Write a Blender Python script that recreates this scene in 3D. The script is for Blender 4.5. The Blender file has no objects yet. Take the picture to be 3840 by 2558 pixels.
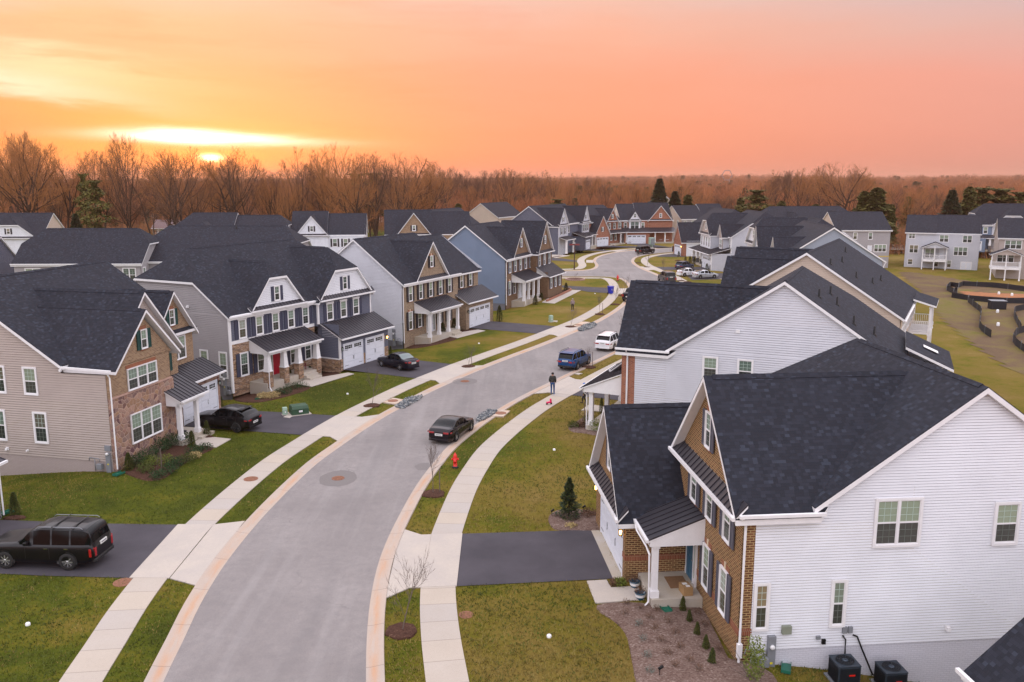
import bpy, bmesh, math, random
from mathutils import Vector, Matrix, noise as mnoise
import numpy as np
random.seed(7)
SC=bpy.context.scene
C=SC.collection
R=math.radians
# ---------------------------------------------------------------- camera model (used to turn survey points into ground points)
F0=3250.; H0=609.; PIT=math.atan(H0/F0); CH=17.6
cp,sp=math.cos(PIT),math.sin(PIT)
KK=2354/3840
def ray(px,py):
    u=px/KK-1920; v=py/KK-1279
    return (u,F0*cp-v*sp,-(v*cp+F0*sp))
def at(px,py,z=0.0):
    x,y,d=ray(px,py); t=(z-CH)/d
    return (x*t,y*t)
def lerp_poly(pts,y):
    if y<=pts[0][1]: return pts[0][0]
    for a,b in zip(pts,pts[1:]):
        if a[1]<=y<=b[1]: return a[0]+(b[0]-a[0])*(y-a[1])/(b[1]-a[1])
    return pts[-1][0]
RC=[(-4.6,20),(-5.2,28),(-6,34),(-6.2,38),(-6,43.5),(-5,52),(-3.2,59.3),(-.4,66.8),(3.7,75),(10.2,87.1),(14,96.8),(19.5,109),(23.2,120.5),(25.5,131),(27,145),(26.5,160),(25.3,178),(27,195),(34,207),(50,216)]
def sst(t):
    t=max(0,min(1,t)); return t*t*(3-2*t)
def hgt(x,y):
    """terrain height"""
    if y>600:
        d=math.hypot(x,y)
        k=sst((d-600)/2400)
        n=mnoise.noise(Vector((x*.0007,y*.0005,3.1)))+.5*mnoise.noise(Vector((x*.002,y*.0015,7.7)))
        ang=math.degrees(math.atan2(x,y))
        side=-8+8*math.exp(-((ang-14)/6)**2)+8*math.exp(-((ang-31)/7)**2)
        return -1+k*(side+7*n)-6*sst((d-500)/700)*(1-k)
    a=RC_x(y)
    w=1-sst((y-160)/60)
    z=-2.2*sst((x-a-12)/16)*(w*1.0+(1-w)*.5)
    z+=-1.2*sst((a-7-x-11)/14)*(1-sst((y-300)/200)*0)
    return z
def RC_x(y): return lerp_poly(RC,y)
def G(px,py,up=0.0):
    z=0.0
    for i in range(12):
        x,y=at(px,py,z); z=.5*z+.5*hgt(x,y)
    return (x,y,z+up)
def zc(ox,oy,s,x,y): return ((ox+x/s)*KK,(oy+y/s)*KK)
# ---------------------------------------------------------------- scene helpers
def tag(o,label=None,cat=None,group=None,kind=None):
    if label: o['label']=label
    if cat: o['category']=cat
    if group: o['group']=group
    if kind: o['kind']=kind
    return o
def empty(name,loc=(0,0,0),rz=0,label=None,cat=None,group=None,kind=None):
    o=bpy.data.objects.new(name,None); C.objects.link(o); o.location=loc; o.rotation_euler=(0,0,rz)
    o.empty_display_size=.3
    return tag(o,label,cat,group,kind)
def link(name,me,parent=None,loc=(0,0,0),rz=0):
    o=bpy.data.objects.new(name,me); C.objects.link(o); o.location=loc; o.rotation_euler=(0,0,rz)
    if parent: o.parent=parent
    return o
def copy_tree(o,parent=None):
    c=o.copy(); C.objects.link(c)
    if parent: c.parent=parent
    for ch in list(o.children): copy_tree(ch,c)
    return c
def V(*a): return Vector(a)
class MB:
    """mesh builder with automatic metre UVs (u along the face, v up the face)"""
    def __init__(s): s.v=[];s.f=[];s.m=[];s.uv=[];s.sm=[]
    def face(s,pts,mi=0,smooth=False,uv=None):
        pts=[Vector(p) for p in pts]
        i=len(s.v); s.v.extend(pts); s.f.append(tuple(range(i,i+len(pts)))); s.m.append(mi); s.sm.append(smooth)
        if uv is None:
            n=Vector((0,0,0))
            for a,b in zip(pts,pts[1:]+pts[:1]): n+=a.cross(b)
            if n.length<1e-12: n=Vector((0,0,1))
            n.normalize()
            t=Vector((0,0,1)).cross(n)
            if t.length<.15: t=Vector((1,0,0))
            t.normalize(); w=n.cross(t)
            uv=[(p.dot(t),p.dot(w)) for p in pts]
        s.uv.append(uv)
    def box(s,x0,x1,y0,y1,z0,z1,mi=0,skip=''):
        if x0>x1:x0,x1=x1,x0
        if y0>y1:y0,y1=y1,y0
        if z0>z1:z0,z1=z1,z0
        P=lambda x,y,z:(x,y,z)
        if 'b' not in skip: s.face([P(x0,y1,z0),P(x1,y1,z0),P(x1,y0,z0),P(x0,y0,z0)],mi)
        if 't' not in skip: s.face([P(x0,y0,z1),P(x1,y0,z1),P(x1,y1,z1),P(x0,y1,z1)],mi)
        s.face([P(x0,y0,z0),P(x1,y0,z0),P(x1,y0,z1),P(x0,y0,z1)],mi)
        s.face([P(x1,y0,z0),P(x1,y1,z0),P(x1,y1,z1),P(x1,y0,z1)],mi)
        s.face([P(x1,y1,z0),P(x0,y1,z0),P(x0,y1,z1),P(x1,y1,z1)],mi)
        s.face([P(x0,y1,z0),P(x0,y0,z0),P(x0,y0,z1),P(x0,y1,z1)],mi)
    def frustum(s,cx,cy,z0,z1,a0,b0,a1,b1,mi=0):
        q=[(-1,-1),(1,-1),(1,1),(-1,1)]
        lo=[(cx+i*a0/2,cy+j*b0/2,z0) for i,j in q]; hi=[(cx+i*a1/2,cy+j*b1/2,z1) for i,j in q]
        s.face(lo[::-1],mi); s.face(hi,mi)
        for k in range(4):
            l=(k+1)%4; s.face([lo[k],lo[l],hi[l],hi[k]],mi)
    def tube(s,pts,rads,n=6,mi=0,cap=True,smooth=True):
        rings=[]
        pts=[Vector(p) for p in pts]
        if not hasattr(rads,'__len__'): rads=[rads]*len(pts)
        ref=Vector((0,0,1))
        for i,p in enumerate(pts):
            d=(pts[min(i+1,len(pts)-1)]-pts[max(i-1,0)])
            if d.length<1e-9: d=Vector((0,0,1))
            d.normalize()
            a=d.cross(ref)
            if a.length<.05: a=d.cross(Vector((1,0,0)))
            a.normalize(); b=d.cross(a)
            rings.append([p+a*rads[i]*math.cos(2*math.pi*k/n)+b*rads[i]*math.sin(2*math.pi*k/n) for k in range(n)])
        base=len(s.v)
        for r in rings: s.v.extend(r)
        for i in range(len(rings)-1):
            for k in range(n):
                l=(k+1)%n
                s.f.append((base+i*n+k,base+(i+1)*n+k,base+(i+1)*n+l,base+i*n+l)); s.m.append(mi); s.sm.append(smooth)
                s.uv.append([(k/n,i),(k/n,i+1),((k+1)/n,i+1),((k+1)/n,i)])
        if cap:
            s.f.append(tuple(base+k for k in range(n))); s.m.append(mi); s.sm.append(False); s.uv.append([(0,0)]*n)
            e=base+(len(rings)-1)*n
            s.f.append(tuple(e+k for k in range(n))[::-1]); s.m.append(mi); s.sm.append(False); s.uv.append([(0,0)]*n)
    def lathe(s,prof,n=16,cx=0,cy=0,mi=0,smooth=True):
        """prof: list of (r,z)"""
        base=len(s.v)
        for r,z in prof:
            for k in range(n):
                a=2*math.pi*k/n; s.v.append(Vector((cx+r*math.cos(a),cy+r*math.sin(a),z)))
        for i in range(len(prof)-1):
            for k in range(n):
                l=(k+1)%n
                s.f.append((base+i*n+k,base+i*n+l,base+(i+1)*n+l,base+(i+1)*n+k)); s.m.append(mi); s.sm.append(smooth)
                s.uv.append([(k/n,prof[i][1]),((k+1)/n,prof[i][1]),((k+1)/n,prof[i+1][1]),(k/n,prof[i+1][1])])
    def xf(s,M):
        s.v=[M@p for p in s.v]; return s
    def mesh(s,name,mats):
        me=bpy.data.meshes.new(name)
        me.from_pydata([tuple(p) for p in s.v],[],s.f)
        for m in (mats if isinstance(mats,(list,tuple)) else [mats]): me.materials.append(m)
        me.polygons.foreach_set('material_index',s.m)
        me.polygons.foreach_set('use_smooth',s.sm)
        uvl=me.uv_layers.new(name='UVMap')
        flat=[c for u in s.uv for p in u for c in p]
        uvl.data.foreach_set('uv',flat)
        me.update()
        return me
    def build(s,name,mats,parent=None,loc=(0,0,0),rz=0,weld=False,bevel=0,auto=None):
        me=s.mesh(name,mats)
        o=link(name,me,parent,loc,rz)
        if weld or bevel:
            bm=bmesh.new(); bm.from_mesh(me); bmesh.ops.remove_doubles(bm,verts=bm.verts,dist=1e-4)
            if bevel:
                es=[e for e in bm.edges if len(e.link_faces)==2 and e.calc_face_angle(0)>.6]
                bmesh.ops.bevel(bm,geom=es,offset=bevel,segments=2,profile=.6,affect='EDGES',clamp_overlap=True)
            bm.to_mesh(me); bm.free()
        return o
# ---------------------------------------------------------------- materials
def s2l(c):
    return tuple((x/255/12.92 if x/255<=.04045 else ((x/255+.055)/1.055)**2.4) for x in c)
class NT:
    def __init__(s,nt): s.nt=nt; s.n=nt.nodes; s.l=nt.links
    def add(s,t,**k):
        nd=s.n.new(t)
        for a,b in k.items(): setattr(nd,a,b)
        return nd
    def sock(s,nd,i,v):
        if isinstance(v,bpy.types.NodeSocket): s.l.new(v,nd.inputs[i])
        elif v is not None:
            try: nd.inputs[i].default_value=v
            except Exception: nd.inputs[i].default_value=tuple(v)+(1,)
    def math(s,op,a,b=None,c=None,clamp=False):
        nd=s.add('ShaderNodeMath',operation=op,use_clamp=clamp)
        s.sock(nd,0,a)
        if b is not None: s.sock(nd,1,b)
        if c is not None: s.sock(nd,2,c)
        return nd.outputs[0]
    def mix(s,f,a,b,blend='MIX'):
        nd=s.add('ShaderNodeMix',data_type='RGBA',blend_type=blend)
        s.sock(nd,0,f)
        for i,v in ((6,a),(7,b)):
            if isinstance(v,bpy.types.NodeSocket): s.l.new(v,nd.inputs[i])
            else: nd.inputs[i].default_value=tuple(v[:3])+(1,)
        return nd.outputs[2]
    def noise(s,vec,scale,detail=3,rough=.5,dist=0,dim='3D'):
        nd=s.add('ShaderNodeTexNoise',noise_dimensions=dim)
        if vec is not None: s.l.new(vec,nd.inputs['Vector'])
        nd.inputs['Scale'].default_value=scale; nd.inputs['Detail'].default_value=detail; nd.inputs['Roughness'].default_value=rough; nd.inputs['Distortion'].default_value=dist
        return nd.outputs[0]
    def ramp(s,f,stops,interp='LINEAR'):
        nd=s.add('ShaderNodeValToRGB'); s.l.new(f,nd.inputs[0]); cr=nd.color_ramp; cr.interpolation=interp
        while len(cr.elements)<len(stops): cr.elements.new(.5)
        for e,(p,c) in zip(cr.elements,stops):
            e.position=p; e.color=tuple(c[:3])+(1,)
        return nd.outputs[0]
    def rng(s,v,a,b,c=0,d=1):
        nd=s.add('ShaderNodeMapRange'); s.sock(nd,0,v)
        for i,q in enumerate((a,b,c,d)): nd.inputs[i+1].default_value=q
        return nd.outputs[0]
    def mapping(s,vec,scale=(1,1,1),rot=(0,0,0),loc=(0,0,0)):
        nd=s.add('ShaderNodeMapping'); s.l.new(vec,nd.inputs[0]); nd.inputs['Scale'].default_value=scale; nd.inputs['Rotation'].default_value=rot; nd.inputs['Location'].default_value=loc
        return nd.outputs[0]
    def bump(s,h,strength=.3,dist=.02):
        nd=s.add('ShaderNodeBump'); s.l.new(h,nd.inputs['Height']); nd.inputs['Strength'].default_value=strength; nd.inputs['Distance'].default_value=dist
        return nd.outputs[0]
def newmat(name,col=(.5,.5,.5),rough=.6,metal=0,spec=.5,fn=None,coat=0,emit=None,es=1):
    m=bpy.data.materials.new(name); m.use_nodes=True
    nt=NT(m.node_tree); b=m.node_tree.nodes['Principled BSDF']
    b.inputs['Base Color'].default_value=tuple(col)+(1,)
    b.inputs['Roughness'].default_value=rough; b.inputs['Metallic'].default_value=metal
    b.inputs['Specular IOR Level'].default_value=spec
    b.inputs['Coat Weight'].default_value=coat
    if coat: b.inputs['Coat Roughness'].default_value=.04
    if emit: b.inputs['Emission Color'].default_value=tuple(emit)+(1,); b.inputs['Emission Strength'].default_value=es
    if fn:
        r=fn(nt,b)
    m.diffuse_color=tuple(col)+(1,)
    return m
def setc(nt,b,col=None,normal=None,rough=None):
    if col is not None: nt.l.new(col,b.inputs['Base Color'])
    if normal is not None: nt.l.new(normal,b.inputs['Normal'])
    if rough is not None: nt.l.new(rough,b.inputs['Roughness'])
def UV(nt): return nt.add('ShaderNodeTexCoord').outputs['UV']
def OBJ(nt): return nt.add('ShaderNodeTexCoord').outputs['Object']
def POS(nt): return nt.add('ShaderNodeNewGeometry').outputs['Position']
def plainmat(name,col,rough=.6,var=.12,scale=3,spec=.4,metal=0,coat=0):
    def fn(nt,b):
        n=nt.noise(OBJ(nt),scale,4,.6)
        c=nt.mix(nt.rng(n,.3,.7,0,1),tuple(x*(1-var) for x in col),tuple(min(1,x*(1+var)) for x in col))
        setc(nt,b,c)
    return newmat(name,col,rough,metal,spec,fn,coat)
def shingle_mat(name,c0,c1,c2):
    def fn(nt,b):
        uv=UV(nt); sx=nt.add('ShaderNodeSeparateXYZ'); nt.l.new(uv,sx.inputs[0])
        vv=nt.math('DIVIDE',sx.outputs[1],.135); row=nt.math('FLOOR',vv); fr=nt.math('FRACT',vv)
        wn=nt.add('ShaderNodeTexWhiteNoise',noise_dimensions='1D'); nt.l.new(row,wn.inputs['W'])
        uu=nt.math('ADD',nt.math('DIVIDE',sx.outputs[0],.18),nt.math('MULTIPLY',wn.outputs[0],7.3))
        col=nt.math('FLOOR',uu); fu=nt.math('FRACT',uu)
        cb=nt.add('ShaderNodeCombineXYZ'); nt.l.new(col,cb.inputs[0]); nt.l.new(row,cb.inputs[1])
        w2=nt.add('ShaderNodeTexWhiteNoise',noise_dimensions='2D'); nt.l.new(cb.outputs[0],w2.inputs['Vector'])
        ccol=nt.ramp(w2.outputs[0],[(0,c0),(.35,c0),(.6,c1),(.86,c1),(.95,c2),(1,c2)])
        g=nt.noise(uv,60,2,.7)
        ccol=nt.mix(.35,ccol,nt.mix(g,(0,0,0),tuple(x*2 for x in c1)),'MIX')
        big=nt.noise(uv,.35,3,.6)
        ccol=nt.mix(nt.rng(big,.35,.7,0,.45),ccol,c1)
        # thick tabs: height steps up at the lower edge, random tab thickness
        h=nt.math('ADD',nt.math('MULTIPLY',nt.math('SUBTRACT',1.0,fr),.7),nt.math('MULTIPLY',w2.outputs[0],.5))
        setc(nt,b,ccol,nt.bump(h,.9,.014))
    return newmat(name,c1,.92,0,.25,fn)
def brick_mat(name,ca,cb_,mort,bw=.23,bh=.082,ms=.012,mixd=None,rough=.85):
    def fn(nt,b):
        uv=UV(nt)
        t=nt.add('ShaderNodeTexBrick'); nt.l.new(uv,t.inputs['Vector'])
        t.inputs['Scale'].default_value=1; t.inputs['Brick Width'].default_value=bw; t.inputs['Row Height'].default_value=bh
        t.inputs['Mortar Size'].default_value=ms; t.inputs['Mortar Smooth'].default_value=.2; t.inputs['Bias'].default_value=0
        t.inputs['Color1'].default_value=tuple(ca)+(1,); t.inputs['Color2'].default_value=tuple(cb_)+(1,); t.inputs['Mortar'].default_value=tuple(mort)+(1,)
        n=nt.noise(uv,1.3,4,.65)
        c=nt.mix(nt.rng(n,.42,.62,0,.3),t.outputs[0],mixd or cb_)
        c=nt.mix(t.outputs[1],c,mort)
        n2=nt.noise(uv,25,2,.6)
        c=nt.mix(nt.rng(n2,.2,.8,.0,.25),c,tuple(x*.5 for x in ca))
        setc(nt,b,c,nt.bump(nt.math('SUBTRACT',1.0,t.outputs[1]),.5,.012))
    return newmat(name,ca,rough,0,.3,fn)
def stone_mat(name,cols,mort,scale=3.2,stretch=1.0):
    def fn(nt,b):
        uv=nt.mapping(UV(nt),(1,stretch,1))
        dn=nt.add('ShaderNodeTexNoise'); nt.l.new(uv,dn.inputs['Vector']); dn.inputs['Scale'].default_value=2.5
        uvd=nt.add('ShaderNodeVectorMath',operation='MULTIPLY_ADD'); nt.l.new(dn.outputs[1],uvd.inputs[0]); uvd.inputs[1].default_value=(.12,.12,0); nt.l.new(uv,uvd.inputs[2])
        v=nt.add('ShaderNodeTexVoronoi',voronoi_dimensions='2D',feature='F1'); nt.l.new(uvd.outputs[0],v.inputs['Vector']); v.inputs['Scale'].default_value=scale
        e=nt.add('ShaderNodeTexVoronoi',voronoi_dimensions='2D',feature='DISTANCE_TO_EDGE'); nt.l.new(uvd.outputs[0],e.inputs['Vector']); e.inputs['Scale'].default_value=scale
        sx=nt.add('ShaderNodeSeparateColor'); nt.l.new(v.outputs['Color'],sx.inputs[0])
        st=[(i/max(1,len(cols)-1),c) for i,c in enumerate(cols)]
        c=nt.ramp(sx.outputs[0],st)
        n=nt.noise(uv,14,3,.6); c=nt.mix(nt.rng(n,.3,.7,0,.35),c,tuple(x*.55 for x in cols[0]))
        ed=nt.rng(e.outputs[0],.02,.06,0,1)
        c=nt.mix(ed,mort,c)
        setc(nt,b,c,nt.bump(nt.math('MINIMUM',nt.math('MULTIPLY',e.outputs[0],6),1.0),.7,.03))
    return newmat(name,cols[0],.88,0,.25,fn)
M={}
M['shingle']=shingle_mat('roof shingles charcoal blue',(.012,.013,.018),(.022,.024,.034),(.040,.048,.068))
M['trim']=plainmat('white painted trim',(.74,.73,.74),.55,.04)
M['metal_roof']=newmat('dark standing seam metal',(.035,.033,.042),.42,0.35,.5,lambda nt,b:setc(nt,b,nt.mix(nt.noise(OBJ(nt),1.2,3),(.028,.026,.034),(.05,.046,.056))))
def siding(name,c): return plainmat(name,c,.6,.05,.6,.3)
M['white_siding']=siding('white lap siding',(.73,.745,.79))
M['pale_siding']=siding('pale grey lap siding',(.60,.61,.66))
M['beige_siding']=siding('taupe lap siding',(.43,.365,.33))
M['cream_siding']=siding('cream lap siding',(.55,.45,.37))
M['grey_siding']=siding('warm grey lap siding',(.36,.34,.35))
M['slate_siding']=siding('slate blue grey siding',(.115,.125,.17))
M['blue_siding']=siding('dusty blue siding',(.17,.22,.31))
M['dove_siding']=siding('dove grey siding',(.54,.55,.60))
M['brick_brown']=brick_mat('tan brown brick',(.060,.020,.011),(.20,.080,.038),(.46,.32,.15),mixd=(.26,.12,.06),bw=.26,bh=.095,ms=.016)
M['brick_l1']=brick_mat('tan buff brick',(.17,.085,.045),(.34,.22,.12),(.42,.33,.24),mixd=(.26,.16,.09))
M['brick_l3']=brick_mat('buff blended brick',(.15,.09,.055),(.34,.23,.14),(.38,.32,.25),mixd=(.27,.19,.12))
M['brick_l4']=brick_mat('dark brown blended brick',(.10,.045,.025),(.22,.12,.06),(.26,.2,.14),mixd=(.15,.07,.035))
M['brick_red']=brick_mat('red brick',(.20,.055,.03),(.36,.12,.06),(.42,.27,.2),mixd=(.3,.085,.045))
M['soldier']=brick_mat('red soldier course brick',(.22,.06,.03),(.30,.10,.05),(.3,.2,.13),bw=.075,bh=.3,ms=.009)
M['brick_white']=brick_mat('white painted brick foundation',(.60,.60,.66),(.64,.64,.70),(.52,.52,.58))
M['brick_taupe']=brick_mat('taupe painted brick foundation',(.40,.33,.31),(.43,.36,.34),(.34,.29,.27))
M['stone_l1']=stone_mat('field stone mauve',[(.30,.17,.13),(.42,.27,.2),(.22,.14,.13),(.36,.22,.13),(.12,.06,.07),(.34,.25,.2)],(.42,.30,.24),3.0,1.15)
M['stone_l2']=stone_mat('stacked ledge stone',[(.45,.30,.20),(.34,.20,.12),(.5,.36,.27),(.12,.075,.06),(.42,.27,.15),(.30,.19,.13)],(.10,.07,.055),2.6,3.4)
M['shutter_navy']=plainmat('navy grey shutter paint',(.045,.05,.085),.5,.05)
M['shutter_black']=plainmat('black shutter paint',(.018,.016,.022),.5,.05)
M['shutter_grey']=plainmat('slate grey shutter paint',(.09,.09,.115),.5,.05)
M['shutter_green']=plainmat('dark green shutter paint',(.008,.05,.045),.5,.05)
M['glass_up']=newmat('window glass with pale blind and painted reflection',(.17,.22,.17),.06,0,.6,lambda nt,b:setc(nt,b,nt.ramp(nt.add('ShaderNodeObjectInfo').outputs['Random'],[(0,(.09,.13,.11)),(.3,(.2,.26,.2)),(.55,(.30,.35,.25)),(.75,(.05,.07,.07)),(.88,(.24,.17,.08)),(1,(.33,.36,.32))])))  # blind tones; the amber stop paints a warm reflection into some panes
M['glass_low']=newmat('dark window glass with screen',(.05,.055,.055),.18,0,.5,lambda nt,b:setc(nt,b,nt.ramp(nt.add('ShaderNodeObjectInfo').outputs['Random'],[(0,(.02,.028,.03)),(.5,(.07,.07,.06)),(.8,(.03,.04,.035)),(1,(.10,.09,.06))])))
M['glass_dark']=newmat('dark glass',(.015,.018,.02),.05,0,.7)
M['grid']=newmat('pale green muntins',(.42,.52,.46),.5)
M['white_door']=plainmat('white garage door paint',(.68,.70,.76),.45,.03)
M['black_iron']=newmat('black iron',(.012,.012,.013),.45,.6)
M['red_paint']=newmat('crimson door paint',(.42,.01,.03),.4)
M['blue_paint']=newmat('teal blue door paint',(.03,.12,.2),.4)
M['maroon']=newmat('maroon paint',(.18,.015,.03),.4)
def conc(name,a,b_,sc=.5):
    def fn(nt,b):
        p=POS(nt)
        n=nt.noise(p,sc,5,.65); n2=nt.noise(p,9,4,.7)
        c=nt.mix(nt.rng(n,.35,.65,0,1),a,b_)
        c=nt.mix(nt.rng(n2,.3,.75,0,.22),c,tuple(x*.6 for x in a))
        setc(nt,b,c,nt.bump(n2,.15,.01))
    return newmat(name,a,.85,0,.3,fn)
M['concrete']=conc('pale concrete paving',(.43,.385,.345),(.48,.425,.365))
M['kerb_concrete']=conc('kerb concrete with rusty tint',(.50,.43,.37),(.55,.38,.25),.8)
M['porch_concrete']=conc('porch concrete',(.46,.42,.37),(.42,.36,.28))
M['glow']=newmat('warm lamp glow',(1,.6,.2),.5,emit=(1,.52,.12),es=14)
M['white_plastic']=newmat('white plastic',(.75,.75,.75),.4)
M['grey_metal']=plainmat('grey painted metal',(.20,.21,.23),.5,.08)
M['green_plastic']=newmat('green plastic',(.01,.12,.075),.45)
# ================================================================ house building kit
LAP=.15
def PT(side,c,u,z,out=0.0):
    if side=='f': return (u,c-out,z)
    if side=='b': return (u,c+out,z)
    if side=='r': return (c+out,u,z)
    return (c-out,u,z)
RZ={'f':0,'b':math.pi,'r':math.pi/2,'l':-math.pi/2}
def clipband(poly,a,b):
    def cl(poly,f):
        o=[]
        for p,q in zip(poly,poly[1:]+poly[:1]):
            fp,fq=f(p),f(q)
            if fp>=0:o.append(p)
            if (fp>=0)!=(fq>=0):
                t=fp/(fp-fq); o.append((p[0]+(q[0]-p[0])*t,p[1]+(q[1]-p[1])*t))
        return o
    poly=cl(poly,lambda p:p[1]-a)
    return cl(poly,lambda p:b-p[1]) if len(poly)>2 else []
def slab(mb,faces,t=.2,mt=0,me=1,mu=None):
    """roof slab: faces = list of top polygons; thickness t straight down, edges get material me"""
    mu=me if mu is None else mu
    key=lambda p:(round(p[0],3),round(p[1],3),round(p[2],3))
    cnt={}
    fs=[]
    for f in faces:
        f=[Vector(p) for p in f]
        n=Vector((0,0,0))
        for a,b in zip(f,f[1:]+f[:1]): n+=a.cross(b)
        if n.z<0: f=f[::-1]
        fs.append(f)
        for a,b in zip(f,f[1:]+f[:1]):
            k=frozenset((key(a),key(b))); cnt[k]=cnt.get(k,0)+1
    d=Vector((0,0,t)); dd=Vector((0,0,.035))
    for f in fs:
        mb.face(f,mt); mb.face([p-d for p in f][::-1],mu)
        for a,b in zip(f,f[1:]+f[:1]):
            if cnt[frozenset((key(a),key(b)))]==1:
                mb.face([a-dd,b-dd,b,a],mt); mb.face([a-d,b-d,b-dd,a-dd],me)
_cache={}
def win_mesh(w,h,n,style,deep):
    k=('win',round(w,2),round(h,2),n,style,deep)
    if k in _cache: return _cache[k]
    W=w*n+.07*(n-1)
    f=MB(); g=MB()
    cw={'craft':.1,'trim':.1,'brick':.05}.get(style,.09); D=.07 if deep else .055
    top=.2 if style=='craft' else cw
    f.box(-W/2-cw,-W/2,-D,0.02,-cw,h+ (0 if style=='craft' else cw)); f.box(W/2,W/2+cw,-D,0.02,-cw,h+(0 if style=='craft' else cw))
    ex=.06 if style=='craft' else 0
    if style=='craft': f.box(-W/2-cw-ex,W/2+cw+ex,-D-.02,0.02,h,h+top)
    else: f.box(-W/2,W/2,-D,0.02,h,h+top)
    f.box(-W/2,W/2,-D-.01,0.02,-cw,0)
    for i in range(n):
        x0=-W/2+i*(w+.07)
        if i<n-1: f.box(x0+w,x0+w+.07,-D+.004,.01,0,h)
        y=-.03
        for a,b,c,d in ((x0,x0+.035,0,h),(x0+w-.035,x0+w,0,h),(x0+.035,x0+w-.035,0,.05),(x0+.035,x0+w-.035,h-.035,h),(x0+.035,x0+w-.035,h*.5-.03,h*.5+.03)):
            f.box(a,b,y,0.015,c,d)
        nc=3 if w>.75 else 2
        for (za,zb) in ((h*.5+.03,h-.035),(.05,h*.5-.03)):
            nr=3 if (h>1.35) else 2
            if style=='plain' : continue
            for c in range(1,nc):
                xx=x0+.035+(w-.07)*c/nc; f.box(xx-.008,xx+.008,-.022,-.012,za,zb,1 if za>.2 else 2)
            for r in range(1,nr):
                zz=za+(zb-za)*r/nr; f.box(x0+.035,x0+w-.035,-.0215,-.0125,zz-.008,zz+.008,1 if za>.2 else 2)
        g.face([(x0+.02,-.012,h*.5),(x0+w-.02,-.012,h*.5),(x0+w-.02,-.012,h-.02),(x0+.02,-.012,h-.02)],0)
        g.face([(x0+.02,-.012,.02),(x0+w-.02,-.012,.02),(x0+w-.02,-.012,h*.5),(x0+.02,-.012,h*.5)],1)
    r=(f.mesh('window',[M['trim'],M['grid'],M['gridlow']]),g.mesh('pane',[M['glass_up'],M['glass_low']]))
    _cache[k]=r; return r
def shut_mesh(w,h,mat):
    k=('sh',round(w,2),round(h,2),mat)
    if k in _cache: return _cache[k]
    s=MB(); s.box(-w/2,w/2,-.035,0,0,h)
    b=.055
    for z0,z1 in ((0,h*.5),(h*.5,h)):
        s.box(-w/2,-w/2+b,-.055,-.035,z0,z1); s.box(w/2-b,w/2,-.055,-.035,z0,z1)
        s.box(-w/2+b,w/2-b,-.055,-.035,z0,z0+b); s.box(-w/2+b,w/2-b,-.055,-.035,z1-b,z1)
    r=s.mesh('shutter',M[mat]); _cache[k]=r; return r
def garage_mesh(w,h):
    k=('gd',round(w,2),round(h,2))
    if k in _cache: return _cache[k]
    d=MB(); y=-.02
    nr=4; ph=h/nr
    for r in range(nr):
        d.box(-w/2,w/2,y-.03,0,r*ph+.008,(r+1)*ph-.008)
        npn=max(2,int(round(w/1.25)))
        if r<nr-1:
            for c in range(npn):
                x0=-w/2+w*c/npn+.08; x1=-w/2+w*(c+1)/npn-.08
                d.box(x0,x1,y-.042,y-.03,r*ph+.09,(r+1)*ph-.08)
    t=.12
    d.box(-w/2-t,-w/2,-.09,0,0,h+t); d.box(w/2,w/2+t,-.09,0,0,h+t); d.box(-w/2,w/2,-.09,0,h,h+t)
    p=MB(); npn=max(2,int(round(w/1.25)))
    for c in range(npn):
        x0=-w/2+w*c/npn+.17; x1=-w/2+w*(c+1)/npn-.17; z0=(nr-1)*ph+.14; z1=h-.12
        p.box(x0,x1,y-.04,y-.03,z0,z1,0)
        for i in range(1,4):
            xx=x0+(x1-x0)*i/4; p.box(xx-.012,xx+.012,y-.05,y-.04,z0,z1,1)
        zz=(z0+z1)/2; p.box(x0,x1,y-.049,y-.0405,zz-.012,zz+.012,1)
    hds=[]
    for sx in ((-.08,.08) if w<3.5 else (-.95,.95)):
        hd=MB(); hd.tube([(sx,y-.06,ph*1.35+q*.09) if q in (0,4) else (sx+(.035 if sx<0 else -.035),y-.06,ph*1.35+q*.09) for q in range(5)],.014,5); hds.append(('handle',hd.mesh('handle',M['black_iron'])))
    for sx in (-1,1):
        for zz in (ph*.5,ph*3.05):
            hd=MB(); a=sx*(w/2-.08); b=sx*(w/2-.6); hd.box(min(a,b),max(a,b),y-.055,y-.044,zz-.015,zz+.015); hds.append(('hinge',hd.mesh('hinge',M['black_iron'])))
    r=(d.mesh('garage_door',M['white_door']),p.mesh('pane',[M['glass_dark'],M['white_door']]),hds)
    _cache[k]=r; return r
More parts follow.
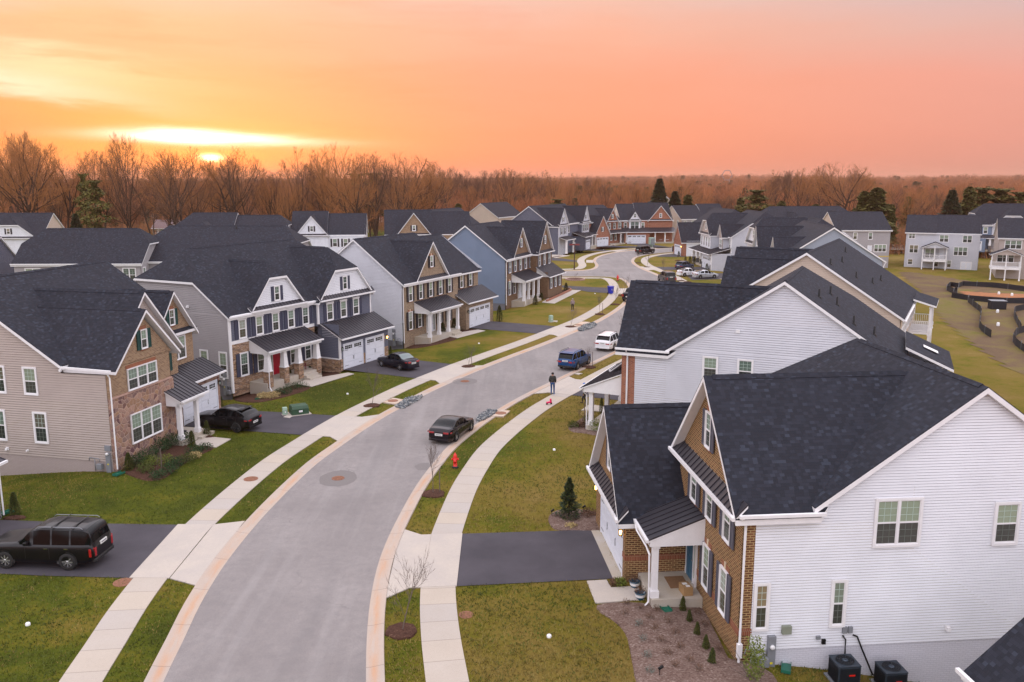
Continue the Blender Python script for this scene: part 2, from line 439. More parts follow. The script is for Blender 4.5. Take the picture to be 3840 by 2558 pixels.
class House:
    def __init__(s,name,o,ang,label,cat='house',z0=0,base='white_siding',group=None):
        s.lap=LAP; s.root=empty(name,(o[0],o[1],z0),R(ang),label,cat,group)
        s.wall=MB(); s.wm=[base]; s.roof=MB(); s.trim=MB(); s.base=base; s.gut=MB(); s.fnd=MB(); s.fm=[]
    def mi(s,m):
        if m not in s.wm: s.wm.append(m)
        return s.wm.index(m)
    def panel(s,side,c,pts,mat=None,corner=True):
        """wall panel: pts=(u,z) convex polygon"""
        mat=mat or s.base; m=s.mi(mat)
        if side in 'bl': pts=pts[::-1]
        if 'siding' in mat:
            z0=min(p[1] for p in pts); z1=max(p[1] for p in pts)
            z=z0
            while z<z1-1e-4:
                LAP=s.lap; b=min(z+LAP,z1); q=clipband(pts,z,b)
                if len(q)>2:
                    gz=z+LAP-(.03 if LAP>.12 else .016)
                    q1=clipband(pts,z,min(gz,b)) if gz>z else q
                    if len(q1)>2: s.wall.face([PT(side,c,u,w,.05-.014*(w-z)/LAP) for u,w in q1],m)
                    if b>gz:
                        q2=clipband(pts,gz,b)
                        if len(q2)>2:
                            s.wall.face([PT(side,c,u,w,.0) for u,w in q2],m)
                    us=[p[0] for p in q if abs(p[1]-z)<1e-4]
                    if len(us)>1:
                        a,e=(min(us),max(us)) if side in 'fr' else (max(us),min(us))
                        s.wall.face([PT(side,c,a,z,0),PT(side,c,e,z,0),PT(side,c,e,z,.05),PT(side,c,a,z,.05)],m)
                z=b
        else:
            s.wall.face([PT(side,c,u,w,.012) for u,w in pts],m)
    def rect(s,side,c,u0,u1,z0,z1,mat=None): s.panel(side,c,[(u0,z0),(u1,z0),(u1,z1),(u0,z1)],mat)
    def block(s,x0,x1,y0,y1,z0,z1,f=None,r=None,l=None,b=None,skip=''):
        if 'f' not in skip: s.rect('f',y0,x0,x1,z0,z1,f)
        if 'b' not in skip: s.rect('b',y1,x0,x1,z0,z1,b)
        if 'r' not in skip: s.rect('r',x1,y0,y1,z0,z1,r)
        if 'l' not in skip: s.rect('l',x0,y0,y1,z0,z1,l)
    def found(s,x0,x1,y0,y1,z0,z1,mat):
        if mat not in s.fm: s.fm.append(mat)
        s.fnd.box(x0-.0,x1+.0,y0-.0,y1+.0,z0,z1,s.fm.index(mat))
    def gable(s,axis,a0,a1,r0,r1,ze,zr,oh=.35,clip0=None,clip1=None,cut=None,t=.2,hs=.9,dest=None,mats=None,am=None,evl=None,evr=None):
        """gable / jerkinhead / hip roof over walls a0..a1, ridge from r0 to r1 (already with rake overhang)"""
        am=(a0+a1)/2 if am is None else am
        sl=(zr-ze)/(am-a0); sr=(zr-ze)/(a1-am)
        P=(lambda a,r,z:(r,a,z)) if axis=='x' else (lambda a,r,z:(a,r,z))
        zl=ze-sl*oh; zrr=ze-sr*oh
        F1=[];F2=[];faces=[]
        def endpts(r,clip,dirn):
            if clip is None: return [(a0-oh,r,zl)],[(a1+oh,r,zrr)],(am,r,zr),None
            zc_=clip; aL=a0+(zc_-ze)/sl; aR=a1-(zc_-ze)/sr
            rr=r+dirn*(zr-zc_)/hs
            return [(a0-oh,r,zl),(aL,r,zc_)],[(a1+oh,r,zrr),(aR,r,zc_)],(am,rr,zr),[(aL,r,zc_),(aR,r,zc_),(am,rr,zr)]
        L0,R0,T0,H0_=endpts(r0,clip0,1); L1,R1,T1,H1_=endpts(r1,clip1,-1)
        for f in (L0[::-1]+L1+[T1,T0], R0[::-1]+R1+[T1,T0]):
            faces.append([P(*p) for p in f])
        if evl is not None: L1[0]=(L1[0][0],evl,L1[0][2])
        if evr is not None: R1[0]=(R1[0][0],evr,R1[0][2])
        faces=[]
        faces.append([P(*p) for p in ([L0[0]]+[L1[0]]+(L1[1:])+[T1,T0]+L0[1:])])
        faces.append([P(*p) for p in ([R0[0]]+[R1[0]]+(R1[1:])+[T1,T0]+R0[1:])])
        if H0_: faces.append([P(*p) for p in H0_])
        if H1_: faces.append([P(*p) for p in H1_])
        slab(s.roof if dest is None else dest,faces,t)
        # ridge vent cap
        q=s.roof if dest is None else dest
        a=Vector(P(*T0)); b=Vector(P(*T1)); d=(b-a)
        if d.length>1.2:
            d.normalize(); n=Vector((-d.y,d.x,0)); a2=a+d*.35; b2=b-d*.35
            up=Vector((0,0,.045)); dn=Vector((0,0,-.02-.14*min(sl,sr,1)))
            for sg in (1,-1):
                o=n*.15*sg
                q.face([a2+up,b2+up,b2+o+dn+up,a2+o+dn+up] if sg>0 else [b2+up,a2+up,a2+o+dn+up,b2+o+dn+up],0)
                q.face([a2+o+dn+up,b2+o+dn+up,b2+o+dn-up*.8,a2+o+dn-up*.8],0)
            for e in (a2,b2): q.face([e+up,e+n*.15+dn+up,e+n*.15+dn-up,e-n*.15+dn-up,e-n*.15+dn+up],0)
    def gwall(s,side,c,u0,u1,ze,zr,clip=None,mat=None,drop=.16):
        """gable wall panel above the eave line"""
        um=(u0+u1)/2; sl=(zr-ze)/((u1-u0)/2)
        if clip is None: pts=[(u0,ze-drop),(u1,ze-drop),(um,zr-drop)]
        else:
            k=(clip-ze)/sl; pts=[(u0,ze-drop),(u1,ze-drop),(u1-k,clip-drop),(u0+k,clip-drop)]
        s.panel(side,c,pts,mat)
    def window(s,side,c,u,z0,z1,w=.8,n=1,style='trim',shut=None,sw=.38,deep=False,key=True):
        fm,gm=win_mesh(w,z1-z0,n,style,deep)
        loc=PT(side,c,u,z0,.052)
        o=link('window',fm,s.root,loc,RZ[side]); p=link('pane',gm,o)
        if shut:
            W=w*n+.07*(n-1)
            cw=.1 if style!='brick' else .05
            a=RZ[side]; ux=Vector((math.cos(a),math.sin(a),0))
            for sg in (-1,1):
                link('shutter',shut_mesh(sw,z1-z0+.1,shut),s.root,Vector(loc)+ux*sg*(W/2+cw+sw/2+.01)+Vector((0,0,-.05)),a)
        return o
    def header(s,side,c,u,z,w,h=.22,key=True,sill=None):
        """soldier course over a brick window and a keystone, brick sill below"""
        m=s.mi('soldier')
        s.hbox(side,c,u-w/2-.08,u+w/2+.08,z,z+h,.035,m)
        if key: s.hbox(side,c,u-.07,u+.07,z-.01,z+h+.06,.055,s.mi('keystone'))
        if sill is not None: s.hbox(side,c,u-w/2-.06,u+w/2+.06,sill-.1,sill,.07,m)
    def hbox(s,side,c,u0,u1,z0,z1,out,m):
        a=PT(side,c,u0,z0,0); b=PT(side,c,u1,z1,out)
        s.wall.box(a[0],b[0],a[1],b[1],z0,z1,m)
    def corner(s,x,y,z0,z1,w=.11,sx=1,sy=-1):
        """white corner board on the outside corner (x,y)"""
        o=.06
        s.trim.box(x-sx*w,x+sx*o,y+sy*o,y,z0,z1); s.trim.box(x,x+sx*o,y,y-sy*w,z0,z1)
    def band(s,side,c,u0,u1,z0,z1,out=.05):
        a=PT(side,c,u0,z0,0); b=PT(side,c,u1,z1,out); s.trim.box(a[0],b[0],a[1],b[1],z0,z1)
    def garage(s,side,c,u,w,h=2.15,z0=0.02,inset=0):
        dm,pm,hm=garage_mesh(w,h)
        o=link('garage_door',dm,s.root,PT(side,c,u,z0,.015),RZ[side]); link('pane',pm,o)
        for nm,me in hm: link(nm,me,o)
        return o
    def door(s,side,c,u,z0,w=.95,h=2.1,mat='black_iron',lights=True):
        f=MB()
        W=w+ (.7 if lights else 0)
        t=.1
        f.box(-W/2-t,-W/2,-.09,0,0,h+t+.0); f.box(W/2,W/2+t,-.09,0,0,h+t); f.box(-W/2,W/2,-.09,0,h,h+t)
        if lights:
            for sg in (-1,1): f.box(sg*(w/2),sg*(w/2+.06),-.07,0,0,h); f.box(sg*(w/2+.06),sg*(W/2),-.03,0,0,.25)
        fr=f.build('door_frame',M['trim'],s.root,PT(side,c,u,z0,.01),RZ[side])
        d=MB(); d.box(-w/2,w/2,-.045,0,.01,h)
        for (a,b,cc,dd) in ((-w/2+.12,-.05,.2,h*.45),(.05,w/2-.12,.2,h*.45),(-w/2+.12,-.05,h*.52,h-.15),(.05,w/2-.12,h*.52,h-.15)): d.box(a,b,-.06,-.045,cc,dd)
        do=d.build('door',M[mat],s.root,PT(side,c,u,z0,.01),RZ[side])
        kb=MB(); kb.lathe([(0,-.0),(.03,.0),(.035,.03),(0,.06)],8); kb.xf(Matrix.Translation((w/2-.08,-.06,1.0))@Matrix.Rotation(R(90),4,'X')); kb.build('handle',M['grey_metal'],do)
        if lights:
            g=MB()
            for sg in (-1,1): g.box(sg*(w/2+.06),sg*(W/2),-.02,0,.25,h)
            g.build('pane',M['glass_up'],fr)
    def shed(s,name,x0,x1,yw,zt,yo,zl,seam=.42,side='f',t=.12,sides='lr',hipl=False,hipr=False):
        """metal lean-to roof with raised seams; side panels closed in white"""
        q=MB()
        inl=.0
        hl=(yw-yo)*.0
        top=[(x0,yw,zt),(x1,yw,zt),(x1,yo,zl),(x0,yo,zl)]
        if side=='r': # extends along +x wall: x0,x1 are y range; yw,yo are x
            top=[(yw,x0,zt),(yw,x1,zt),(yo,x1,zl),(yo,x0,zl)]
        if side=='l': top=[(yw,x0,zt),(yw,x1,zt),(yo,x1,zl),(yo,x0,zl)]
        slab(q,[top],t)
        a=Vector(top[0]); b=Vector(top[1]); c_=Vector(top[2]); d=Vector(top[3])
        n=max(2,int(round((b-a).length/seam)))
        nrm=(b-a).cross(d-a); nrm.normalize()
        if nrm.z<0: nrm=-nrm
        ax=(b-a).normalized()
        for i in range(n+1):
            p=a+(b-a)*i/n; e=d+(c_-d)*i/n
            w=ax*.014; h_=nrm*.04
            q.face([p-w+h_,p+w+h_,e+w+h_,e-w+h_],0); q.face([p-w,p-w+h_,e-w+h_,e-w],0); q.face([p+w,e+w,e+w+h_,p+w+h_],0); q.face([e-w,e-w+h_,e+w+h_,e+w],0)
        o=q.build(name,[M['metal_roof'],M['trim']],s.root)
        g=MB()
        e0=d-Vector((0,0,t*.4)); e1=c_-Vector((0,0,t*.4)); dr=(d-a); dr.z=0; dr.normalize()
        gut_box(g,e0,e1,dr)
        g.build('gutter',M['trim'],s.root)
        return o
    def tri(s,x,yw,yo,zt,zl,zb,th=.1,axis='x'):
        """white closed side of a porch roof"""
        pts=[(yw,zb),(yo,zb),(yo,zl-.1),(yw,zt-.12)]
        for k in (0,1):
            xx=x+(th if k else 0)
            f=[(xx,a,b) if axis=='x' else (a,xx,b) for a,b in pts]
            s.trim.face(f if k else f[::-1])
        for (a,b),(c_,d) in zip(pts,pts[1:]+pts[:1]):
            if axis=='x': s.trim.face([(x,a,b),(x,c_,d),(x+th,c_,d),(x+th,a,b)])
            else: s.trim.face([(a,x,b),(c_,x,d),(c_,x+th,d),(a,x+th,b)])
    def gutter(s,side,c,u0,u1,z,down=None):
        a=PT(side,c,u0,z,.0); b=PT(side,c,u1,z,.13); s.gut.box(a[0],b[0],a[1],b[1],z-.13,z)
    def downspout(s,pts,w=.085):
        q=MB()
        q.tube(pts,w*.55,n=4,smooth=False); q.build('downspout',M['trim'],s.root)
    def column(s,x,y,z0,z1,w=.26,kind='square'):
        q=MB()
        if kind=='square':
            q.box(x-w/2,x+w/2,y-w/2,y+w/2,z0+.3,z1-.15)
            q.box(x-w/2-.05,x+w/2+.05,y-w/2-.05,y+w/2+.05,z0,z0+.3)
            q.box(x-w/2-.04,x+w/2+.04,y-w/2-.04,y+w/2+.04,z1-.15,z1)
            q.box(x-w/2-.025,x+w/2+.025,y-w/2-.025,y+w/2+.025,z0+.3,z0+.34)
            q.build('column',M['trim'],s.root)
        else:
            q.frustum(x,y,z0+1.05,z1-.12,.52,.52,.36,.36); q.box(x-.22,x+.22,y-.22,y+.22,z1-.12,z1); q.box(x-.3,x+.3,y-.3,y+.3,z0+.97,z0+1.05)
            o=q.build('column',M['trim'],s.root)
            p=MB(); p.box(x-.29,x+.29,y-.29,y+.29,z0-.4,z0+.97); p.build('pier',M[kind],o)
    def slabbox(s,name,x0,x1,y0,y1,z0,z1,mat='porch_concrete'):
        q=MB(); q.box(x0,x1,y0,y1,z0,z1); return q.build(name,M[mat],s.root)
    def vent(s,x,y,z,h=.45,r=.06):
        q=MB(); q.lathe([(r,z-.15),(r,z+h),(r*.7,z+h),(r*.7,z+h-.05)],8,x,y); q.lathe([(r*2.4,z-.1),(r*2.2,z+.02),(r,z+.1)],8,x,y)
        q.build('vent_pipe',M['black_iron'],s.root)
    def hood(s,side,c,u,z,w=.14):
        q=MB(); q.box(-w,w,-.03,0,-w,w); q.frustum(0,-.09,-w*.7,w*.7,w*1.4,.14,w*1.2,.1); q.build('vent_hood',M['trim'],s.root,PT(side,c,u,z,.05),RZ[side])
    def lantern(s,side,c,u,z,lit=True):
        q=MB(); q.box(-.06,.06,-.03,0,-.18,.12); q.tube([(0,-.02,.08),(0,-.1,.16),(0,-.17,.12)],.014,5)
        q.frustum(0,-.17,.02,.13,.2,.2,.05,.05); q.box(-.07,.07,-.24,-.10,-.27,-.24)
        for a in (-1,1):
            for b in (-1,1): q.box(a*.075-.008,a*.075+.008,-.17+b*.075-.008,-.17+b*.075+.008,-.24,.02)
        o=q.build('wall_lantern',M['black_iron'],s.root,PT(side,c,u,z,.02),RZ[side])
        g=MB(); g.lathe([(.0,-.23),(.045,-.22),(.06,-.1),(.05,0),(0,.0)],8,0,-.17); g.build('lamp_glass' ,M['glow' if lit else 'grid'],o)
    def finish(s):
        s.wall.build('wall',[M[k] for k in s.wm],s.root)
        if s.roof.f: s.roof.build('roof',[M['shingle'],M['trim']],s.root)
        if s.trim.f: s.trim.build('trim',M['trim'],s.root)
        if s.gut.f: s.gut.build('gutter',M['trim'],s.root)
        if s.fnd.f: s.fnd.build('foundation',[M[k] for k in s.fm],s.root)
def gut_box(g,a,b,dr):
    a=Vector(a);b=Vector(b);dr=Vector(dr)
    o=dr*.005; w=dr*.12; u=Vector((0,0,.05)); dn=Vector((0,0,-.08))
    g.face([a+o+u,b+o+u,b+w+u,a+w+u]); g.face([a+o+dn,a+w+dn,b+w+dn,b+o+dn]); g.face([a+w+u,b+w+u,b+w+dn,a+w+dn]); g.face([a+o+u,a+o+dn,b+o+dn,b+o+u])
    g.face([a+o+u,a+w+u,a+w+dn,a+o+dn]); g.face([b+o+u,b+o+dn,b+w+dn,b+w+u])
M['gridlow']=newmat('screened muntins',(.13,.15,.13),.6)
M['keystone']=plainmat('limestone keystone',(.55,.45,.32),.7)
# ================================================================ houses
def brickwin(h,side,c,u,z0,z1,w,shut,sill=True,key=True,n=1,sw=.36):
    h.window(side,c,u,z0,z1,w,n,'brick',shut,sw,deep=True)
    W=w*n+.07*(n-1)
    h.header(side,c,u,z1+.05,W,.22,key,z0-.05 if sill else None)
# ---- near right: tan brick front, white siding
def house_r1():
    h=House('house',(8.345,29.454),-84.75,'white sided house with dark tan brick front, largest, filling the lower right corner',base='white_siding'); h.lap=.108
    # main block
    h.panel('r',0,[(0.5,-2.0),(14.6,-2.0),(14.6,.42),(0.5,.42)],'brick_white')
    h.panel('r',-.005,[(0.45,.42),(2.8,.42),(2.8,5.85),(0.45,5.85)],'white_siding'); h.panel('r',-.005,[(2.8,.42),(14.6,.42),(14.6,6.15),(2.8,6.15)],'white_siding')
    h.panel('r',-.005,[(2.95,6.15),(14.25,6.15),(8.6,10.1)],'white_siding')
    h.rect('r',0.012,0,.5,-1.0,5.85,'brick_brown')
    h.rect('f',0,-6.7,0,-1.0,5.85,'brick_brown'); h.rect('f',0,-8,-6.7,3.2,5.85,'brick_brown')
    h.rect('l',-8,0,2.8,3.2,5.95,'brick_brown')
    h.rect('f',2.8,-13.6,-8,3.0,6.2,'brick_brown')
    h.rect('l',-13.6,2.8,14.6,-.5,6.2); h.rect('b',14.6,-13.6,0,-2,6.2)
    h.hbox('f',0,-6.0,0,1.02,1.3,.03,h.mi('soldier')); h.hbox('r',.012,0,.5,1.02,1.3,.03,h.mi('soldier')); h.wall.box(-.02,.045,-.032,.02,1.02,1.3,h.mi('soldier'))
    # roofs
    h.gable('x',2.8,14.4,-13.9,.28,6.22,10.32,oh=.3,clip0=6.3,t=.24)
    h.gable('y',-8,0,-.42,8.2,5.98,9.95,oh=.3,t=.24,evr=2.75)
    h.gwall('f',0,-8,0,5.98,9.95,mat='brick_brown')
    h.shed('pent_roof',-8.25,.28,0.02,6.2,-.42,5.72,.42)
    # gable window
    brickwin(h,'f',0,-4.15,6.95,8.35,.6,'shutter_grey')
    for u in (-5.72,-3.62,-1.5):
        brickwin(h,'f',0,u,4.1,5.6,.72,'shutter_grey')
    for u in (-3.72,-1.6):
        brickwin(h,'f',0,u,1.1,2.85,.72,'shutter_grey')
    for u,a,b in ((.8,1.3,3.0),(3.74,1.3,3.0)): h.window('r',0,u,a,b,.42,1,'trim')
    h.window('r',0,5.78,4.4,6.1,.78,2,'trim'); h.window('r',0,10.0,4.3,5.8,.82,1,'trim')
    h.band('r',0,13.6,13.75,.6,.75,.05)
    # garage wing
    h.rect('r',-6.68,-2.74,0,-.2,3.2,'brick_brown'); h.rect('l',-13.5,-2.74,2.8,-.2,3.2,'brick_brown')
    for a,b,c,d in ((-13.5,-12.25,-.2,3.2),(-7.2,-6.68,-.2,3.2),(-12.25,-7.2,2.35,3.2)): h.rect('f',-2.74,a,b,c,d,'brick_brown')
    h.hbox('f',-2.74,-12.25,-7.2,2.36,2.6,.03,h.mi('soldier'))
    h.hbox('r',-6.68,-2.74,-.03,1.0,1.25,.03,h.mi('soldier')); h.hbox('f',-2.74,-7.2,-6.68,1.0,1.25,.03,h.mi('soldier'))
    h.gwall('f',-2.74,-13.5,-6.68,3.2,7.2,mat='brick_brown')
    h.gable('y',-13.5,-6.68,-3.15,2.9,3.22,7.2,oh=.3,t=.24)
    h.shed('pent_roof',-13.75,-6.4,-2.72,3.5,-3.15,3.02,.42)
    brickwin(h,'f',-2.74,-10.1,4.1,5.5,.6,'shutter_grey')
    h.garage('f',-2.66,-9.72,4.9,2.3)
    h.lantern('f',-2.74,-12.75,2.3); h.lantern('f',-2.74,-6.95,2.35)
    h.slabbox('garage_sill',-12.4,-7.0,-3.2,-2.6,-.1,.03)
    # porch
    h.slabbox('porch_floor',-6.66,-4.1,-2.15,-.02,-.5,.42); h.slabbox('step',-7.1,-6.68,-2.1,-1.0,-.3,.2)
    st=MB(); st.box(-6.6,-4.15,-2.12,-2.02,-.6,.2); st.build('porch_base',M['brick_brown'],h.root)
    h.shed('porch_roof',-6.7,-4.2,0.0,3.92,-2.35,3.02,.42)
    h.tri(-4.3,0,-2.3,3.9,3.05,2.72); h.trim.box(-6.66,-4.25,-2.3,-2.1,2.72,2.95)
    h.column(-4.42,-2.02,.42,2.75,.25)
    h.door('f',0,-5.95,.43,.95,2.15,'blue_paint')
    h.downspout([(-6.1,-2.45,2.95),(-5.9,-2.45,2.75),(-4.75,-2.3,2.5),(-4.45,-2.25,2.3),(-4.4,-2.25,.2),(-4.4,-2.5,-.1)])
    h.gut.box(.29,.41,.1-.4,2.9,5.72,5.84)
    h.downspout([(.35,-.2,5.7),(.12,.03,5.55),(.12,.03,-.3)],.1)
    q=MB(); q.box(.05,.2,-.06,.12,.2,.75); q.build('drain_adapter',M['trim'],h.root)
    h.hood('r',0,8.1,.95,.1)
    h.finish(); return h
def house_l1():
    o=(-24.12,50.59)
    h=House('house',o,77.5,'taupe sided house with mauve fieldstone front and dark green shutters at the left edge',base='beige_siding')
    h.rect('r',13.9,3.3,17.5,0,6.5)
    # left side (faces camera): viewer sees x=0 plane
    h.panel('l',0,[(.0,-1.5),(17.5,-1.5),(17.5,.6),(.0,.6)],'brick_taupe')
    h.panel('l',0,[(.22,.6),(3.3,.6),(3.3,6.02),(.22,6.02)]); h.panel('l',0,[(3.3,.6),(17.5,.6),(17.5,6.6),(3.3,6.6)])
    h.panel('l',0,[(3.3,6.6),(17.5,6.6),(10.4,11.3)])
    h.rect('l',-.012,-.02,.22,.0,4.55,'stone_l1'); h.rect('l',-.012,-.02,.22,4.55,6.02,'brick_l1')
    h.rect('f',0,0,6.3,-.4,4.55,'stone_l1'); h.rect('f',0,0,.45,4.55,6.05,'brick_l1'); h.rect('f',0,.45,6.0,4.55,6.4,'brick_l1')
    h.hbox('f',0,-.02,6.1,4.5,4.62,.06,h.mi('keystone_pink'))
    h.rect('r',6.05,0,1,0,6.6,'brick_l1')
    h.rect('f',1,6.05,8.4,0,6.6,'brick_l1'); h.rect('r',8.4,1,3.3,3.0,6.6,'brick_l1')
    h.rect('f',3.3,8.4,13.9,3.6,6.6,'brick_l1'); h.rect('b',17.5,0,13.9,-1,6.6)
    # roofs
    h.gable('x',3.3,17.5,-.3,14.2,6.7,11.4,oh=.3,t=.24)
    h.gable('y',.35,6.55,-.4,9.0,6.5,9.55,oh=.25,t=.22,evl=3.2); h.gwall('f',0,.35,6.3,6.5,9.4,mat='brick_l1')
    h.gable('y',1.3,8.4,.6,9.4,6.5,10.45,oh=.25,t=.22); h.gwall('f',1,1.3,8.4,6.5,10.35,mat='beige_siding')
    h.gable('y',8.9,13.9,2.9,8.5,6.55,9.6,oh=.3,t=.22,evr=3.4); h.gwall('f',3.3,8.9,13.9,6.55,9.6,mat='brick_l1')
        # windows
    brickwin(h,'f',0,3.45,7.05,8.2,.55,'shutter_green',key=False)
    h.window('f',0,3.05,4.7,6.0,.9,3,'brick',deep=True); h.header('f',0,3.05,6.05,2.85,.22,False)
    h.window('f',0,3.1,1.3,3.1,.95,3,'brick',deep=True)
    h.window('f',1,7.0,4.7,5.95,.45,1,'brick','shutter_green',.36)
    brickwin(h,'f',3.3,11.4,7.1,8.2,.55,'shutter_green',key=False)
    h.window('f',3.3,11.9,4.45,6.1,.85,2,'brick',deep=True)
    for u,a,b in ((5.5,4.62,6.2),(7.78,4.62,6.2),(5.1,1.56,3.38),(8.1,1.56,3.38)): h.window('l',0,u,a,b,.8,1,'trim')
    # garage
    h.rect('f',1.8,8.9,9.9,-.1,3.0,'stone_l1'); h.rect('f',1.8,14.3,14.8,-.1,3.0,'stone_l1'); h.rect('f',1.8,9.9,14.3,2.35,3.0,'stone_l1')
    h.rect('r',14.8,1.8,8,-.1,3.0,'stone_l1'); h.garage('f',1.85,12.1,4.4,2.3)
    h.shed('garage_roof',8.4,15.0,3.35,4.0,1.35,3.05,.4); h.lantern('f',1.8,14.55,2.2,False)
    # porch
    h.slabbox('porch_floor',5.3,8.4,-1.05,1,-.3,.4); h.slabbox('step',7.0,8.6,-1.4,-1.05,-.2,.2)
    h.shed('porch_roof',5.2,8.4,1.0,4.3,-1.2,3.15,.4)
    h.tri(5.3,0,-1.05,3.85,3.15,2.75); h.trim.box(5.3,8.3,-1.0,-.8,2.75,2.98)
    h.column(5.55,-.8,.4,2.78,.25); h.column(7.5,-.8,.4,2.78,.25)
    h.door('f',1,7.25,.4,.95,2.1,'white_door')
    h.gut.box(-.43,-.31,2.95,3.1,6.2,6.32)
    g=MB(); gut_box(g,(-.3,3.0,6.45),(-.3,-.4,6.35),(-1,0,0)); g.build('gutter',M['trim'],h.root)
    h.downspout([(-.3,-.1,6.2),(-.12,-.12,5.9),(-.12,-.12,.2)],.1)
    h.hood('l',0,7.7,.95,.1); h.hood('l',0,6.2,.95,.06); h.hood('l',0,7.6,7.2,.1); h.finish(); return h
def craft_house(o,ang,label,W=18.7,simple=False,door='red_paint',front='slate_siding',side='grey_siding',stone='stone_l2',shut='shutter_navy',z0=0):
    h=House('house',o,ang,label,base=side,z0=z0)
    h.panel('l',0,[(.15,.55),(14,.55),(14,6.5),(.15,6.5)])
    h.panel('l',0,[(.0,6.5),(14,6.5),(10.6,9.0),(3.4,9.0)])
    h.rect('l',0,0.1,14,-1.6,.55,'dark_found')
    h.rect('r',W,-.5,14,-1,6.5); h.rect('b',14,0,W,-1.5,6.5)
    h.panel('r',W,[(0,6.5),(14,6.5),(10.6,9.0),(3.4,9.0)])
    h.rect('f',0,0,10.6,-.3,4.1,stone); h.rect('f',0,0,10.6,4.35,6.55,front); h.band('f',0,-.03,10.6,4.08,4.37)
    h.rect('f',-.5,10.6,W,4.3,6.5,front); h.rect('l',10.6,-.5,0,4.1,6.5,front)
    h.gable('x',0,14,-.3,W+.3,6.6,11.65,oh=.3,clip0=9.15,clip1=9.15,t=.22)
    # jerkinhead cross gables
    h.gable('y',2.3,9.1,-.35,6.2,6.6,10.5,oh=.2,clip0=9.25,t=.22); h.gwall('f',-.05,2.3,9.1,6.6,10.5,clip=9.25,mat='white_siding')
    h.gable('y',10.6,W,-.85,6.2,6.55,11.1,oh=.2,clip0=9.15,t=.22,evr=0.1); h.gwall('f',-.55,10.6,W,6.55,11.1,clip=9.15,mat='white_siding')
    h.shed('pent_roof',2.2,9.3,0,6.95,-.42,6.6,.42); h.shed('pent_roof',10.55,W+.25,-.5,6.95,-.92,6.5,.42)
    h.trim.box(0,2.3,-.38,-.02,6.35,6.5); h.trim.box(9.1,10.6,-.38,-.02,6.35,6.5)
    g=MB(); gut_box(g,(-.25,-.3,6.42),(10.5,-.3,6.42),(0,-1,0)); g.build('gutter',M['trim'],h.root)
    h.window('f',-.05,5.7,7.15,8.35,.55,1,'trim',shut,.34); h.window('f',-.55,14.6,7.15,8.35,.55,1,'trim',shut,.34)
    for u in (1.4,3.4,5.4,7.4,9.35): h.window('f',0,u,4.5,6.0,.72,1,'craft',shut,.42)
    for u in (12.25,14.3,16.25): h.window('f',-.5,u,4.5,6.0,.78,1,'craft',shut,.42)
    for u in (1.4,3.4): h.window('f',0,u,1.3,3.15,.78,1,'trim',shut,.42)
    for u in (7.5,9.5): h.window('f',0,u,1.2,2.95,.72,1,'trim',shut,.4)
    h.window('l',0,3.0,1.5,3.35,.75,1,'trim'); h.window('l',0,.85,1.3,3.35,.72,1,'trim')
    # corner boards
    h.corner(0,0,0,6.5,.12,-1,-1); h.corner(10.6,-.5,4.3,6.5,.12,-1,-1); h.corner(W,-.5,4.3,6.5,.12,1,-1)
    # garage wing
    gx0=11.1; gx1=W+.05; gy=-2.5
    h.rect('l',gx0,gy,0,1.05,4.3,front); h.rect('l',gx0-.03,gy-.03,0,-.3,1.05,stone)
    h.rect('r',gx1,gy,0,-.1,3.1,front)
    h.rect('f',gy,gx0,gx1,2.35,3.15,front)
    for a,b in ((gx0,11.45),(14.55,14.9),(18.0,gx1)):
        h.rect('f',gy-.02,a,b,-.1,1.05,stone); h.rect('f',gy,a,b,1.05,2.35,front)
    h.garage('f',gy,13.0,2.8,2.3); h.garage('f',gy,16.45,2.8,2.3)
    h.corner(gx0,gy,1.05,3.15,.12,-1,-1); h.band('l',gx0,gy,0,1.0,1.12,.08)
    h.shed('garage_roof',10.8,W+.45,-.5,4.35,-3.0,3.05,.42)
    h.tri(gx0-.02,0-.5,-2.6,4.25,3.25,3.05,.05)
    h.lantern('f',gy,18.4,2.1,True); h.lantern('f',gy,11.25,2.1,False)
    # porch
    h.slabbox('porch_floor',1.9,9.0,-1.95,-.03,-.5,.6); h.slabbox('step',6.5,8.1,-2.35,-1.95,-.4,.4); h.slabbox('step',6.5,8.1,-2.75,-2.35,-.4,.2)
    h.shed('porch_roof',2.0,9.1,0,4.32,-2.2,3.35,.42)
    h.tri(2.1,0,-2.05,4.2,3.45,3.05); h.trim.box(2.1,9.0,-2.1,-1.85,3.0,3.25)
    for x in (2.35,4.35,6.2,8.65): h.column(x,-1.75,.6,3.05,.3,stone)
    h.door('f',0,5.3,.55,.95,2.15,door)
    h.downspout([(-.2,-.12,6.3),(-.15,-.15,.1)],.1); h.downspout([(2.1,-2.15,3.2),(2.1,-2.1,2.9),(2.1,-2.1,.3),(2.0,-2.4,.0)])
    h.hood('l',0,4.5,7.0,.12); h.finish(); return h
